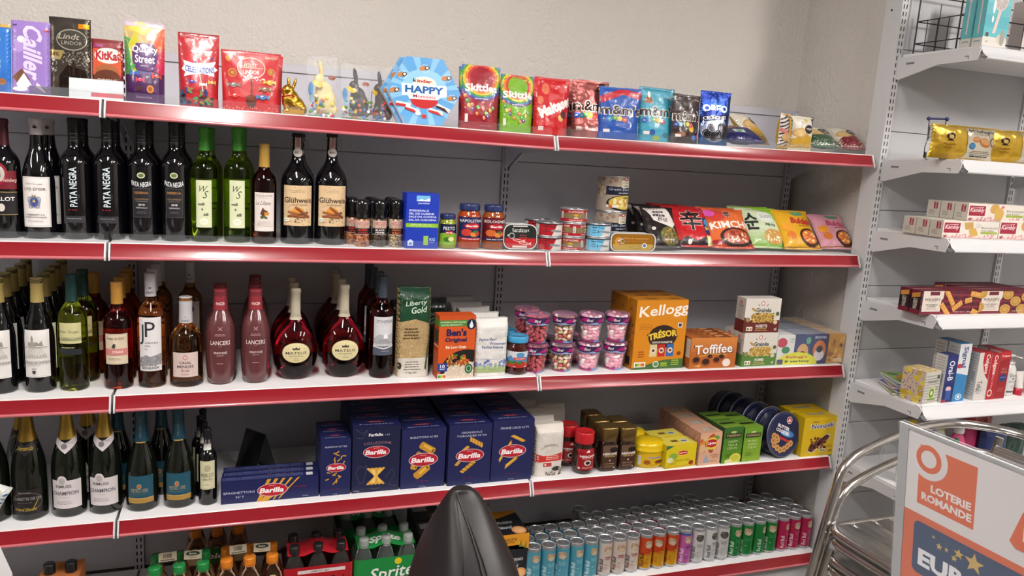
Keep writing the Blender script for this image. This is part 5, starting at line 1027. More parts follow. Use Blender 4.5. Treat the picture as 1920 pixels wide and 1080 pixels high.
nood('pink noodle bag at the right end of the second shelf', 1547, 1611, .165, '#c88c9c', a_bul('#c88c9c', '#a83c5c'), .045, 44, -2)
# ================================================================== MIDDLE SHELF GOODS
def a_rice(a):
    a.bg('#a98f66').scatter(260, .02, .98, .22, .66, .018, .009, ['#c4ab80', '#b89e72', '#d0b98e', '#947a52'], 5).rect(0, .66, 1, .34, '#123c26').poly([(0, .62), (.5, .66), (1, .6), (1, .7), (0, .7)], '#123c26').text('Liberty', .52, .83, .62, .07, '#c8d8c4', .01, .2, 6).text('Gold', .6, .76, .45, .07, '#c8d8c4', .01, .2, 6)
    a.rect(0, 0, 1, .22, '#c4beb4').lines(.4, .54, .5, 4, '#5c4a2c', .035, .016).lines(.45, .17, .5, 4, '#4a4640', .028, .008).text('1 kg net', .45, .05, .3, .035, '#4a4640', 0).poly([(.82, .1), (.95, .5), (.88, .08)], '#2c5c3c').ell(.08, .13, .06, .04, '#2c2a28')
bag('rice_bag', 'bag of rice with see-through window and dark green top', 742, 806, 541, 3, .045, .07, 'brick', '#123c26', a_rice, amp=.003, backc='#16301f')
def a_rice2(a): a.bg('#131c18').text('Liberty', .55, .78, .6, .09, '#6c7c70', .0, .2, 6).text('Gold', .62, .68, .42, .09, '#6c7c70', .0, .2, 6)
bag('rice_bag', 'blackish green rice bag standing behind the orange rice box', 778, 836, 562, 3, .17, .06, 'brick', '#131c18', a_rice2, amp=.003)
bag('rice_bag', 'blackish green rice bag standing behind the front rice bag', 730, 776, 566, 3, .17, .06, 'brick', '#131c18', a_rice2, amp=.003)
def a_ben(a):
    a.bg('#c4501c').rect(0, .9, 1, .1, '#b84a1a').rect(0, .83, 1, .1, '#4c7c34').text('ENSEMBLE, REDUISONS', .38, .895, .7, .025, '#c8d8b8', .02).text('NOTRE EMPREINTE', .34, .855, .58, .022, '#c8d8b8', .02).ell(.88, .86, .13, .085, '#141c3c').ell(.88, .84, .055, .04, '#d8e0e0').poly([(.83, .85), (.88, .93), (.93, .85)], '#d8e0e0')
    a.text("Ben's", .48, .735, .56, .12, '#1c1c4c', .045).text('Original', .47, .61, .6, .085, '#1c1c4c', .045).text('Riz Long Grain', .48, .5, .56, .05, '#e4d8cc', .03)
    a.ell(.8, .1, .72, .36, '#1a1614', n=36).ell(.75, .0, .6, .27, '#c8b8a4', n=30).scatter(200, .22, 1, 0, .26, .022, .012, ['#d8c8b8', '#c8b4a0', '#e4d8cc'], 6).scatter(40, .3, .9, .22, .36, .07, .03, ['#c8842c', '#c8a02c', '#5c7c2c', '#b8401c', '#8c4a2c'], 9).rect(.0, .12, .26, .13, '#2c3c84').text('10', .13, .2, .13, .055, '#dce0ec', .02).lines(.13, .15, .18, 1, '#dce0ec', t=.012).ell(.86, .15, .11, .08, '#1c5c34').ring(.86, .15, .07, .05, .015, '#c8d8c8', 16)
    a.rect(0, 0, .25, .08, '#d8d0c4')
    for i, c in enumerate(('#2c7c3c', '#7ca83c', '#c8b02c', '#c8782c', '#b83c2c')): a.rect(.02+.042*i, .015, .04, .045, c)
def s_ben(a): a.bg('#a84418').rect(0, .83, 1, .1, '#4c7c34').rect(.1, .55, .8, .22, '#3c3c2c').rect(.1, .5, .8, .02, '#c8b8a0').lines(.5, .4, .7, 9, '#c8a890', .035, .008)
carton('rice_box', 'orange carton of long grain rice with green banner', 819, 887, 592, 3, .014, .055, '#b84a1a', a_ben, s_ben, rot=2)
def a_flo(a):
    a.bg('#cfcdca').text('Farine fleur', .38, .66, .5, .05, '#44548c', .02).text('Weissmehl', .66, .585, .48, .05, '#44548c', .02).text('Farina bianca', .52, .52, .6, .05, '#44548c', .02)
    a.rect(0, .3, 1, .006, '#8c94b4').poly([(0, .06), (1, .06), (1, .17), (.8, .2), (.5, .15), (.2, .2), (0, .16)], '#9aa878').scatter(26, .03, .97, .17, .28, .035, .04, ['#6c7cb4', '#8090c0', '#5c6ca8'], 4).scatter(14, .0, 1, .12, .2, .06, .04, ['#8ca06c', '#a4b48c'], 7)
o = bag('flour_bag', 'white paper bag of flour with blue flowers, front one', 886, 952, 601, 3, .02, .075, 'brick', '#cfcdca', a_flo, m='paper', amp=.0035)
for k in range(1, 5): dup(o, o.location+Vector((-.004*k, .085*k, 0)), 'white paper flour bag, %s in the file behind the flower-printed one' % ORD[k], (math.radians(0), 0, math.radians(3*(-1)**k)))
def a_jam(a): a.bg('#c8ccd4').poly([(0, .45), (.2, .75), (.3, .55), (.5, .8), (.7, .6), (.85, .8), (1, .5), (1, .35), (0, .35)], '#4c84b8').ell(.5, .8, .13, .15, '#4c8cb8').rect(.3, .48, .4, .16, '#b83038').text('ERDBEER', .5, .56, .32, .08, '#d8c8c4', .02).ell(.5, .2, .2, .2, '#b02c24').ell(.2, .16, .14, .15, '#b83428').ell(.82, .17, .14, .15, '#b83428').scatter(14, .05, .95, .28, .38, .06, .04, ['#4c7c34', '#3c6c2c'], 4).rect(0, 0, 1, .03, '#b83038')
JP = [(0, .01), (.85, 0), (.97, .02), (1, .06), (1, .68), (.97, .74), (.84, .79), (.82, .83), (.82, .84)]
o = jar('jam_jar', 'dark strawberry jam jar with pale blue lid, front one', 967, 3, 628, .052, .0365, 'jam', '#3c94c0', a_jam, (.2, .62), law=.11, prof=JP, lidz=.84, lidr=.96)
dup(o, o.location+Vector((-.012, .085, 0)), 'jam jar with pale blue lid behind the front one')
# cups of sweets
CUP = clearmat('clear_cup', '#e4dce4', .0, .06)
LIDM = clearmat('pinkish_lid', '#c890b0', .12, .1)
def a_fini(a):
    for k in range(4):
        x = k/4; a.rect(x, 0, .26, 1, '#3a2250').poly([(x, .3), (x+.04, .75), (x+.12, .9), (x+.18, .3)], '#a81c6c').poly([(x, 0), (x, .3), (x+.06, .12), (x+.125, .06), (x+.19, .12), (x+.25, .3), (x+.25, 0)], '#8c9cc8').text('fini', x+.16, .55, .085, .42, '#16141c', .05).text('fini', x+.16, .55, .08, .38, '#dcd8e0', .02)
def a_fbot(a):
    for k in range(4): a.poly([(k/4, 0), (k/4, .9), (k/4+.12, .3), (k/4+.25, .9), (k/4+.25, 0)], '#a02c6c' if k % 2 else '#6c8cc0')
CUPS = {}
def cup(px, y, lev, kind, label, x=None):
    z = zs(3, xat(px, y, .936)); x = xat(px, y, z) if x is None else x; z = zs(3, x)+.0004+lev*.1; H = .0985; r0_, r1_ = .032, .0415
    key = (kind, lev)
    if kind in CUPS: return dup(CUPS[kind], (x, y, z), label, (0, 0, random.uniform(-.5, .4)))
    root = empty('sweet_cup', (x, y, z), label, 'sweets', 'lidded cups of sweets', (0, 0, 0)); rf = lambda q: r0_+(r1_-r0_)*q/H
    g = G(); g.lathe([(r0_*.9, .003), (r0_*.95, 0), (r0_, .002), (rf(H*.9), H*.9)], n=32, caps=False); g.build('cup_wall', CUP, root)
    g = G(); A = Art(2*PI*.0395, H*.25); a_fini(A); lay(g, A, lambda a, b, o: cylmap(lambda q: rf(q), A.w/2)(a*rf(b+H*.65)/.0395, b+H*.65, o), .006, .00012, off=.0004); g.build('label', 'gloss', root)
    g = G(); B = Art(2*PI*.0325, H*.1); a_fbot(B); lay(g, B, lambda a, b, o: cylmap(lambda q: rf(q), B.w/2)(a*rf(b)/.0325, b+.002, o), .006, .00012, off=.0004); g.build('lower_label', 'gloss', root)
    g = G(); g.lathe([(r1_*.97, H*.9), (r1_*1.06, H*.9), (r1_*1.06, H*.93), (r1_*1.02, H*.95), (r1_*.98, H*.985), (r1_*.9, H), (r1_*.86, H*.97), (0, H*.97)], n=36); g.build('lid', LIDM, root)
    g = G(); rd = random.Random(len(CUPS)+3)
    for lay_ in range(7):
        zc = .011+lay_*.0118; R = rf(zc)-.011
        for i in range(9 if lay_ < 7 else 5):
            a = 2*PI*i/9+lay_*.7; rr = R if i < 9 else R*.4; p = (rr*math.cos(a), rr*math.sin(a), zc+rd.uniform(-.003, .003)); T = Matrix.Translation(p) @ Matrix.Rotation(a, 4, 'Z') @ Matrix.Rotation(rd.uniform(-1.2, 1.2), 4, 'X')
            if kind == 'tube': c = rd.choice(['#b85058', '#c05860', '#ac464e']); g.lathe([(.0045, -.012), (.0058, -.011), (.0058, .011), (.0045, .012)], c, n=10, T=T @ Matrix.Rotation(PI/2, 4, 'Y') if i % 2 else T); 
            elif kind == 'mix': c = rd.choice(['#e4c89c', '#dcb0a4', '#b44c4c', '#7ca08c', '#f0e8dc', '#c0b884']); g.ball((0, 0, 0), (.007, .0105, .006), c, n=10, k=6, T=T)
            else: c = rd.choice(['#e09cb0', '#e8aabc', '#f4ece8', '#dc94a8']); g.ball((0, 0, 0), (.0075, .0125, .0085), c, n=12, k=8, T=T)
    g.lathe([(rf(.01)-.017, .006), (rf(.08)-.017, .085)], {'tube': '#8c3c44', 'mix': '#8c7c6c', 'soft': '#c08c98'}[kind], n=16)
    o = g.build('sweets', 'plastic', root); o['kind'] = 'stuff'
    CUPS[kind] = root; return root
KN = {'tube': 'red tube sweets', 'mix': 'mixed jelly sweets', 'soft': 'pink and white marshmallow sweets'}
for lev in (0, 1):
    for i, (px, kd, l) in enumerate(((1001, 'tube', 'cup of red tube sweets, %s layer at the front'), (1051, 'mix', 'cup of mixed jelly sweets, %s layer at the front'), (1101, 'soft', 'cup of marshmallow sweets, %s layer, the left of two'), (1149, 'soft', 'cup of marshmallow sweets, %s layer, the right of two'))):
        y = .06; cup(px, y, lev, kd, l % ('lower', 'upper')[lev])
    for i, (kd, l) in enumerate((('tube', 'cup of red tube sweets behind the front one, %s layer'), ('mix', 'cup of jelly sweets behind the front one, %s layer'), ('soft', 'cup of marshmallows behind the left front one, %s layer'))):
        if lev == 0 or i == 0: cup(0, .155, lev, kd, l % ('lower', 'upper')[lev], x=xat((1001, 1051, 1101)[i], .06, .936)-.004)
# cereal carton
def a_kel(a):
    a.bg('#c47c10').text('Kellogg', .54, .84, .96, .2, '#e4dcd4', .015, .15, 5).lines(.22, .65, .3, 4, '#8c4c14', .022, .006).rect(.83, .6, .09, .07, '#d8d4d0').rect(.845, .613, .06, .045, '#2c3040')
    a.ell(.55, .47, .28, .17, '#2c1810', n=30).text('TRÉSOR', .55, .5, .6, .15, '#2c1810', .05, 0, 8, arc=.15).text('TRÉSOR', .55, .5, .56, .12, '#d8b83c', .045, 0, 8, arc=.15).text('CHOCO ROULETTE', .55, .39, .4, .03, '#d8d0c8', .03)
    for x, c in ((.32, '#c8b88c'), (.48, '#b02420'), (.65, '#2c5ca0')): a.rect(x, .18, .14, .18, c).ell(x+.07, .27, .05, .04, '#d8c8b0').ell(x+.07, .27, .03, .02, '#5c341c')
    a.lines(.16, .25, .14, 3, '#8c3414', .035, .014).ell(.9, .22, .04, .03, '#7c2c14').poly([(0, 0), (1, 0), (1, .14), (.6, .13), (.25, .06), (0, .02)], '#3c5c2c').rect(.04, .035, .22, .075, '#d8d4cc')
    for i, c in enumerate(('#2c7c3c', '#8cac3c', '#c8b02c', '#c8782c', '#b83c2c')): a.rect(.06+.035*i, .045, .034, .045, c)
    a.ell(.46, .07, .06, .045, '#c8d0c4').ell(.46, .07, .045, .032, '#4c7c4c').text('CACAO', .62, .085, .13, .025, '#a8c43c', .03).lines(.62, .06, .16, 2, '#a8c43c', .025, .012).lines(.84, .11, .18, 3, '#a8c43c', .03, .014)
def s_kel(a): a.bg('#a86810').text('K', .5, .85, .5, .06, '#7c3c10').rect(.2, .05, .5, .12, '#1c1c24').scatter(12, .2, .8, .3, .7, .1, .06, ['#5c3414', '#7c4c1c'], 4)
def t_kel(a): a.bg('#b47414').poly([(.15, .4), (.3, .6), (.5, .5), (.4, .3)], '#3c2010').poly([(.6, .4), (.8, .6), (.95, .5), (.85, .3)], '#3c2010')
o = carton('cereal_box', 'big orange cereal carton with white script, front of three', 1183, 1279, 563, 3, .03, .058, '#b87412', a_kel, s_kel, t_kel, rot=1, group='orange cereal cartons')
for k, l in ((1, 'big orange cereal carton directly behind the front one'), (2, 'big orange cereal carton, rearmost of three')): dup(o, o.location+Vector((-.002*k, .064*k, 0)), l)
def a_tof(a):
    a.bg('#a85c24').grad(0, .55, 1, .45, '#b0642c', '#c07838', 4).text('Toffifee', .5, .62, .86, .33, '#5c2814', .045, 0, 2).text('Toffifee', .5, .63, .82, .3, '#e0dad4', .02, 0, 2)
    a.line([(.2, .4), (.5, .47), (.8, .42)], .01, '#d8b84c')
    for x, y, r in ((.14, .27, .09), (.35, .2, .1), (.43, .38, .06), (.58, .26, .08), (.68, .36, .07)): a.ell(x, y, r, r*1.3, '#7c3c1c', n=18).ell(x, y+.02, r*.75, r*.9, '#2c140c', n=16)
    a.poly([(.1, .08), (.25, .14), (.22, .04)], '#c89c4c').ell(.8, .17, .09, .13, '#d8ccc4')
def s_tof(a): a.bg('#9c5420').rect(.1, .35, .8, .6, '#c8c0b4').lines(.5, .9, .7, 12, '#7c746c', .045, .012).scatter(4, .1, .5, .05, .2, .08, .05, ['#2c140c'], 3)
def t_tof(a): a.bg('#a8602c').scatter(16, .05, .95, .1, .9, .05, .05, ['#5c2c14', '#c89060', '#8c4c20'], 3)
o = carton('toffee_box', 'brown-orange toffee box with big white lettering, front of four', 1291, 1377, 633, 3, .014, .033, '#a05620', a_tof, s_tof, t_tof, group='toffee boxes')
for k in (1, 2, 3): dup(o, o.location+Vector((0, .035*k, 0)), 'brown-orange toffee box, %s in its file' % ORD[k])
def a_gr(base, t):
    def f(a):
        a.bg('#c9c3bb').rect(0, 0, 1, .36, base).poly([(0, .36), (0, .46), (.15, .36)], base).text('Grainéa', .52, .66, .44, .13, '#2c3436', .03).ell(.48, .86, .055, .07, '#b86c70').ell(.48, .86, .035, .045, '#d8ccc8').poly([(.4, .78), (.33, .86), (.37, .78)], '#2c3436').poly([(.58, .78), (.65, .86), (.61, .78)], '#2c3436').ell(.25, .67, .09, .035, '#a8884c', -30)
        a.poly([(.22, .3), (.8, .3), (.85, .5), (.7, .58), (.3, .58), (.18, .48)], '#a8883c').scatter(90, .2, .82, .3, .57, .022, .018, ['#c8a85c', '#d8c08c', '#7c5c24', '#b8944c', '#4c2c14' if base != '#4c7434' else '#c8b47c'], 5)
        a.text(t, .5, .19, .32 if len(t) > 5 else .26, .09, '#dcd4cc', .03).lines(.5, .1, .4, 2, '#c8a86c', .05, .02).rect(.08, .05, .17, .12, '#d8d4cc').rect(.1, .07, .05, .07, '#3c7c3c').rect(.18, .07, .05, .07, '#c86c4c').ell(.92, .55, .05, .06, '#4c5c3c').ell(.88, .3, .06, .06, '#c8b89c').ell(.1, .38, .06, .07, '#8c7c4c').text('x6', .9, .1, .08, .09, '#dcd4cc', .01)
    return f
def s_gr(base):
    def f(a): a.bg('#b4aea6').rect(0, 0, 1, .36, base).ell(.5, .86, .15, .06, '#b86c70').lines(.5, .72, .6, 8, '#4c4844', .05, .014).text('Grainéa', .5, .78, .6, .05, '#2c3436')
    return f
oa = carton('cereal_bar_box', 'white and green cereal bar box on the shelf, with fruit flavour text', 1388, 1454, 624, 3, .02, .055, '#c0bab2', a_gr('#4c7434', 'POMME'), s_gr('#4c7434'), rot=3)
ob = dup(oa, oa.location+Vector((0, .062, 0)), 'white and green cereal bar box behind the front green one')
hz = (zat(624, oa.location.x, .02)-zs(3, 2.1))
o = carton('cereal_bar_box', 'white and dark red cereal bar box stacked on top of the green one', 1393, 1458, 0, oa.location.z+hz+.0008, .022, .055, '#c0bab2', a_gr('#5c201c', 'NOISETTE'), s_gr('#5c201c'), rot=-1, h=hz*1.0)
# variety pack: small cartons side by side under clear film
z = zs(3, 2.4); VX0, VX1 = xat(1455, .02, z), xat(1580, .02, z)
vr = empty('cereal_variety_pack', ((VX0+VX1)/2-.004, .02, z+.0012), 'film-wrapped multipack of small cereal cartons beside the corner', 'cereal'); vw = VX1-VX0; vh = zat(628, vr.location.x, .02)-z; cwid = vw/4
def v1(a): a.bg('#c4c4c0').ell(.25, .75, .3, .16, '#a81c3c').ell(.5, .5, .25, .12, '#1c6c44').rect(.7, .75, .25, .15, '#c8c4c0').text('CORN', .82, .86, .24, .06, '#2c6c3c').text('FLAKES', .82, .78, .24, .05, '#2c6c3c')
def v2(a): a.bg('#1c2c5c').rect(0, 0, 1, .4, '#1c5c3c').ell(.5, .4, .35, .3, '#b88c5c').ell(.5, .3, .2, .15, '#2c1c18').ell(.8, .8, .15, .12, '#4c8c6c')
def v3(a): a.bg('#1c2454').ell(.5, .45, .4, .35, '#c46c2c').ell(.5, .3, .3, .2, '#ccc8c8').ell(.5, .5, .2, .12, '#1c2c44').text("FROSTIES", .5, .9, .7, .08, '#c8d0dc')
def v4(a): a.bg('#b8842c').scatter(18, 0, 1, 0, 1, .16, .1, ['#c8943c', '#a8702c', '#d0a050', '#8c5a20'], 4).rect(.4, .05, .5, .12, '#c8b08c')
for j in (1, 0):
    for i, v in enumerate((v1, v2, v3, v4)):
        g = G(); xx = -vw/2+cwid*i+.001; d0 = j*.045; g.box(xx, xx+cwid-.002, d0, d0+.043, 0, vh, ['#c4c4c0', '#1c2c5c', '#1c2454', '#b8842c'][i], b=.0005); A = Art(cwid-.002, vh); v(A); lay(g, A, flat((xx, d0, 0), (1, 0, 0), (0, 0, 1))); g.build('small_carton', 'print', vr)
g = G(); A = Art(vw*.62, vh*.42); A.ell(.48, 0, .5, 1, '#c4c41c', n=30).text("Kellogg's", .48, .6, .5, .3, '#a81c2c', .02, .1).text('8 variety', .5, .25, .6, .24, '#1c3c2c', .03, .1).rect(.02, .05, .14, .4, '#2c3454'); lay(g, A, flat((-vw/2, -.0008, 0), (1, 0, 0), (0, 0, 1)), m=0); g.build('band_label', 'gloss', vr)
def crinkle(x0, x1, y0, y1, z0, z1, parent, name='clear_wrap', amp=.002, m=None, seed=3):
    g = G(); nx, ny = 20, 10; V = [(x0+(x1-x0)*i/nx, y0+(y1-y0)*j/ny, z1+.001+abs(noise.noise(Vector((i*.9+seed, j*.9, 1))))*amp*3) for j in range(ny+1) for i in range(nx+1)]
    g.add(V, [(j*(nx+1)+i, j*(nx+1)+i+1, (j+1)*(nx+1)+i+1, (j+1)*(nx+1)+i) for j in range(ny) for i in range(nx)], smooth=True)
    V = [(x0+(x1-x0)*i/nx, y0-.0015-abs(noise.noise(Vector((i*.7+seed, j, 5))))*amp, z0+(z1+.001-z0)*j/5) for j in range(6) for i in range(nx+1)]
    g.add(V, [(j*(nx+1)+i, j*(nx+1)+i+1, (j+1)*(nx+1)+i+1, (j+1)*(nx+1)+i) for j in range(5) for i in range(nx)], smooth=True)
    g.build(name, m or FILMC, parent)
crinkle(-vw/2, vw/2, 0, .09, 0, vh, vr)
ov = dup(vr, vr.location+Vector((0, .095, 0)), 'film-wrapped cereal multipack behind the front one, beside the corner')
dup(vr, vr.location+Vector((0, .19, 0)), 'film-wrapped cereal multipack at the back, beside the corner')
# ================================================================== FOURTH SHELF GOODS
NV = '#1a1f4e'
def blogo(a, x, y, w, ar=1):
    # red oval with the white brand word
    h = w*.46*a.w/a.h*ar; a.ell(x, y, w/2*1.04, h/2*1.08, '#c8c0c8', n=30).ell(x, y, w/2, h/2, '#a81828', n=30).text('Barilla', x-.005, y-h*.02, w*.82, h*.42, '#e8e4e6', .035, .22).lines(x, y+h*.33, w*.3, 1, '#d8a8b0', t=h*.04)
def foot(a, t='500g'): a.lines(.5, .115, .38, 1, '#8c2440', t=.006).text(t, .5, .025, .14, .02, '#b0b4c8', 0)
def shape(a, kind, x, y, w, rot, l=.3):
    ca, sa = math.cos(math.radians(rot)), math.sin(math.radians(rot)); k = a.w/a.h; q = lambda u, v: (x+u*ca-v*sa, y+(u*sa+v*ca)*k)
    if kind == 'tube':
        a.poly([q(-l/2, -w), q(l/2, -w), q(l/2, w), q(-l/2, w)], '#b8862c').poly([q(-l/2, -w*.1), q(l/2, -w*.1), q(l/2, w*.6), q(-l/2, w*.6)], '#d8ac44').ell(*q(l/2, 0), w*.55, w, '#c89838', rot, 14, sq=True).ell(*q(l/2, 0), w*.32, w*.65, '#7c5418', rot, 12, sq=True).ell(*q(-l/2, 0), w*.5, w, '#b8862c', rot, 12, sq=True)
    elif kind == 'twist':
        for i in range(9):
            u = -l/2+l*i/8; a.ell(*q(u, 0), w*.38, w*1.05, ['#d0a03c', '#b07c28'][i % 2], rot+28, 10, sq=True)
    elif kind == 'penne':
        a.poly([q(-l/2-w, -w), q(l/2-w, -w), q(l/2+w, w), q(-l/2+w, w)], '#c0902c').poly([q(-l/2, 0), q(l/2, 0), q(l/2+w*.6, w*.6), q(-l/2+w*.6, w*.6)], '#d8ac48').ell(*q(l/2, 0), w*.5, w*1.2, '#8c5c1c', rot-35, 12, sq=True)
    elif kind == 'stick': a.poly([q(-l/2, -w), q(l/2, -w), q(l/2, w), q(-l/2, w)], '#c8942c')
def a_rig(a):
    a.bg(NV).text('RIGATONI N°89', .5, .86, .62, .035, '#c0c4d8', 0); shape(a, 'tube', .58, .67, .085, -32, .3); shape(a, 'tube', .38, .56, .06, 60, .1); shape(a, 'tube', .29, .37, .07, -15, .08); shape(a, 'tube', .47, .28, .085, 40, .32); blogo(a, .5, .48, .64); shape(a, 'tube', .5, .28, .075, 40, .26); foot(a)
def a_gir(a):
    a.bg(NV).text('GIRANDOLE', .52, .87, .48, .032, '#c0c4d8', 0).text('TORSADES N°34', .52, .815, .7, .032, '#c0c4d8', 0); shape(a, 'twist', .64, .7, .06, -30, .3); shape(a, 'twist', .4, .61, .04, 40, .12); shape(a, 'twist', .22, .37, .04, 50, .1); blogo(a, .5, .49, .64); shape(a, 'twist', .46, .3, .055, 40, .34); foot(a)
def a_pen(a):
    a.bg(NV).text('PENNE LISCE N°71', .52, .87, .68, .034, '#c0c4d8', 0); shape(a, 'penne', .62, .69, .035, -28, .34); shape(a, 'penne', .42, .6, .03, 60, .16); shape(a, 'penne', .22, .38, .03, 60, .14); blogo(a, .5, .49, .64); shape(a, 'penne', .48, .31, .038, 38, .36); foot(a)
def a_far(a):
    a.bg('#161a3c').text('Farfalle', .48, .87, .3, .045, '#d8d8dc', .03).text('n.65', .72, .865, .1, .025, '#a8a8b4', 0).text('COLLEZIONE', .52, .735, .58, .04, '#8c6c74', 0, arc=.35); blogo(a, .5, .61, .54)
    cx, cy = .5, .24; k = a.w/a.h
    for sg in (1, -1):
        P = [(cx-.03, cy)]+[(cx-.2+.4*i/10, cy+sg*(.16+(.018 if i % 2 else 0))*k*1.1) for i in range(11)]+[(cx+.03, cy)]; a.poly(P, '#c8983c'); a.poly([(cx-.02, cy), (cx-.12, cy+sg*.15*k), (cx-.02, cy+sg*.15*k), (cx+.01, cy)], '#e0bc6c').poly([(cx+.02, cy), (cx+.06, cy+sg*.15*k), (cx+.14, cy+sg*.15*k)], '#dcb45c')
    a.ell(cx, cy, .045, .03, '#d8a848')
    a.line([(.08, .3), (.14, .42), (.22, .38), (.3, .42), (.28, .3), (.24, .16), (.16, .14), (.08, .3)], .004, '#6c7090').line([(.7, .2), (.85, .34), (.9, .24), (.78, .1), (.95, .06)], .004, '#6c7090').line([(.05, .97), (.2, .9), (.3, .95), (.2, .82), (.08, .84)], .004, '#6c7090').text('500g', .1, .03, .12, .02, '#b0b4c8', 0).lines(.5, .05, .25, 1, '#8c6c74', t=.005)
def a_ris(a):
    a.bg(NV).text('RISONI N°26', .5, .87, .72, .03, '#c0c4d8', 0); rd = random.Random(5)
    for i in range(24): shape(a, 'stick', .5+rd.uniform(-.22, .22)+.25*(i/24-.4), .22+i*.024, .018, rd.uniform(-40, 80), .12)
    blogo(a, .52, .5, .64); foot(a)
def a_spa(a):
    a.bg(NV).text('SPAGHETTONI', .18, .48, .31, .1, '#c0c4d8', 0).text('N°7', .19, .28, .08, .1, '#c0c4d8', 0)
    for i in range(14): shape(a, 'stick', .42+.022*i, .52+(i % 3)*.1, .006, 66-i*1.5, .3)
    for i in range(6): shape(a, 'stick', .4+.03*i, .12+.03*i, .007, 55-i*5, .2)
    blogo(a, .52, .5, .3); a.lines(.8, .55, .18, 1, '#8c2440', t=.03).text('500g', .86, .1, .06, .06, '#b0b4c8', 0)
def t_bar(nm, c=NV):
    def f(a): a.bg(c).ell(.5, .65, .2, .1, '#8c1c2c').text('Barilla', .5, .65, .26, .07, '#b89098', .02, .2).text(nm, .5, .3, .7, .12, '#a0a4bc', 0)
    return f
def t_spa(a):
    a.bg(NV)
    for i in range(5): a.rect(.02+.165*i, .25, .155, .55, '#5c648c').rect(.026+.165*i, .3, .143, .45, '#1c2250').lines(.1+.165*i, .65, .13, 2, '#6c749c', .2, .06)
    a.rect(.87, .2, .07, .6, '#c0c0c4')
def s_bar(c):
    def f(a): a.bg(c).lines(.5, .85, .7, 14, '#5c6490', .05, .01)
    return f
def pasta(nm, label, px0, px1, top, y, d, art, n, t, c=NV, dx=0):
    o = carton('pasta_box', label+', front one', px0, px1, top, 4, y, d, ['#171b46']*3 if c == NV else [c]*3, art, s_bar(c), t, group=nm, rot=0)
    for k in range(1, n): dup(o, o.location+Vector((dx*k, (d+.0025)*k, 0)), '%s, %s in its file' % (label, ORD[k]))
    return o
o = carton('spaghetti_box', 'flat dark blue box of thick spaghetti lying in front, front of three', 414, 597, 890, 4, .035, .034, ['#171b46']*3, a_spa, None, t_spa, h=.07, rot=0, group='flat spaghetti boxes')
for k in (1, 2): dup(o, o.location+Vector((.003*k, .0365*k, 0)), 'flat dark blue spaghetti box, %s in its file' % ORD[k])
pasta('narrow pasta boxes', 'narrow dark blue box of tiny pasta grains', 600, 656, 824, .03, .052, a_ris, 3, t_bar('RISONI N26'))
pasta('bow pasta boxes', 'dark blue box of bow-tie pasta', 659, 747, 799, .03, .062, a_far, 5, t_bar('Farfalle'), '#161a3c')
pasta('ribbed tube pasta boxes', 'dark blue box of wide tube pasta', 750, 832, 804, .028, .062, a_rig, 5, t_bar('RIGATONI N89'))
pasta('twisted pasta boxes', 'dark blue box of twisted pasta', 838, 917, 796, .02, .066, a_gir, 5, t_bar('GIRANDOLE N34'))
pasta('quill pasta boxes', 'dark blue box of quill pasta', 919, 995, 787, .02, .066, a_pen, 6, t_bar('PENNE LISCE N71'))
# black folded card stand
g = G(); P = [(-.055, 0), (-.004, .15), (.004, .152), (.09, .0), (.084, 0), (.002, .143), (-.048, .02), (-.03, .0)]
g.box(-.045, .045, 0, .0025, 0, .15, '#161618', T=Matrix.Translation((0, 0, .001)) @ Matrix.Rotation(math.radians(-20), 4, 'X')); g.box(-.045, .045, -.0025, 0, 0, .152, '#161618', T=Matrix.Translation((0, .105, .001)) @ Matrix.Rotation(math.radians(20), 4, 'X')); g.box(-.045, .045, -.03, 0, .001, .0035, '#161618'); g.box(-.045, .045, -.032, -.0295, .001, .02, '#161618')
z = zs(4, .35); tag(g.build('display_stand', mat('black_plastic', '#151517', rough=.3), None, (xat(455, .22, z), .215, z+.0005), (0, 0, math.radians(-50))), 'black folded plastic display stand standing empty behind the spaghetti boxes', 'stand')
def a_aar(a):
    a.bg('#c8c2bb').text('AARBERG', .53, .6, .46, .045, '#4a4844', 0, arc=.5).poly([(0, .28), (1, .3), (1, .47), (.6, .42), (.3, .41), (0, .47)], '#b82820').lines(.6, .4, .5, 3, '#dcb8b0', .035, .013).rect(.3, .19, .28, .075, '#a83438').ell(.37, .228, .03, .02, '#dcd8d0').ell(.75, .12, .18, .075, '#bcb6ae').ell(.75, .135, .15, .045, '#1c1614').scatter(20, .4, 1, .0, .1, .05, .03, ['#4c3c34', '#8c8078'], 4)
o = bag('coffee_bag', 'white coffee bag with a red band, front one beside the pasta', 999, 1056, 800, 4, .03, .07, 'brick', '#c8c2bb', a_aar, m='paper', amp=.003)
for k in (1, 2, 3): dup(o, o.location+Vector((-.003*k, .08*k, 0)), 'white coffee bag, %s in the file behind the red-banded one' % ORD[k])
o2 = dup(o, o.location+Vector((.055, .19, 0)), 'white coffee bag stacked at the back behind the red-lidded jar'); o2.location.x += .03
for k in (0, 1): d = dup(o, o.location+Vector((-.07+.125*k, .33, .155)), 'white coffee bag on top of the rear bags, %s one' % ('left', 'right')[k], (math.radians(-80), 0, 0)); d.location.z = o.location.z+.215
def a_nes(a): a.rect(0, 0, 1, 1, '#8c141c').ell(.5, .9, .26, .14, '#8c141c').poly([(.4, .86), (.55, .98), (.6, .86)], '#d8ccc8').text('NESCAFÉ', .52, .68, .8, .12, '#e0dad8', .03).text('SELECTION', .5, .575, .6, .05, '#c89c8c').ell(.5, .36, .17, .13, '#c8c4c0').ell(.5, .36, .11, .085, '#1c120e').lines(.5, .14, .6, 2, '#c88c84', .05, .02).rect(.06, .06, .1, .08, '#d8ccc8')
NP = [(0, .01), (.8, 0), (.93, .03), (1, .12), (1, .42), (.95, .55), (.80, .68), (.76, .72), (.76, .73)]
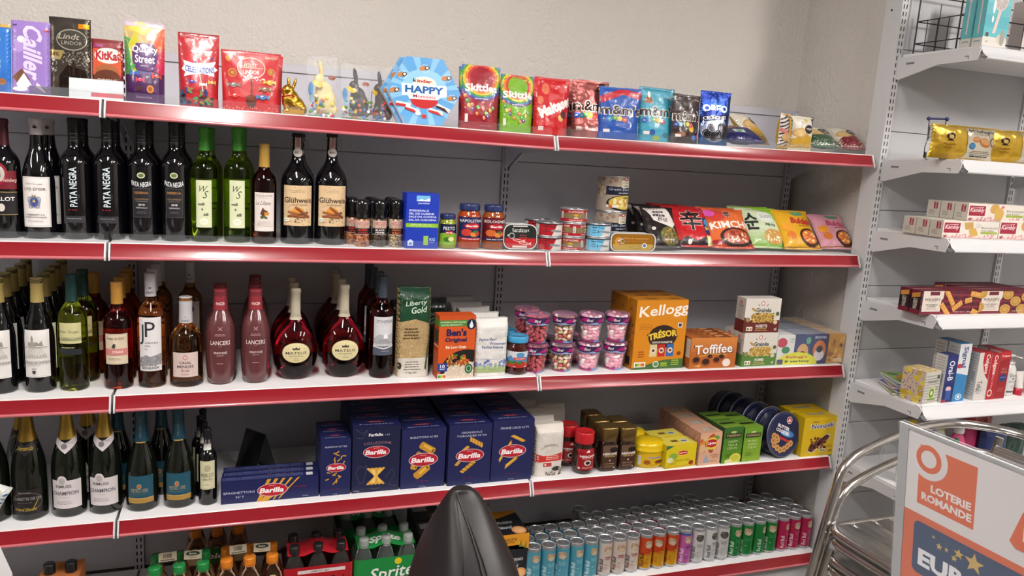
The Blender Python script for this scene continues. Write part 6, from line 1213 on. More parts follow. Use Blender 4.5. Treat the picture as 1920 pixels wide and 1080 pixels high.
o = jar('coffee_jar', 'rounded coffee jar with red lid and red label, front one', 1091, 4, 807, .05, .04, 'coffee', '#b01a22', a_nes, (.12, .62), law=.075, prof=NP, lidz=.73, lidr=.86)
dup(o, o.location+Vector((-.03, .075, 0)), 'rounded coffee jar with red lid behind the front one')
def a_gold(t, t2):
    def f(a): a.bg('#3a2418').rect(0, .55, 1, .45, '#5c4434').ell(.75, .8, .28, .12, '#1c100c').text('NESCAFÉ', .5, .66, .92, .11, '#dcd6d0', .03).text(t, .52, .55, .7, .07, '#a8905c', .02).ell(.52, .38, .06, .04, '#a88c78').text(t2, .5, .25, .7, .04, '#a88c78').lines(.5, .17, .8, 3, '#8c7058', .04, .012).ell(.85, .08, .04, .025, '#d8d0c8')
    return f
def sqjar(px, y, label, t, t2):
    z = zs(4, xat(px, y, .565)); x = xat(px, y, z); z = zs(4, x); H = zat(797, x, y)-z; W = .066
    root = empty('coffee_jar', (x, y, z+.0003), label, 'jar', 'gold-lidded coffee jars'); sq = lambda r, zz_: [(r*math.copysign(abs(math.cos(a))**.45, math.cos(a)), r*math.copysign(abs(math.sin(a))**.45, math.sin(a)), zz_) for a in [2*PI*i/32 for i in range(32)]]
    def loft(g, L, c):
        v = []; 
        for r, q in L: v += sq(r, q)
        g.add(v, [(j*32+i, j*32+(i+1) % 32, (j+1)*32+(i+1) % 32, (j+1)*32+i) for j in range(len(L)-1) for i in range(32)], c, 0, True); g.add(sq(*L[-1]), [tuple(range(32))], c); g.add(sq(*L[0]), [tuple(range(32))[::-1]], c)
    g = G(); loft(g, [(W*.44, 0), (W*.49, .004), (W*.5, .012), (W*.5, H*.62), (W*.46, H*.66), (W*.44, H*.68)], '#3a2418'); g.build('glass_body', GL['coffee'], root)
    g = G(); loft(g, [(W*.44, H*.68), (W*.5, H*.685), (W*.505, H*.97), (W*.49, H*.995), (W*.46, H)], '#7c6438'); g.build('lid', 'foil', root)
    g = G(); A = Art(W*.86, H*.56); a_gold(t, t2)(A); lay(g, A, flat((-W*.43, -W*.503, H*.05), (1, 0, 0), (0, 0, 1))); g.build('label', 'gloss', root)
    return root
for px, l, t, t2, n in ((1133, 'square coffee jar with gold lid, the left one of two in front', 'SPECIAL', "L'ORIGINAL", 2), (1167, 'square coffee jar with gold lid, the right one of two in front', 'GOLD', 'DE LUXE', 1)):
    o = sqjar(px, .055, l, t, t2)
    for k in range(1, n+1): dup(o, o.location+Vector((0, .07*k, 0)), 'square coffee jar with gold lid, %s file, %s from the front' % ('left' if n == 2 else 'right', ORD[k]))
def nqtub(px, y, label):
    z = zs(4, xat(px, y, .565)); x = xat(px, y, z); z = zs(4, x); H = zat(822, x, y)-z; R = .062
    root = empty('cocoa_tub', (x, y, z+.0003), label, 'tub', 'yellow cocoa tubs')
    g = G(); g.lathe([(R*.88, 0), (R*.95, .003), (R, .01), (R*.97, H*.25), (R*.97, H*.5), (R, H*.64), (R, H*.66)], '#c8a80c', n=40, sy=.8); g.build('tub_body', 'gloss', root)
    g = G(); g.lathe([(R*1.02, H*.62), (R*1.05, H*.64), (R*1.05, H*.7), (R*1.0, H*.73), (R*1.0, H*.84), (R*.97, H*.9), (R*.85, H*.96), (R*.5, H), (0, H)], '#c8a80c', n=40, sy=.8); g.build('lid', 'gloss', root)
    A = Art(R*2.1, H*.45); A.bg('#c49c0c').text('Nesquik', .52, .74, .4, .2, '#d8d8e0', .05).text('Nesquik', .52, .74, .38, .17, '#1c3c8c', .03).ell(.68, .35, .16, .16, '#7c3c1c').ell(.66, .42, .12, .08, '#5c2c14').rect(.82, .2, .12, .3, '#c8ccc8').rect(.02, .1, .1, .8, '#b8b8b4').lines(.5, .1, .3, 1, '#7c4c1c', t=.03).ell(.3, .35, .1, .2, '#8c4c1c')
    g = G(); lay(g, A, (lambda f: (lambda a, b, o: f(a, b+H*.1, o)))(cylmap(lambda q: R*1.0, A.w/2, sy=.8)), .006, .00012, off=.0008); g.build('label', 'gloss', root); return root
o = nqtub(1212, .065, 'oval yellow cocoa tub, front one'); dup(o, o.location+Vector((-.02, .11, 0)), 'oval yellow cocoa tub behind the front one')
def lip(a, x, y, w): a.ell(x, y, w*.62, w*.45, '#d8b83c').poly([(x-w*.5, y-w*.2), (x-w*.5, y+w*.22), (x, y+w*.32), (x+w*.5, y+w*.22), (x+w*.5, y-w*.2), (x, y-w*.3)], '#a81c24').text('Lipton', x, y, w*.82, w*.26, '#e4dcd8', .03)
def a_liy(a): a.bg('#c8b418').poly([(0, .8), (.25, .95), (0, .98)], '#1c5c3c').ell(.25, .5, .14, .14, '#7c9c3c').ell(.15, .35, .1, .12, '#c8c49c'); lip(a, .55, .62, .3); a.text('YELLOW LABEL', .55, .3, .5, .09, '#7c8c1c', .01).rect(0, .0, 1, .1, '#b89c18').ell(.85, .16, .08, .1, '#8c2c1c').lines(.25, .2, .3, 2, '#8c7c14', .06, .02)
def s_liy(a): a.bg('#b8a418').rect(.1, .3, .6, .4, '#1c3c3c').lines(.4, .6, .5, 4, '#c8c4a0', .08, .03)
def t_liy(a): a.bg('#c8b848').rect(.3, .35, .22, .25, '#6c4c14').rect(.6, .3, .25, .3, '#c4c0b4').rect(.62, .35, .18, .15, '#2c5c8c')
o = carton('tea_box', 'low yellow tea box, front one', 1245, 1304, 833, 4, .01, .07, '#b8a418', a_liy, s_liy, t_liy, rot=4); dup(o, o.location+Vector((-.008, .078, 0)), 'low yellow tea box behind the front one')
def a_lip(a): a.bg('#c89c80').scatter(16, .05, .6, .4, .95, .12, .1, ['#b8502c', '#c87c3c', '#a83c2c', '#c8a87c'], 4).ell(.72, .82, .16, .08, '#6c8c3c').ell(.5, .5, .1, .06, '#5c7c2c'); lip(a, .55, .66, .42); a.poly([(.2, .08), (.35, .35), (.5, .08)], '#8c98a8').text('ROOIBOS', .72, .3, .35, .05, '#8c4c3c', 0).text('PEACH', .75, .23, .26, .05, '#8c4c3c', 0).lines(.7, .12, .4, 2, '#8c6c5c', .03, .01)
def s_lip(a): a.bg('#b0806c').scatter(14, .1, .9, .1, .9, .1, .06, ['#8c4c34', '#c8987c', '#a0644c'], 3)
def t_lip(a): a.bg('#b88c74').rect(.3, .25, .5, .5, '#8c8478').lines(.5, .65, .4, 4, '#c8c0b4', .12, .05)
o = carton('tea_box', 'peach-coloured tea box with red oval, front of four', 1307, 1349, 811, 4, .01, .068, '#b48870', a_lip, s_lip, t_lip, rot=3, group='peach tea boxes')
for k in (1, 2, 3): dup(o, o.location+Vector((0, .073*k, 0)), 'peach-coloured tea box, %s in its file' % ORD[k])
def a_twi(c0, c1, L):
    def f(a):
        a.grad(0, 0, 1, 1, c1, c0, 6).rect(.08, .7, .84, .13, '#2c2c18').text('TWININGS', .5, .765, .74, .07, '#a8a070', .01).ell(.5, .86, .15, .03, '#a8b878')
        for i, t in enumerate(L): a.text(t, .5, .6-.095*i, .5 if len(t) < 9 else .6, .06, '#b8c890', 0)
        a.lines(.35, .25, .4, 3, '#2c4c1c', .04, .012)
        if len(L) == 3 and L[0] == 'GREEN': a.ell(.7, .12, .3, .14, '#c8c04c').ell(.7, .12, .22, .09, '#b8b83c').ell(.35, .05, .2, .06, '#c8c48c')
    return f
def t_twi(a): a.grad(0, 0, 1, 1, '#6c8c2c', '#4c6c24', 3).rect(.1, .45, .8, .18, '#16240e')
def s_twi(a): a.bg('#1c4424').lines(.5, .75, .7, 3, '#7c9c6c', .06, .02)
for px0, px1, l, c0, c1, LL in ((1351, 1388, 'dark green tea box with a lemon slice, left of two in front', '#2c5c24', '#5c8c1c', ('GREEN', 'TEA &', 'LEMON')), (1389, 1424, 'brighter green tea box, right of two in front', '#5c8c24', '#7c9c2c', ('PURE', 'GREEN', 'TEA'))):
    o = carton('tea_box', l, px0, px1, 801, 4, .012, .08, '#2c5424', a_twi(c0, c1, LL), s_twi, t_twi, rot=3); dup(o, o.location+Vector((-.004, .088, 0)), l.split(',')[0].replace('with a lemon slice', '').strip()+' standing behind, in the %s file' % ('left' if px0 < 1360 else 'right'))
# round cookie tins on edge
def cookie():
    R = .0875; z = zs(4, 2.25); x = xat(1462, .03, z)
    root = empty('cookie_tin', (x, .03, z+R+.0035), 'round navy tin of butter biscuits standing on edge, frontmost', 'tin', 'round navy biscuit tins', (math.radians(-9), 0, math.radians(8)))
    M = Matrix.Rotation(PI/2, 4, 'X')
    g = G(); g.lathe([(R*.985, -.05), (R*.985, 0), (R, .001), (R*1.005, .003), (R, .005), (R*.97, .005)], '#1a1f3c', n=56, T=M, caps=False); g.add([(R*.985*math.cos(t), .05, R*.985*math.sin(t)) for t in [2*PI*i/56 for i in range(56)]], [tuple(range(56))], '#14182c'); g.build('tin_body', 'gloss', root)
    g = G(); g.lathe([(R*.985, .0035), (R*1.008, .0035), (R*1.008, .0052), (R*.985, .0062), (R*.965, .0052)], '#8c8c94', n=56, T=M, caps=False); g.build('rim', 'metal', root)
    g = G(); A = Art(2*R*.97, 2*R*.97); A.ell(.5, .5, .5, .5, '#1b2142', n=56).ring(.5, .5, .47, .47, .003, '#7c84a4', 48).ell(.62, .5, .2, .08, '#3c6ca4', -20).ell(.55, .5, .16, .04, '#6c9cc8', -20)
    A.ell(.68, .8, .085, .085, '#c8c0c0').ell(.68, .8, .07, .07, '#a82c2c').poly([(.63, .77), (.68, .85), (.73, .77)], '#dcd4d0').text('BUTTER', .5, .66, .38, .075, '#dcd8d8', .04, 0, -24).text('COOKIES', .46, .57, .42, .075, '#dcd8d8', .04, 0, -24)
    A.poly([(.2, .5), (.28, .52), (.75, .3), (.72, .25)], '#a82c2c')
    for q, (xx, yy) in enumerate(((.2, .5), (.17, .4), (.2, .3), (.29, .22), (.38, .16), (.5, .17), (.6, .22), (.7, .27), (.3, .4), (.27, .46))): A.ell(xx, yy, .075, .075, '#a87844', n=18).ring(xx, yy, .06, .06, .015, '#c8985c', 16).ell(xx, yy, .025, .025, '#8c5c2c', n=10)
    lay(g, A, flat((-R*.97, -.0055, -R*.97), (1, 0, 0), (0, 0, 1))); g.build('lid_print', 'gloss', root)
    for k in range(1, 5): dup(root, root.location+Vector((-.014*k, .062*k, .0)), 'round navy biscuit tin on edge, %s in its leaning file' % ORD[k])
cookie()
def a_nq2(a):
    a.bg('#c4a410').text('Nestlé', .34, .88, .14, .045, '#3c2c1c', .02).text('Nesquik', .56, .76, .72, .18, '#d8d8dc', .045, 0, 3).text('Nesquik', .56, .76, .68, .15, '#1c3484', .02, 0, 3).poly([(.2, .1), (.2, .22), (.7, .55), (.82, .55), (.8, .42), (.35, .08)], '#c8b8a0').poly([(.2, .14), (.22, .24), (.7, .54), (.8, .5), (.76, .42), (.32, .1)], '#4c2418').scatter(60, .25, .72, .18, .48, .03, .025, ['#5c2c1c', '#3c1814', '#7c4430'], 4).rect(.55, .1, .16, .08, '#c8c4bc').rect(.58, .11, .05, .05, '#2c6c3c').rect(.65, .11, .05, .05, '#c8602c').text('x6', .86, .12, .1, .07, '#3c2c1c', .02).lines(.82, .25, .22, 2, '#6c4c1c', .04, .012)
def t_nq2(a): a.bg('#bc9c10').text('Nesquik', .5, .5, .5, .35, '#5c6c9c', .03)
o = carton('cereal_bar_box', 'yellow cocoa cereal bar box at the right end of the fourth shelf', 1500, 1563, 782, 4, .01, .07, '#b89a10', a_nq2, None, t_nq2, rot=0); dup(o, o.location+Vector((-.004, .078, 0)), 'yellow cocoa cereal bar box behind the front one beside the biscuit tins')
# ================================================================== BOTTOM SHELF GOODS
# slim drink cans
CR, CH = .0272, .143
CANC = {'ice': ('#4c94a8', '#7cb8c4', 'light blue', '#c8e0e4'), 'sum': ('#c4b8b0', '#a85c5c', 'cream', '#3c2c30'), 'ora': ('#c08c14', '#b8401c', 'orange and yellow', '#5c2c10'), 'pur': ('#b0589c', '#8c4c9c', 'purple-pink', '#e0c8dc'), 'whi': ('#c4c4c4', '#9c9ca0', 'white', '#4c4c54'), 'gre': ('#1c7434', '#3c945c', 'green', '#c8dccc'), 'red': ('#a8204c', '#c84c74', 'crimson', '#e0c8d0')}
def a_can(k):
    c, c2, nm, tx = CANC[k]
    def f(a):
        a.bg(c)
        for j in range(2):
            x = .5*j
            if k == 'ora': a.rect(x, .55, .5, .45, '#b8401c').poly([(x, .55), (x+.25, .42), (x+.5, .55)], '#b8401c').rect(x, .42, .5, .03, '#c0701c')
            if k == 'pur': a.rect(x, .93, .5, .07, '#3c5c9c')
            a.ell(x+.42, .78, .1, .12, '#a89078' if k != 'whi' else '#4a4644', n=14).poly([(x+.34, .7), (x+.38, .82), (x+.5, .76), (x+.44, .66)], '#c8b49c' if k != 'whi' else '#5c5652').ell(x+.38, .86, .05, .05, '#b89c80' if k != 'whi' else '#6c6864')
            T, _ = glyphs('Red Bull', .02); a.tris([[((x+.275-(q-.5)*.085)*a.w, (.06+p*.42)*a.h) for p, q in t] for t in T], tx)
            a.lines(x+.42, .52, .15, 2, c2, .05, .03).text({'ice': 'ICE', 'sum': 'Summer', 'ora': 'EDITION', 'pur': 'Spring', 'whi': 'Edition', 'gre': 'Cactus', 'red': 'RED'}[k], x+.42, .56, .15, .07, c2, .01).lines(x+.34, .2, .16, 2, c2, .04, .012).ell(x+.38, .3, .02, .01, tx)
    return f
PROTO = {}
def can(k, x, y, label):
    z = .1606
    if k in PROTO: return dup(PROTO[k], (x, y, z), label, (0, 0, random.uniform(-.6, .5)))
    root = empty('drink_can', (x, y, z), label, 'can', CANC[k][2]+' drink cans', (0, 0, 0))
    g = G(); g.lathe([(CR*.72, .001), (CR*.8, 0), (CR*.86, .003), (CR*.98, .009), (CR, .012), (CR, CH-.014), (CR*.97, CH-.01), (CR*.9, CH-.003)], '#b0b2b6', n=32); g.build('can_body', 'metal', root)
    A = Art(2*PI*CR, CH-.024); a_can(k)(A); g = G(); lay(g, A, (lambda f: (lambda a, b, o: f(a, b+.012, o)))(cylmap(lambda q: CR, A.w*.4)), .006, .00012, off=.0003); g.build('can_print', 'canm', root)
    g = G(); g.lathe([(CR*.9, CH-.003), (CR*.93, CH-.0015), (CR*.91, CH), (CR*.87, CH-.001), (CR*.84, CH-.0055), (CR*.8, CH-.005), (0, CH-.005)], '#d2d4d8', n=32, caps=False); l_ = g.build('lid', 'lidm', root)
    g = G(); g.lathe([(0, -.0004), (CR*.3, -.0004), (CR*.34, 0), (CR*.3, .0008), (0, .0008)], '#8c8e92', n=18, sy=.62, T=Matrix.Translation((0, -CR*.25, CH-.0035))); g.tube([(CR*.22*math.cos(t), CR*.22*math.sin(t)+CR*.15, CH-.0032) for t in [i*PI/5 for i in range(10)]], .0008, n=5, closed=True); g.build('ring_tab', 'lidm', l_)
    PROTO[k] = root; return root
ROWC = ['ice']*5+['sum']*3+['ora']*3+['pur']+['whi']*3+['gre']*4+['red']*3
PXC = [998, 1025, 1052, 1079, 1106, 1133.5, 1160, 1186, 1212, 1238, 1263, 1286, 1311, 1334, 1357, 1381, 1404, 1427, 1450, 1472, 1494, 1517]
DEP = [4, 3, 3, 3, 3, 5, 4, 4, 4, 4, 4, 4, 4, 5, 5, 4, 4, 4, 3, 4, 4, 3]
cnt = {}
for i, (k, px, n) in enumerate(zip(ROWC, PXC, DEP)):
    y0 = .048; x = xat(998, y0, .22)+.0558*i
    cnt[k] = cnt.get(k, 0)+1; tot = ROWC.count(k)
    for r in range(n):
        kk = k if not (k == 'ora' and r) else 'red'
        if k == 'pur' and r: kk = 'whi'
        nm = CANC[kk][2]; wh = 'in the front row' if r == 0 else 'in row %s from the front' % ('two', 'three', 'four', 'five')[r-1]
        if k == 'pur' and r == 0: lb = 'single purple-pink slim can in the front row'
        else: lb = '%s slim can, %s, %s %s file from the left' % (nm, 'front row' if r == 0 else 'row %s from the front' % ('two', 'three', 'four', 'five')[r-1], ['first', 'second', 'third', 'fourth', 'fifth'][cnt[k]-1], CANC[k][2].split(' ')[0])
        can(kk, x+random.uniform(-.001, .001)-(.0 if r % 2 == 0 else .003), y0+r*.0575+random.uniform(0, .002), lb)
# boxed cans pack
def a_spf(a): a.bg('#15161c').rect(0, .78, 1, .22, '#c8881c').poly([(0, .78), (0, .74), (.35, .8), (.65, .8), (1, .7), (1, .8)], '#c8881c').text("ARANCIATA", .38, .9, .5, .06, '#3c2c14', .02).lines(.38, .84, .5, 1, '#3c2c14', t=.015); a.star(.35, .64, .07, '#b84c6c'); a.text('SANPELLEGRINO', .45, .52, .8, .055, '#c8c8c8', .02).lines(.45, .47, .6, 1, '#a8a8a8').text('Naturali', .5, .4, .42, .07, '#c0c8d4', .01, .3).ell(.78, .26, .2, .1, '#c88a4c').ell(.78, .26, .15, .07, '#d8a46c').poly([(.7, .75), (.75, .9), (.8, .75)], '#5c7c2c').poly([(.85, .72), (.92, .86), (.92, .72)], '#4c6c2c')
def t_spf(a): a.bg('#15161c').poly([(0, .72), (.7, 1), (0, 1)], '#c8881c').poly([(0, 1), (1, 1), (1, .9), (0, .6)], '#c8881c').text('SANPELLEGRINO', .4, .5, .6, .1, '#b8b8b8', .02).text('Naturali', .4, .3, .4, .12, '#c0c8d4', .01, .3).ell(.75, .15, .22, .16, '#c88a4c').ell(.75, .15, .16, .11, '#d8a87c')
carton('drink_can_carton', 'black and orange carton of fruit drink cans behind the office chair', 925, 986, 1000, 5, .04, .17, '#15161c', a_spf, None, t_spf, h=.20, rot=0)
def t_blk(a): a.bg('#141416').rect(.1, .55, .5, .3, '#8c8c90').rect(.55, .1, .4, .3, '#5c3c1c').ell(.8, .25, .12, .12, '#c8a02c')
def a_blkp(a): a.bg('#121214').poly([(.2, .9), (.5, .9), (.35, .6)], '#c8c8c8').ell(.3, .55, .25, .12, '#c8a81c').rect(0, .35, 1, .1, '#c8a81c').lines(.5, .25, .6, 3, '#8c8c8c', .06, .02)
o = carton('drink_carton', 'black carton with yellow details beside the green soft drink pack', 786, 842, 1000, 5, .05, .12, '#121214', a_blkp, None, t_blk, h=.215); dup(o, o.location+Vector((0, .125, .0)), 'black carton behind the one with yellow details')
# six packs of small plastic bottles
CAPS = {'green': '#1c7c3c', 'orange': '#c8741c', 'black': '#1c1c1e', 'gwhite': '#8c9490'}
SIXP = [(0, .0), (.7, .003), (.9, .01), (1, .03), (1, .5), (.97, .6), (.82, .72), (.6, .81), (.42, .87), (.38, .9), (.38, .93)]
BODY = {'tan': GL['tan'], 'brown': mat('cola_bottle', '#8c8480', rough=.04, trans=.9, ior=1.2), 'clearg': mat('clear_lemonade_bottle', '#c8d0cc', rough=.03, trans=.92, ior=1.15)}
def pack(name, label, x0, y0, rows, sp, H, R, body, cap, group='soft drink multipacks', sleeve=None, top=None, art=None, extra=None):
    root = empty(name, (x0+sp, y0+sp*(rows-1)/2, .1605), label, 'drinks pack', group); n = 0
    for r in range(rows):
        for c in range(3):
            g = G(); T = Matrix.Translation(((c-1)*sp, (r-(rows-1)/2)*sp, 0)); g.lathe([(a*R, b*H) for a, b in SIXP], n=24, T=T); b = g.build('bottle', BODY[body], root)
            g = G(); rc = R*(.56 if cap in ('green', 'orange') else .46); g.lathe([(rc, H*.905), (rc, H*.985), (rc*.93, H), (0, H)], CAPS[cap], n=24, T=T); g.lathe([(rc*1.03, H*.885), (rc*1.03, H*.9)], CAPS[cap], n=24, T=T, caps=False); g.build('cap', 'gloss', b)
    if sleeve:
        c, z0, z1, fn = sleeve; hx, hy = sp+R+.001, sp*(rows-1)/2+R+.001
        def P(t):      # rounded rectangle outline by arc length, starting front left
            pass
        g = G(); A = Art(2*hx-.02, z1-z0); fn(A)
        L = [(-hx+.01, -hy), (hx-.01, -hy)]
        out = [(-hx+.012, -hy), (hx-.012, -hy), (hx-.003, -hy+.004), (hx, -hy+.012), (hx, hy-.012), (hx-.012, hy), (-hx+.012, hy), (-hx, hy-.012), (-hx, -hy+.012), (-hx+.003, -hy+.004)]
        n_ = len(out); v = [(a, b, z0) for a, b in out]+[(a, b, z1) for a, b in out]; g.add(v, [(i, (i+1) % n_, (i+1) % n_+n_, i+n_) for i in range(n_)], c, 0)
        lay(g, A, flat((-hx+.01, -hy-.0003, z0), (1, 0, 0), (0, 0, 1))); g.build('shrink_sleeve', 'gloss', root)
    if extra: extra(root, sp, H, R, rows)
    return root
def carrier(c, txt, tc, wave=True):
    def f(root, sp, H, R, rows):
        g = G(); w_ = sp*2.6; d = sp*(rows-1)*.95+R*.9; A = Art(w_, d); A.bg(c)
        if txt: A.text(txt, .5, .35, .55, .4, tc, .04, .2)
        def S(x, y, o): u = x/w_*2-1; return Vector((x-w_/2, y-d/2, H*.9+.006*math.cos(x/w_*PI*4)-abs(u)**3*.01+o+math.sin(y/d*PI)*.008))
        nx, ny = 28, 8; V = [S(w_*i/nx, d*j/ny, 0) for j in range(ny+1) for i in range(nx+1)]; g.add(V, [(j*(nx+1)+i, j*(nx+1)+i+1, (j+1)*(nx+1)+i+1, (j+1)*(nx+1)+i) for j in range(ny) for i in range(nx)], c, 0, True)
        lay(g, A, S, .008, .0002, smooth=True); g.build('carrier_card', 'gloss', root)
    return f
def tags(c, txt, bar=True):
    def f(root, sp, H, R, rows):
        for k, xx in enumerate((-sp*.5, sp*.55)):
            g = G(); A = Art(.05, .026); A.bg('#b8ac94').ell(0, .5, .1, .3, '#b8ac94')
            if k == 0: [A.rect(.25+.035*i, .35, .012+.008*(i % 3 == 0), .5, '#2c2c2c') for i in range(14)]; A.rect(.1, .1, .8, .12, '#5c5448')
            else: A.ell(.5, .65, .4, .25, '#1c2c24').text('bio', .5, .65, .4, .25, '#c8c8b0', .02, .2).lines(.5, .15, .5, 1, '#5c5448', t=.06)
            g.box(0, .05, 0, .001, 0, .026, '#b8ac94'); lay(g, A, flat((0, 0, 0), (1, 0, 0), (0, 0, 1))); g.build('paper_tag', 'print', root, (xx-.025, -sp*(rows-1)/2-R*.2+(sp*.5), H*.985), (math.radians(-25), 0, math.radians(4-8*k)))
            g = G()
        g = G(); rd = 0
        for c_ in (-1, 0, 1): g.prism([(c_*sp-R*.9, H*.5), (c_*sp-R*.7, H*.68), (c_*sp-R*.2, H*.76), (c_*sp+R*.2, H*.76), (c_*sp+R*.7, H*.68), (c_*sp+R*.9, H*.5)], -sp*(rows-1)/2-R*1.01, -sp*(rows-1)/2-R*.98, c)
        g.build('bottle_sleeve', 'print', root)
        g = G(); A = Art(sp*2, H*.3); A.ell(.5, .55, .4, .45, '#1c5c2c', n=24).text('bio', .5, .55, .4, .3, '#d8dcc8', .03, .2); lay(g, A, flat((-sp, -sp*(rows-1)/2-R*1.06, H*.46), (1, 0, 0), (0, 0, 1))); g.build('front_label', 'gloss', root)
    return f
HB = .222; SP = .0665; RR = .033
ytop = .162+HB
def px5(px, y): return xat(px, y, ytop)
o = pack('soft_drink_pack', 'pack of small bottles with green caps at the bottom left', px5(290, .05), .05, 2, SP, HB, RR, 'tan', 'green', extra=tags('#b8ac8c', 'bio'))
o = pack('soft_drink_pack', 'pack of small bottles with orange caps beside the green-capped pack', px5(425, .05), .05, 2, SP, HB, RR, 'tan', 'orange', extra=tags('#c0b088', 'bio'))
dup(o, o.location+Vector((-.1, .21, 0)), 'pack of orange-capped bottles at the back, behind the green-capped pack')
def sl_coke(a): a.bg('#a01420').rect(.17, .86, .75, .07, '#d0c4c4').text('CREME PLAY ZERO', .52, .895, .3, .035, '#3c1c1c', .02).text('Coca-Cola', .56, .62, .8, .3, '#1c0c0e', .0, .3)
def sl_spr(a): a.bg('#167a38').ell(.68, .9, .06, .07, '#c8b41c').text('Sprite', .58, .63, .76, .38, '#0c4420', .04, .25, 4).text('Sprite', .58, .64, .74, .35, '#d4dcd4', .015, .25, 4)
o = pack('cola_pack', 'red multipack of cola bottles at the bottom of the photo', px5(552, .055), .05, 2, .072, .24, .034, 'brown', 'black', sleeve=('#a01420', .02, .183, sl_coke), extra=carrier('#a81c28', None, '#fff'))
o = pack('lemonade_pack', 'green multipack of lemonade bottles beside the cola', px5(682, .055), .05, 2, .072, .24, .034, 'clearg', 'gwhite', sleeve=('#167a38', .02, .184, sl_spr), extra=carrier('#1c7c3c', 'Sprite', '#d4dcd4'))
dup(o, o.location+Vector((-.03, .2, 0)), 'green multipack of lemonade bottles at the back, behind the front one')
# carton with two black-capped bottles at the lower left corner
root = empty('bottle_carton', (-.155, .07, .1605), 'brown carton with two black bottle caps rising from it, lower left corner', 'box')
g = G(); g.box(-.052, .052, -.045, .045, 0, .236, '#9c5c2c', b=.001); g.build('carton', 'matte', root)
for sx in (-.028, .026):
    g = G(); g.lathe([(.0155, .2), (.0155, .262), (.0145, .265), (.01, .2665), (0, .267)], '#17171a', n=24, T=Matrix.Translation((sx, -.015, 0))); g.build('bottle_cap', 'gloss', root)
# ================================================================== RIGHT-HAND UNIT GOODS
def fb(fn): return fn
YR = -.318
# top shelf: wire basket and fan cartons
WIRE = mat('black_wire', '#141416', rough=.4)
def basket(x0, x1, y0, y1, z, h, label):
    root = empty('wire_basket', (x0, y0, z+.0022), label, 'basket', 'black wire baskets'); X, Y = x1-x0, y1-y0
    g = G()
    for q in (0, .035, h*.55, h): g.tube([(0, 0, q), (X, 0, q), (X, Y, q), (0, Y, q)], .0022, n=6, closed=True)
    for x, y in ((0, 0), (X, 0), (X, Y), (0, Y)): g.tube([(x, y, 0), (x, y, h*1.25)], .003, n=6)
    for k in range(1, 5): g.tube([(X*k/5, 0, h*.55), (X*k/5, 0, 0), (X*k/5, Y, 0), (X*k/5, Y, h*.9)], .0016, n=5)
    for k in range(1, 4): g.tube([(0, Y*k/4, h*.55), (0, Y*k/4, 0), (X, Y*k/4, 0), (X, Y*k/4, h*.55)], .0016, n=5)
    g.tube([(0, 0, h*.55), (.015, -.03, h*.62), (.015, -.03, h*.2), (0, 0, .035)], .0018, n=5)
    g.build('wire_frame', WIRE, root)
basket(2.575, 3.06, -.215, -.04, 2.08, .2, 'black wire basket on the top white shelf behind the fan cartons')
def a_fan(a):
    a.bg('#5ca8b0').grad(0, .3, 1, .7, '#4c98a4', '#7cc0c4', 4).rect(0, 0, 1, .16, '#c4c0b8').ell(.55, .72, .3, .17, '#c8b8b4').ell(.55, .72, .26, .15, '#a8a09c').poly([(.5, .55), (.62, .55), (.48, .22), (.36, .22)], '#c8b4ac').ell(.76, .14, .2, .08, '#b4b0a8').ell(.8, .17, .1, .12, '#8c8880').rect(.1, .16, .12, .06, '#4c4844').text('Ue', .18, .09, .12, .03, '#6c6864').ell(.3, .6, .05, .1, '#dce4e4').ell(.3, .42, .04, .05, '#dce4e4')
    for i in range(10): t = i*36; a.line([(.55, .72), (.55+.26*math.cos(math.radians(t)), .72+.15*math.sin(math.radians(t)))], .012, '#d8d0cc')
def s_fan(a): a.bg('#5ca8b0').rect(0, 0, 1, .14, '#c4c0b8').ell(.5, .8, .3, .12, '#c8b8b4').rect(.42, .2, .14, .5, '#c8b8b4').lines(.5, .08, .8, 1, '#4c8c94', t=.02)
x1 = xat(1837, YR, 2.08)
o = carton('fan_carton', 'teal hand fan carton on the top white shelf, front one', 1838, 1884, 0, 2.0804, YR+.004, .036, '#5ca8b0', a_fan, s_fan, h=.21, rot=2, group='teal hand fan cartons')
dup(o, o.location+Vector((-.004, .04, 0)), 'teal hand fan carton behind the front one')
def a_sn(a): a.bg('#1c1614').poly([(0, 0), (1, 0), (.8, .45), (.2, .5)], '#b83c1c').ell(.5, .45, .3, .15, '#c88c3c').scatter(14, .1, .9, .05, .5, .1, .06, ['#c8a03c', '#a82c1c', '#d8a05c'], 3).poly([(.3, .8), (.5, .95), (.6, .75)], '#c8c0b8')
bag('snack_bag', 'black and orange snack bag leaning in the wire basket left of the fan cartons', 1770, 1800, 0, 2.0835, -.16, .04, 'pillow', '#1c1614', a_sn, h=.2, w=.1, tilt=6, roll=8, x=2.72)
carton('small_box', 'small white and red box standing in the wire basket right of the fan cartons', 0, 0, 0, 2.0845, -.17, .05, '#b4a8a4', lambda a: a.bg('#c4bcb8').rect(0, .6, 1, .4, '#a82c2c').ell(.5, .75, .3, .1, '#dcd4d0'), w=.08, h=.2).location.x = 2.96
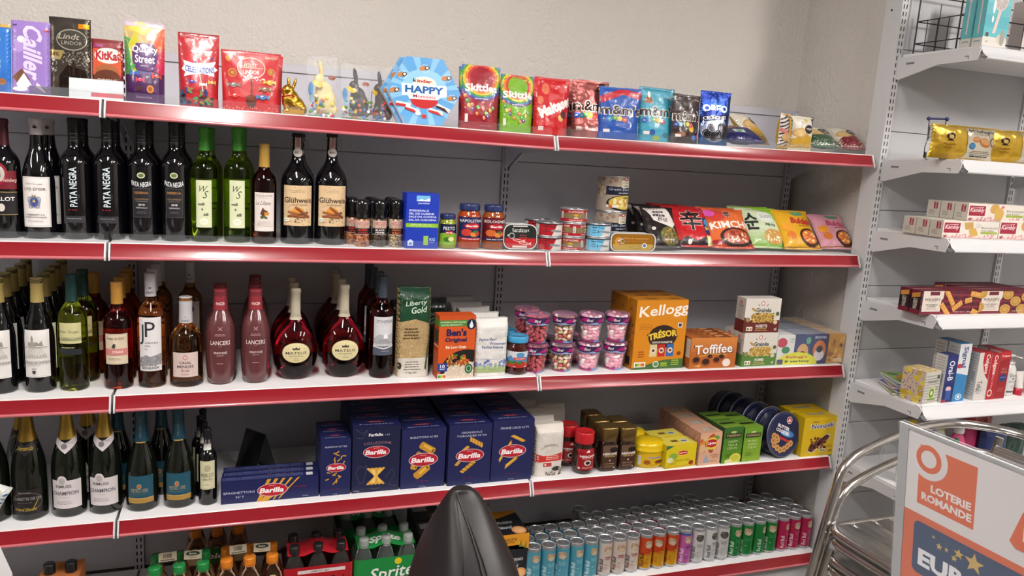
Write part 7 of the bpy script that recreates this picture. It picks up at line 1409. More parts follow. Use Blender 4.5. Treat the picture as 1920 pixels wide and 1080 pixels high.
# second shelf: toy trolley and golden biscuit packs
def trolley():
    z = 1.7224; x = xat(1748, -.2, z); root = empty('toy_trolley', (x, -.2, z), 'tiny wire shopping trolley with blue handle on the white shelf', 'toy'); W, L, Hh = .052, .085, .13
    g = G()
    for s_ in (-1, 1):
        g.tube([(s_*W*.42, L*.5, .022), (s_*W*.5, -L*.35, .02), (s_*W*.5, -L*.5, .04), (s_*W*.45, -L*.3, .06), (s_*W*.48, -L*.55, Hh)], .0016, n=6)
        for k in range(4): g.tube([(s_*W*.46, -L*.42+k*.004, .062+.014*k), (s_*W*.36, L*.62, .075+.01*k)], .001, n=5)
        for k in range(5): g.tube([(s_*W*.44, -L*.3+L*.2*k, .062), (s_*W*.44, -L*.3+L*.2*k, .108)], .0009, n=5)
    for k in range(5): g.tube([(-W*.46, -L*.48, .06+.012*k), (W*.46, -L*.48, .06+.012*k)], .001, n=5); g.tube([(-W*.36, L*.62, .072+.009*k), (W*.36, L*.62, .072+.009*k)], .001, n=5); g.tube([(-W*.4+W*.2*k, -L*.45, .06), (-W*.36+W*.18*k, L*.62, .072)], .001, n=5)
    g.build('wire_frame', mat('chrome_wire', '#8c9096', rough=.2, metal=1), root)
    g = G(); g.tube([(-W*.56, -L*.58, Hh), (W*.56, -L*.58, Hh)], .0034, '#1c2454', n=10)
    for s_ in (-1, 1): g.ball((s_*W*.52, -L*.57, Hh), .0068, '#1c2454')
    g.build('handle', 'gloss', root)
    for sx in (-1, 1):
        for sy in (-.35, .5): g = G(); g.lathe([(0, -.003), (.0095, -.003), (.0105, 0), (.0095, .003), (0, .003)], '#1c1c20', n=16, T=Matrix.Translation((sx*W*.46, L*sy, .0105)) @ Matrix.Rotation(PI/2, 4, 'Y')); g.build('wheel', 'gloss', root)
    root.rotation_euler = (0, 0, math.radians(-50))
trolley()
def a_mil(a):
    a.bg('#b8942c').grad(0, .3, .45, .7, '#b8942c', '#c8a84c', 4).ell(.22, .67, .06, .1, '#2c2418').ell(.225, .65, .035, .06, '#d0b070').poly([(.17, .53), (.22, .6), (.28, .53)], '#2c2418').text('Matilde', .22, .43, .18, .08, '#8c5c1c', 0, .3).text('VICENZI', .22, .33, .16, .05, '#8c5c1c', 0)
    a.rect(.48, .02, .5, .95, '#c4bdac').text('Millefoglie', .73, .85, .44, .12, '#2c2824', .02).lines(.73, .76, .4, 1, '#5c5850', t=.015).ell(.62, .62, .065, .09, '#b87848').ell(.62, .64, .05, .055, '#c89468').ell(.78, .54, .1, .13, '#b8743c', -12).ell(.78, .57, .08, .08, '#cc9c68', -12).ell(.56, .42, .05, .1, '#2c6ca0').ell(.56, .42, .035, .07, '#4c84b4').ell(.95, .58, .05, .14, '#3c3830').ell(.95, .58, .04, .11, '#c4bdac').lines(.73, .26, .42, 3, '#5c5850', .05, .015).lines(.73, .1, .4, 1, '#2c2824', t=.03)
YM = -.30
o = bag('biscuit_pack', 'gold foil biscuit pack with white label, next to the tiny trolley', 1748, 1871, 237, 1.7224, YM, .05, 'pillow', '#b8942c', a_mil, m='foil', amp=.003, group='gold foil biscuit packs')
dup(o, o.location+Vector((.14, .078, 0)), 'gold foil biscuit pack behind the one next to the trolley')
dup(o, o.location+Vector((.262, .006, 0)), 'gold foil biscuit pack cut off by the right edge of the photo', (0, 0, math.radians(-5)))
# third shelf: white biscuit cartons in two layers
def a_kam(v):
    def f(a):
        a.bg('#c9c3ba').rect(.02, .3, .28, .58, '#8c1c34').text('Kambly', .16, .6, .24, .3, '#dccccc', .01, .25).line([(.06, .74), (.26, .8)], .006, '#dccccc')
        if v == 0: a.poly([(.36, .9), (.52, .95), (.54, .55), (.4, .5)], '#b08c4c').poly([(.46, .5), (.58, .62), (.64, .2), (.5, .04)], '#b8944c').ell(.62, .75, .05, .15, '#b8b4b0')
        else: a.ell(.46, .75, .08, .28, '#b08c4c', 20).ell(.55, .42, .08, .4, '#b8944c', -10).ell(.6, .85, .03, .08, '#b85c5c')
        a.text('Bärenmutzli', .83, .64, .3, .12, '#4c5440', 0).text('mit Liebe', .8, .48, .22, .1, '#4c5440', 0).rect(.68, .28, .3, .13, '#8c9c3c').scatter(34, .02, .98, .06, .22, .018, .012, ['#b87880', '#c08c90'], 4).rect(0, .03, 1, .03, '#b87880')
    return f
def s_kam(a): a.bg('#bcb6ac').rect(.5, .5, .32, .4, '#8c1c34'); T, _ = glyphs('Kambly', 0); a.tris([[(.66*a.w+(q-.5)*a.w*.2, (.52+(1-p)*.36)*a.h) for p, q in t] for t in T], '#dccccc'); a.lines(.4, .4, .5, 4, '#6c6860', .07, .025)
z3 = 1.4629; dk = .052
ob = None
for (p0, p1, lay_, v) in ((1765, 1869, 0, 0), (1870, 1974, 0, 1)):
    o = carton('biscuit_carton', 'white biscuit carton with red logo, %s, bottom layer' % ('square biscuits shown, front' if v == 0 else 'front right, cut off by the photo edge'), p0, p1, 415, z3, YR+.004, dk, '#c4beb4', a_kam(v), s_kam, group='white biscuit cartons')
    if v == 0:
        ob = o
        for k in (1, 2): dup(o, o.location+Vector((0, (dk+.004)*k, 0)), 'white biscuit carton, bottom layer, %s from the front' % ORD[k])
    else: dup(o, o.location+Vector((.004, dk+.004, 0)), 'white biscuit carton, bottom layer right, behind the front one')
hk = .07
hk = (zat(415, ob.location.x, YR+.004)-z3)
o = carton('biscuit_carton', 'white biscuit carton with red logo and oval biscuits, top layer front', 1812, 1917, 0, z3+hk+.0008, YR+.006, dk, '#c4beb4', a_kam(1), s_kam, h=hk, group='white biscuit cartons')
for k in (1, 2): dup(o, o.location+Vector((-.0, (dk+.004)*k, 0)), 'white biscuit carton, top layer, %s from the front' % ORD[k])
# fourth shelf: tartan shortbread cartons
def a_wal(v):
    def f(a):
        a.bg('#5c1428')
        for i in range(7): a.rect(.145*i, 0, .05, 1, '#3c1428').rect(.145*i+.02, 0, .008, 1, '#2c3c44')
        for i in range(4): a.rect(0, .26*i, 1, .1, '#7c1c30').rect(0, .26*i+.04, 1, .015, '#2c3c44')
        a.poly([(.03, .12), (.03, 1), (.37, 1), (.37, .7), (.34, .6), (.34, .12)], '#c8beb4').rect(.14, .82, .16, .16, '#5c1428').text("WALKER'S", .19, .64, .26, .13, '#1c1816', .01).lines(.19, .53, .2, 1, '#5c5650', t=.015).text('SHORTBREAD', .19, .42, .2, .06, '#3c3834').text('FINGERS', .19, .34, .14, .055, '#3c3834').lines(.19, .26, .22, 2, '#6c665c', .06, .015)
        if v == 0:
            for x, y, r, l in ((.47, .75, -52, .28), (.62, .35, 35, .18), (.8, .6, 10, .12), (.92, .85, -8, .2), (.43, .15, -45, .26), (.93, .08, -20, .12)):
                ca, sa = math.cos(math.radians(r)), math.sin(math.radians(r)); k = a.w/a.h; q = lambda u, w_: (x+u*ca-w_*sa, y+(u*sa+w_*ca)*k); a.poly([q(-l/2, -.035), q(l/2, -.035), q(l/2, .035), q(-l/2, .035)], '#b8823c').poly([q(-l/2, -.01), q(l/2, -.01), q(l/2, .03), q(-l/2, .03)], '#c8964c')
                for j in range(4): a.ell(*q(-l*.35+l*.23*j, .008), .007, .007, '#7c4c1c', n=6, sq=True)
        else:
            for x, y in ((.46, .85), (.6, .55), (.44, .2), (.78, .75), (.72, .2), (.92, .4), (.02, .9), (.0, .3)): a.ell(x, y, .09, .22, '#b08844', n=18).ring(x, y, .06, .15, .008, '#8c682c', 14)
        a.text('NET WT. 150g', .72, .1, .3, .07, '#c8beb4', 0)
    return f
def s_wal(a): a.bg('#1c1418').rect(0, 0, 1, .2, '#6c1c2c').rect(0, .75, 1, .25, '#5c1428').poly([(.1, .85), (.9, .95), (.9, .75), (.1, .65)], '#b8823c'); T, _ = glyphs("WALKER'S", .02); a.tris([[(.5*a.w-(q-.5)*a.w*.4, (.2+p*.45)*a.h) for p, q in t] for t in T], '#c8beb4')
z4 = 1.2009
o = carton('shortbread_carton', 'tartan shortbread carton showing fingers, front left on its shelf', 1722, 1832, 546, z4, YR+.003, .042, '#5c1428', a_wal(0), s_wal, rot=0, group='tartan shortbread cartons')
dup(o, o.location+Vector((-.001, .046, 0)), 'tartan shortbread carton behind the front left one')
o = carton('shortbread_carton', 'tartan shortbread carton showing round biscuits, front right', 1832, 1942, 546, z4, YR+.003, .042, '#5c1428', a_wal(1), s_wal, rot=0, group='tartan shortbread cartons')
for k in (1, 2, 3): dup(o, o.location+Vector((-.004*k, .046*k, .0)), 'tartan shortbread carton, %s behind the round biscuit one' % ('first', 'second', 'third')[k-1])
# fifth shelf: books, tissue box, toothpaste, bottles
z5 = .8804
BK = [('#5c7c2c', '#c88c2c'), ('#3c5ca0', '#8cb0d8'), ('#b84c8c', '#4c8c3c'), ('#3c6cb0', '#c8b82c'), ('#6c9c3c', '#c8842c')]
for k, (c, c2) in enumerate(BK):
    g = G(); wB, dB, t = .2, .15, .0065; g.box(-wB/2, wB/2, -dB/2, dB/2, 0, t, '#cfcabc'); g.box(-wB/2-.001, wB/2+.001, -dB/2-.001, dB/2+.001, t, t+.0008, c); g.box(-wB/2-.001, wB/2+.001, -dB/2-.001, dB/2+.001, -.0008, 0, c)
    A = Art(wB, dB); A.bg(['#8c9c4c', '#5c7cb0', '#a8b84c', '#7ca0b8', '#8ca84c'][k]).ell(.4, .5, .3, .25, c2).ell(.15, .8, .1, .12, '#3c7c4c').ell(.8, .6, .15, .2, '#3c4438').ell(.5, .5, .15, .12, '#d8b05c').rect(0, 0, 1, .08, c); lay(g, A, flat((-wB/2, -dB/2, t+.0008), (1, 0, 0), (0, 1, 0)))
    tag(g.build('activity_book', 'gloss', None, (2.665+.008*k, -.19+.006*k, z5+.001+.0085*k), (0, 0, math.radians((-28, -20, -31, -22, -16)[k]))), "thin children's book, %s in the pile on the white shelf" % ['lowest', 'second from the bottom', 'middle', 'second from the top', 'topmost'][k], 'book', 'pile of thin books')
def a_tis(a): a.bg('#b8b4a8'); [a.rect(0, .04+.09*i, 1, .03, '#8c8c90') for i in range(10)]; a.text('TISSUES', .5, .68, .6, .08, '#4c4c50', .01).ell(.84, .82, .09, .07, '#3c4c3c').ell(.52, .32, .2, .2, '#b4c070').ell(.52, .32, .15, .15, '#5c7c34').ell(.52, .32, .07, .07, '#c8d0a8').ell(.82, .45, .06, .06, '#8c8c84').rect(.3, .1, .5, .05, '#5c7c34')
def s_tis(a): a.bg('#b8a898').scatter(110, 0, 1, 0, 1, .035, .02, ['#8c3c5c', '#5c3c4c', '#c8a8a8', '#7c5c2c'], 3).scatter(16, 0, 1, 0, 1, .13, .1, ['#c8b03c', '#b89c2c', '#d0bc54'], 5)
carton('tissue_box', 'cube tissue box with yellow flowers and grey stripes', 1724, 1765, 697, z5, YR+.006, .085, '#b8b0a0', a_tis, s_tis, lambda a: a.bg('#b8a47c').scatter(60, 0, 1, 0, 1, .06, .04, ['#c8b03c', '#8c5c5c', '#d8ccb8', '#a89c4c'], 4), w=.088, rot=10)
def vt(a, st, x, y, w_, h_, c, bold=.02): T, _ = glyphs(st, bold); a.tris([[((x+(q-.5)*w_)*a.w, (y+(.5-p)*h_)*a.h) for p, q in t] for t in T], c)
def a_orb(a): a.bg('#16225c'); a.rect(.12, .42, .76, .5, '#2c3c7c').rect(.17, .43, .66, .48, '#16225c'); vt(a, 'Oral-B', .5, .67, .5, .42, '#d0d4e0'); a.ell(.5, .28, .25, .06, '#c8a8b0').rect(0, 0, .4, .06, '#8c1c2c').rect(.3, .05, .5, .2, '#2c4c8c')
def s_pst(a): a.bg('#b4b4b4').lines(.5, .92, .8, 16, '#6c6c70', .055, .012).rect(.6, .4, .25, .2, '#8c8c90')
def a_sig(a): a.bg('#c4c8cc').rect(0, 0, 1, .5, '#2c74a8').poly([(0, .5), (1, .45), (1, .55), (0, .58)], '#c4c8cc').ell(.2, .62, .25, .04, '#a82c3c'); vt(a, 'Signal', .5, .77, .5, .36, '#1c2c64'); a.ell(.5, .08, .28, .055, '#c8d4dc').ell(.5, .08, .22, .042, '#2c74a8').ell(.5, .08, .13, .03, '#c8d4dc')
def a_colt(a): a.bg('#c4bfb8').poly([(.35, 1), (1, 1), (1, .4), (.6, .55), (.35, .8)], '#a01420').rect(.0, .0, 1, .38, '#c0bab4'); vt(a, 'Colgate', .7, .75, .4, .42, '#dcd4d0', .02); vt(a, 'Total', .35, .3, .4, .22, '#5c5c50'); a.ring(.35, .22, .25, .08, .03, '#4c6c9c', 20)
def a_colr(a): a.bg('#a01420'); vt(a, 'Colgate', .5, .75, .55, .42, '#dcd4d0', .02); vt(a, 'Max White', .5, .38, .25, .3, '#c87c7c'); a.ell(.4, .14, .3, .08, '#c8bcb4').ell(.4, .14, .2, .05, '#a01420')
def a_colm(a): a.bg('#8c141c').poly([(0, .8), (1, .86), (1, 1), (0, 1)], '#a81c24').text('Colgate', .5, .9, .8, .05, '#dcc8c4', .02).text('MAX', .55, .63, .5, .05, '#b87870', .01).text('WHITE', .55, .56, .6, .05, '#b87870', .01).ell(.55, .44, .36, .08, '#1c3468').text('expert', .55, .45, .5, .03, '#8c9cc8').lines(.5, .22, .7, 3, '#b86c64', .035, .01)
o = carton('toothpaste_box', 'upright navy toothpaste box left of the blue and white one', 1763, 1784, 666, z5, YR+.005, .045, '#1c2658', a_orb, s_pst, rot=3)
o = carton('toothpaste_box', 'upright blue and white toothpaste box, second from the left', 1783, 1806, 645, z5, YR+.008, .046, '#2c6ca0', a_sig, s_pst, lambda a: a.bg('#2c74a8'), rot=3); dup(o, o.location+Vector((-.004, .05, 0)), 'blue and white toothpaste box behind the front one')
o = carton('toothpaste_box', 'upright white toothpaste box with red corner', 1822, 1846, 661, z5, YR+.006, .045, '#b8b0a8', a_colt, s_pst, lambda a: a.bg('#8c1c24'), rot=3); dup(o, o.location+Vector((-.003, .05, 0)), 'white and red toothpaste box behind the front one')
o = carton('toothpaste_box', 'upright plain red toothpaste box with white lettering', 1846, 1862, 663, z5, YR+.006, .045, '#981620', a_colr, s_pst, lambda a: a.bg('#8c1c24'), rot=2)
o = carton('toothpaste_box', 'upright dark red toothpaste box with blue oval', 1862, 1882, 659, z5, YR+.008, .045, '#8c141c', a_colm, s_pst, lambda a: a.bg('#8c1c24'), rot=2); dup(o, o.location+Vector((-.003, .05, 0)), 'dark red toothpaste box behind the front one with blue oval')
def pump(px, label, y=-.275):
    z = z5; x = xat(px, y, z); H = zat(664, x, y)-z; R = .029; root = empty('pump_bottle', (x, y, z), label, 'bottle')
    g = G(); g.lathe([(R*.85, 0), (R*.97, .003), (R, .01), (R, H*.55), (R*.9, H*.66), (R*.62, H*.74), (R*.45, H*.77), (R*.45, H*.79)], '#c9c8c6', n=32, sy=.68); g.build('bottle_body', 'gloss', root, fix=False)
    g = G(); g.lathe([(R*.48, H*.77), (R*.5, H*.82), (R*.2, H*.83), (R*.18, H*.92), (R*.42, H*.925), (R*.46, H*.97), (R*.36, H), (0, H)], '#cfcecc', n=28); g.box(-.006, .006, -.04, 0, H*.955, H*.985, '#cfcecc', b=.002); g.build('pump', 'gloss', root)
    A = Art(R*1.9, H*.5); A.text('Dove', .5, .86, .5, .17, '#4c4a48', 0, .1).ell(.52, .7, .1, .035, '#4c4a48', 20).lines(.5, .58, .7, 2, '#5c5a58', .05, .018).ell(.55, .3, .15, .1, '#b4b2ae').rect(.15, .02, .6, .08, '#4c4a4c'); g = G(); lay(g, A, (lambda f: (lambda a, b, o: f(a, b+H*.08, o)))(cylmap(lambda q: R, A.w/2, sy=.68)), .005, .00012, off=.0006); g.build('label', 'gloss', root)
pump(1884, 'white pump bottle of body lotion right of the toothpaste')
def squeeze(px, label, c, c2, y=-.28, h=.09):
    x = xat(px, y, z5); root = empty('cream_tube', (x, y, z5), label, 'tube'); R = .02
    g = G(); g.lathe([(R*.8, 0), (R*.82, h*.3), (R*.75, h*.31)], c2, n=28); g.build('cap', 'gloss', root)
    g = G(); n = 24; L = []
    for j in range(8):
        t = j/7; zq = h*.31+(h*.69)*t; a_, b_ = R*(.8+.25*t), R*.8*(1-t)+.0008; L.append([(a_*math.cos(2*PI*i/n), b_*math.sin(2*PI*i/n), zq) for i in range(n)])
    g.add(sum(L, []), [(j*n+i, j*n+(i+1) % n, (j+1)*n+(i+1) % n, (j+1)*n+i) for j in range(7) for i in range(n)], c, 0, True); g.add(L[-1], [tuple(range(n))], c); g.build('tube_body', 'gloss', root)
squeeze(1906, 'white cream tube with red cap at the right edge', '#c9c4c0', '#a01c30')
o = carton('toothpaste_box', 'pale blue and white box at the far right of the toiletries', 1937, 1962, 672, z5, YR+.01, .045, '#b8c0c4', lambda a: a.bg('#c4c8cc').rect(0, 0, 1, .3, '#5c8cb0'), None)
# sixth shelf: cleaning products behind the chairs
z6 = .5604
def cleaner(px, y, label, body, cap, H, R=.036, sy=.6, tip=0):
    x = xat(px, y, z6+H); root = empty('cleaner_bottle', (x, y, z6), label, 'bottle')
    g = G(); g.lathe([(R*.9, 0), (R, .005), (R, H*.5), (R*.9, H*.65), (R*.5, H*.8), (R*.38, H*.84)], body, n=28, sy=sy); g.build('bottle_body', 'gloss', root)
    g = G(); g.lathe([(R*.45, H*.83), (R*.48, H*.88), (R*.42, H*.97), (R*.3, H), (0, H)], cap, n=24); 
    if tip: g.box(-.008, .008, -.05, .01, H*.93, H, cap, b=.003)
    g.build('cap', 'gloss', root); return root
cleaner(1713, -.25, 'cleaner bottle with yellow cap, left, under the fifth white shelf', '#c8c4bc', '#c8a81c', .235, .038)
cleaner(1766, -.25, 'cleaner bottle with yellow cap, right, behind the chair back', '#c8c8c4', '#c8a81c', .235, .038)
cleaner(1800, -.27, 'pink cleaner bottle with white cap behind the chair hoop', '#b83c6c', '#c8c4c4', .22, .042)
cleaner(1826, -.2, 'second pink cleaner bottle deeper on the shelf', '#b83c6c', '#a81c2c', .23, .04)
for i, (px, y, c, c2, l) in enumerate(((1860, -.27, '#141c34', '#1c2c5c', 'dark blue refill bag seen through the chair back'), (1896, -.25, '#122420', '#1c3c34', 'dark green refill bag seen through the chair back'))):
    bag('refill_bag', l, px-24, px+24, 0, z6, y, .06, 'brick', c, (lambda c2: lambda a: a.bg(c2).scatter(12, .1, .9, .1, .9, .15, .1, [c, c2], 3))(c2), h=.175, w=.12, amp=.004)
bag('refill_bag', 'red plastic pouch lying under the fifth white shelf', 1835, 1890, 0, z6, -.16, .07, 'pillow', '#a81c30', lambda a: a.bg('#a81c30').ell(.5, .5, .3, .2, '#8c1424'), h=.235, w=.18, amp=.005, x=xat(1862, -.2, z6+.2))
# clear bag and green rack at the left end of that shelf
g = G(); rd = random.Random(4); nx = 16
def SC(x, y, o, sd): return Vector((x-.09+.006*noise.noise(Vector((x*30, y*30, 2))), sd*(.045*(1-abs(2*x/.18-1)**4)*(1-(y/.12)**3)**.5 if y < .12 else 0)+.008*noise.noise(Vector((x*35, y*35, sd*3.)))-.0, y))
for sd in (-1, 1):
    V = [SC(.18*i/nx, .12*j/12, 0, sd) for j in range(13) for i in range(nx+1)]; Fq = [(j*(nx+1)+i, j*(nx+1)+i+1, (j+1)*(nx+1)+i+1, (j+1)*(nx+1)+i) for j in range(12) for i in range(nx)]; g.add(V, Fq if sd < 0 else [f[::-1] for f in Fq], '#fff', 0, True)
tag(g.build('clear_bag', FILMH, None, (2.625, -.2, z6+.012), (0, 0, .2)), 'crumpled clear plastic bag on the white shelf behind the chairs', 'bag')
g = G(); 
for k in range(6): g.box(0, .11, -.006, .006, .01+.028*k, .022+.028*k, '#14683c', b=.002)
for k in range(3): g.box(.005+.045*k, .015+.045*k, -.005, .005, 0, .17, '#14683c', b=.002)
tag(g.build('plastic_rack', 'gloss', None, (2.70, -.30, z6), (0, 0, math.radians(8))), 'green plastic rack standing behind the corner of the lottery sign', 'rack')
# bottom shelf: wrapped rolls
for k in range(3):
    g = G(); g.lathe([(.022, .0), (.075, .0), (.08, .006), (.08, .095), (.075, .1), (.022, .1), (.022, 0)], '#b4b0ac', n=40); tag(g.build('wrapped_roll', 'gloss', None, (2.66+.165*k, -.2, .1605+.0)), 'grey wrapped paper roll on the base shelf, %s from the left' % ('first', 'second', 'third')[k], 'roll', 'wrapped paper rolls')
g = G(); g.lathe([(.02, .0), (.075, .0), (.08, .005), (.08, .09), (.075, .095), (.02, .095), (.02, 0)], '#a8a4a0', n=40); tag(g.build('wrapped_roll', 'gloss', None, (2.68, -.2, .2615)), 'grey wrapped paper roll stacked on top of the leftmost one', 'roll', 'wrapped paper rolls')
# ================================================================== STACKED CHAIRS
ALU = mat('polished_aluminium', '#c6c4c2', rough=.18, metal=1); ALUB = mat('brushed_aluminium', '#c4c4c4', rough=.26, metal=1)
def fillet(pts, r=.06, n=6):
    P = [Vector(p) for p in pts]; o = [P[0]]
    for a, b, c in zip(P, P[1:], P[2:]):
        u, v = (a-b), (c-b); k = min(r, u.length*.45, v.length*.45); s_, e = b+u.normalized()*k, b+v.normalized()*k
        for i in range(n+1): t = i/n; o.append(s_*(1-t)**2+b*2*t*(1-t)+e*t*t)
    return o+[P[-1]]
def cafe_chair(loc, rz, label):
    root = empty('cafe_chair', loc, label, 'chair', 'stacked aluminium chairs', (0, 0, rz))
    H = .665
    hoop = [(-.385, -.255, .0125), (-.325, -.25, .30), (-.295, -.25, .455), (-.255, -.255, .635), (-.13, -.27, H+.005), (.08, -.305, H+.025), (.25, -.30, H+.028), (.345, -.20, H+.03), (.365, 0, H+.03)]
    full = hoop+[(x, -y, z) for x, y, z in hoop[::-1][1:]]
    g = G(); g.tube(fillet(full, .09, 8), .0125, n=14); g.build('arm_hoop', ALU, root)
    for s_ in (-1, 1):
        g = G(); g.tube(fillet([(.40, s_*.245, .0), (.30, s_*.235, .40), (.275, s_*.215, .46), (.305, s_*.20, H+.012)], .06), .0115, n=12); g.build('leg', ALU, root)
        g = G(); g.tube(fillet([(-.372, s_*.222, .0), (-.315, s_*.222, .28), (-.29, s_*.222, .40)], .05), .010, n=12); g.build('leg', ALU, root)
        g = G(); g.lathe([(.014, 0), (.015, .004), (.014, .03)], '#2c2c2e', n=14, T=Matrix.Translation((-.385, s_*.255, 0))); g.build('foot', 'plastic', root)
    g = G()
    for dz, w_ in ((0, 0), (-.027, -.006)):
        R = .06; x0, x1, yy = -.305, .225, .238+w_; P = []
        for cx, cy, a0 in ((x1-R, yy-R, 0), (x0+R, yy-R, 90), (x0+R, -yy+R, 180), (x1-R, -yy+R, 270)):
            for i in range(7): t = math.radians(a0+15*i); P.append((cx+R*math.cos(t), cy+R*math.sin(t), .45+dz+(-.012 if cx > 0 else .008)))
        g.tube(P, .0115, n=12, closed=True)
    g.build('seat_frame', ALU, root)
    for i in range(6):
        x = -.262+.084*i; g = G(); pr = [(-.037, -.004), (-.034, .003), (-.012, .0055), (.012, .0055), (.034, .003), (.037, -.004), (.033, -.004), (.0, -.001), (-.033, -.004)]
        g.prism([(a+x, b) for a, b in pr], -.226, .226, T=Matrix.Translation((0, 0, .462-.018*(i/5)))); g.build('seat_slat', ALUB, root)
    for zz_ in (.545, .605):
        g = G(); pr = [(-.003, 0), (0, .0)]+[(-.0035-.0012*(k % 2), .0045*k) for k in range(12)][::1]; pts = [(-.004-.0014*(k % 2), .0045*k) for k in range(12)]+[(.002, .05), (.002, 0)]
        g.prism(pts, -.2, .2, T=Matrix.Translation((.279+(zz_-.5)*.12, 0, zz_))); g.build('back_slat', ALUB, root)
    return root
CX, CY, CRZ = 2.36, -.78, math.radians(4)
c0 = cafe_chair((CX, CY, 0), CRZ, 'polished aluminium armchair, the lower of the stacked pair')
c0.scale = (1.1, 1.1, 1.1); dup(c0, Vector((CX-.006, CY, .092)), 'polished aluminium armchair, the upper of the stacked pair, seat uncovered')
# ================================================================== LOTTERY SIGN ON ITS STAND
a_ = .0605
def sign():
    U = Vector((.03377, -.99917, .02289)).normalized(); V = Vector((-.10516, .02487, .99414)); V = (V-U*V.dot(U)).normalized(); N = V.cross(U)
    O = Vector((.95673, -1.7187, 1.35))
    M = Matrix(((U.x, N.x, V.x, O.x), (U.y, N.y, V.y, O.y), (U.z, N.z, V.z, O.z), (0, 0, 0, 1)))
    root = empty('lottery_sign', O, 'clear-framed lottery sign with orange square logo, close on the right', 'sign'); root.matrix_world = M
    u0, u1, v0, v1 = -.4*a_, 3.5*a_, -3.3*a_, 1.26*a_
    g = G(); g.box(u0, u1, -.0045, -.0015, v0, v1, b=.0006); g.box(u0, u1, .0015, .0045, v0, v1, b=.0006); g.build('acrylic_plates', CLEAR, root)
    g = G(); g.box(u0, -.225*a_, -.0012, .0012, v0, v1-.001, '#9a9a9c'); g.box(-.225*a_, u1, -.0012, .0012, 1.185*a_, v1-.001, '#9a9a9c'); g.build('edge_strip', 'gloss', root)
    su, sv, sw, sh = -.23*a_, v0+.002, u1+.23*a_-.002, 1.18*a_-v0-.002
    X = lambda u: (u*a_-su)/sw; Y = lambda v: (v*a_-sv)/sh
    A = Art(sw, sh); A.bg('#c9c5c6').rect(0, 0, 1, Y(-.18), '#c05a34')
    r = lambda u0_, v0_, u1_, v1_, c: A.poly([(X(u0_), Y(v0_)), (X(u1_), Y(v0_)), (X(u1_), Y(v1_)), (X(u0_), Y(v1_))], c)
    r(0, 0, 1, 1, '#c4592f'); A.ell(X(.17), Y(.8), .34*a_/sw, .34*a_/sh, '#c9c5c6', n=36); A.poly([(X(-.02), Y(1.02)), (X(.5), Y(1.02)), (X(.17), Y(.8)), (X(-.02), Y(.7))], '#c9c5c6'); A.ell(X(.17), Y(.8), .23*a_/sw, .23*a_/sh, '#c4592f', n=32); A.ell(X(.17), Y(.8), .14*a_/sw, .14*a_/sh, '#c9c5c6', n=30)
    A.poly([(X(.0), Y(1.0)), (X(.05), Y(1.0)), (X(.02), Y(.95))], '#c4592f')
    A.text('LOTERIE', X(.59), Y(.34), .7*a_/sw, .13*a_/sh, '#d6cfce', .04).text('ROMANDE', X(.52), Y(.16), .88*a_/sw, .13*a_/sh, '#d6cfce', .04)
    rr = .1; P = []
    for cx, cy, a0 in ((2.9-rr, -.3-rr, 0), (-.02+rr, -.3-rr, 90), (-.02+rr, -1.2+rr, 180), (2.9-rr, -1.2+rr, 270)):
        for i in range(7): t = math.radians(a0+15*i); P.append((X(cx+rr*math.cos(t)), Y(cy+rr*math.sin(t))))
    A.poly(P, '#263a5c'); A.text('EURO', X(.7), Y(-.9), 1.22*a_/sw, .3*a_/sh, '#d2d2d8', .045).text('MILLIONS', X(2.1), Y(-.9), 1.4*a_/sw, .3*a_/sh, '#d2d2d8', .03)
    for u, v, q in ((.35, -.44, .035), (.46, -.55, .065), (.59, -.54, .045), (.8, -.5, .09), (.73, -.61, .06), (1.06, -.52, .17)): A.star(X(u), Y(v), q*a_/sw, '#b89a54', sq=True)
    A.poly([(X(1.56), Y(.12)), (X(1.72), Y(.63)), (X(2.6), Y(.55)), (X(2.6), Y(.1)), (X(1.66), Y(.04))], '#c4592f').text('LOTO', X(2.1), Y(.32), .7*a_/sw, .25*a_/sh, '#d6cfce', .04)
    g = G(); g.box(su, su+sw, -.0005, .0008, sv, sv+sh, '#c9c5c6'); lay(g, A, flat((su, -.0005, sv), (1, 0, 0), (0, 0, 1)), step=.00002, off=.00005); g.build('printed_sheet', 'matte', root)
    zb = (M @ Vector((0, 0, v0))).z
    g = G(); g.box(-.05, .05, -.24, .05, -.006, 0, b=.001); g.build('sign_foot', CLEAR, None, None); f = bpy.data.objects[-1] if 0 else None
    return M, v0, u0, u1
Ms, v0s, u0s, u1s = sign()
for o in list(COL.objects):
    if o.name.startswith('sign_foot'): rt_ = [q for q in COL.objects if q.name == 'lottery_sign'][0]; o.parent = rt_; o.location = (.5*(u0s+u1s), 0, v0s); o.rotation_euler = (math.radians(0), 0, math.radians(-90)); foot_z = (Ms @ Vector((0, 0, v0s))).z-.018
g = G(); g.box(-.2, .2, -.2, .2, foot_z-.03, foot_z, b=.003); 
root = empty('sign_pedestal', (1.0, -1.83, 0), 'white pedestal table carrying the lottery sign, below the view', 'table'); g.build('table_top', WHITE, root)
g = G(); g.lathe([(.16, 0), (.16, .012), (.03, .03), (.022, .06), (.022, foot_z-.03)], n=28); g.build('pedestal', WHITE, root)
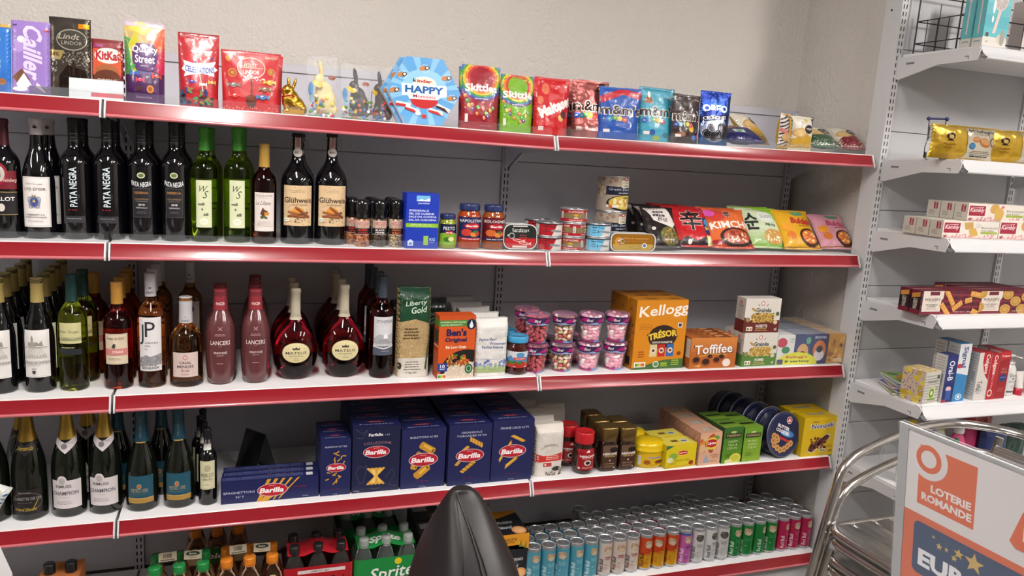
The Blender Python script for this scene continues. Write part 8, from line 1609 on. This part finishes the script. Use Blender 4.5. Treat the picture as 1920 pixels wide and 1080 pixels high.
# ================================================================== OFFICE CHAIR
def office():
    LE = mat('black_leather', '#141012', rough=.42, bump=.25, bscale=160, bdist=.0008); CH_ = mat('chair_base_black', '#161618', rough=.35)
    x0, y0 = xat(876, -.95, .93), -.95; top = zat(913, xat(868, -.95, 1.03), -.95)
    root = empty('office_chair', (x0, y0, 0), 'black leather office chair seen edge-on in front of the shelves', 'chair')
    px = lambda c, z: xat(c, y0+.01, z)-x0
    rows = [(.50, -.075, .075), (.62, -.088, .095), (.72, -.092, .102), (.80, None, None)]
    prof = []
    for py, l, r, sm in ((1400, 752, 985, 878), (1250, 760, 985, 880), (1160, 768, 978, 880), (1079, 786, 967, 879), (1040, 796, 958, 877), (1000, 810, 940, 873), (965, 824, 924, 867), (940, 834, 911, 861), (925, 841, 900, 857), (916, 848, 890, 855), (912, 857, 880, 862)):
        z = zat(py, x0, y0+.02); prof.append((z, px(l, z), px(r, z), px(sm, z)))
    zt = prof[-1][0]; n = 28; V = []; Fc = []
    for j, (z, l, r, sm) in enumerate(prof):
        k = max(.06, max(0, 1-((z-.62)/(zt-.62+.004))**2)) if z > .62 else 1; D = .23*k
        c, h = (l+r)/2, (r-l)/2
        for i in range(n):
            t = 2*PI*i/n; ct, st = math.cos(t), math.sin(t); xx = c+h*math.copysign(abs(ct)**.8, ct); yy = D*math.copysign(abs(st)**.8, st)
            V.append((xx, yy+.02, z))
    for j in range(len(prof)-1):
        for i in range(n): Fc.append((j*n+i, j*n+(i+1) % n, (j+1)*n+(i+1) % n, (j+1)*n+i))
    g = G(); g.add(V, Fc, smooth=True); g.add(V[-n:], [tuple(range(n))]); g.add(V[:n], [tuple(range(n))[::-1]])
    o = g.build('backrest', LE, root, fix=True); m = o.modifiers.new('s', 'SUBSURF'); m.levels = 1; m.render_levels = 2
    for off_, rd in ((0, .0022), (.012, .0014), (-.05, .0012)):
        g = G(); P = []
        for z, l, r, sm in prof[:-1]:
            k = max(.06, max(0, 1-((z-.62)/(zt-.62+.004))**2)) if z > .62 else 1; c, h = (l+r)/2, (r-l)/2; q = max(-1, min(1, (sm+off_*min(1, (zt-z)*6)*(3 if off_ < 0 and z < .85 else 1)-c)/h)); ct = math.copysign(abs(q)**(1/.8), q); st = math.sqrt(max(0, 1-ct*ct))**.8
            P.append((c+h*q, -.23*k*st+.02-.0012, z))
        g.tube(P, rd, n=6); g.build('seam_piping', LE, root)
    g = G(); V = []; 
    for z, s_ in ((.40, .9), (.415, .98), (.45, 1), (.48, .97), (.495, .85), (.5, .5)):
        for i in range(32): t = 2*PI*i/32; V.append((.25*s_*math.copysign(abs(math.cos(t))**.5, math.cos(t))-.27, .25*s_*math.copysign(abs(math.sin(t))**.5, math.sin(t))+.02, z))
    g.add(V, [(j*32+i, j*32+(i+1) % 32, (j+1)*32+(i+1) % 32, (j+1)*32+i) for j in range(5) for i in range(32)]+[tuple(range(160, 192)), tuple(range(32))[::-1]], smooth=True); g.build('seat', LE, root)
    g = G(); g.lathe([(.028, .10), (.028, .26), (.02, .27), (.02, .40)], n=20, T=Matrix.Translation((-.27, .02, 0))); g.box(-.3, .06, 0, .045, .375, .4, b=.005); g.box(.03, .06, 0, .045, .375, .56, b=.005); g.build('column', CH_, root)
    for k in range(5):
        t = 2*PI*k/5+.3; g = G(); g.tube([(-.27, .02, .11), (-.27+.16*math.cos(t), .02+.16*math.sin(t), .095), (-.27+.3*math.cos(t), .02+.3*math.sin(t), .075)], [.026, .02, .014], n=10); b = g.build('base_arm', CH_, root)
        g = G(); g.lathe([(0, -.012), (.026, -.012), (.03, -.008), (.03, .008), (.026, .012), (0, .012)], n=20, T=Matrix.Translation((-.27+.3*math.cos(t), .02+.3*math.sin(t), .031)) @ Matrix.Rotation(t, 4, 'Z') @ Matrix.Rotation(PI/2, 4, 'X')); g.build('caster', CH_, b)
    for s_ in (-1, 1):
        g = G(); g.tube(fillet([(.0, s_*.27+.02, .5), (-.02, s_*.29+.02, .66), (-.30, s_*.29+.02, .67), (-.30, s_*.27+.02, .44)], .05), .014, n=10); g.build('armrest', CH_, root)
office()
# ================================================================== STAND AT THE LEFT EDGE
root = empty('counter_display', (-.252, -1.02, 0), 'white counter display rack at the lower left edge', 'rack')
g = G(); g.box(-.2, .2, -.12, .12, 0, .98, b=.004); g.build('body', WHITE, root)
g = G(); g.prism([(.2, .98), (.215, .98), (.23, .93), (.235, .86), (.22, .86)], -.12, .12); g.build('edge_rail', WHITE, root)
def a_wb(a): a.bg('#1c5ca0').poly([(0, .35), (1, .3), (1, 1), (0, 1)], '#c8ccc8').scatter(20, .05, .95, .4, .95, .08, .05, ['#b4b8b0', '#a8b0a0'], 4)
bag('snack_bag', 'white and blue packet corner poking in at the left edge of the photo', 0, 0, 0, .9803, -1.03, .04, 'pillow', '#c8ccc8', a_wb, h=.16, w=.12, roll=24, rot=0, x=-.105, lift=.025)
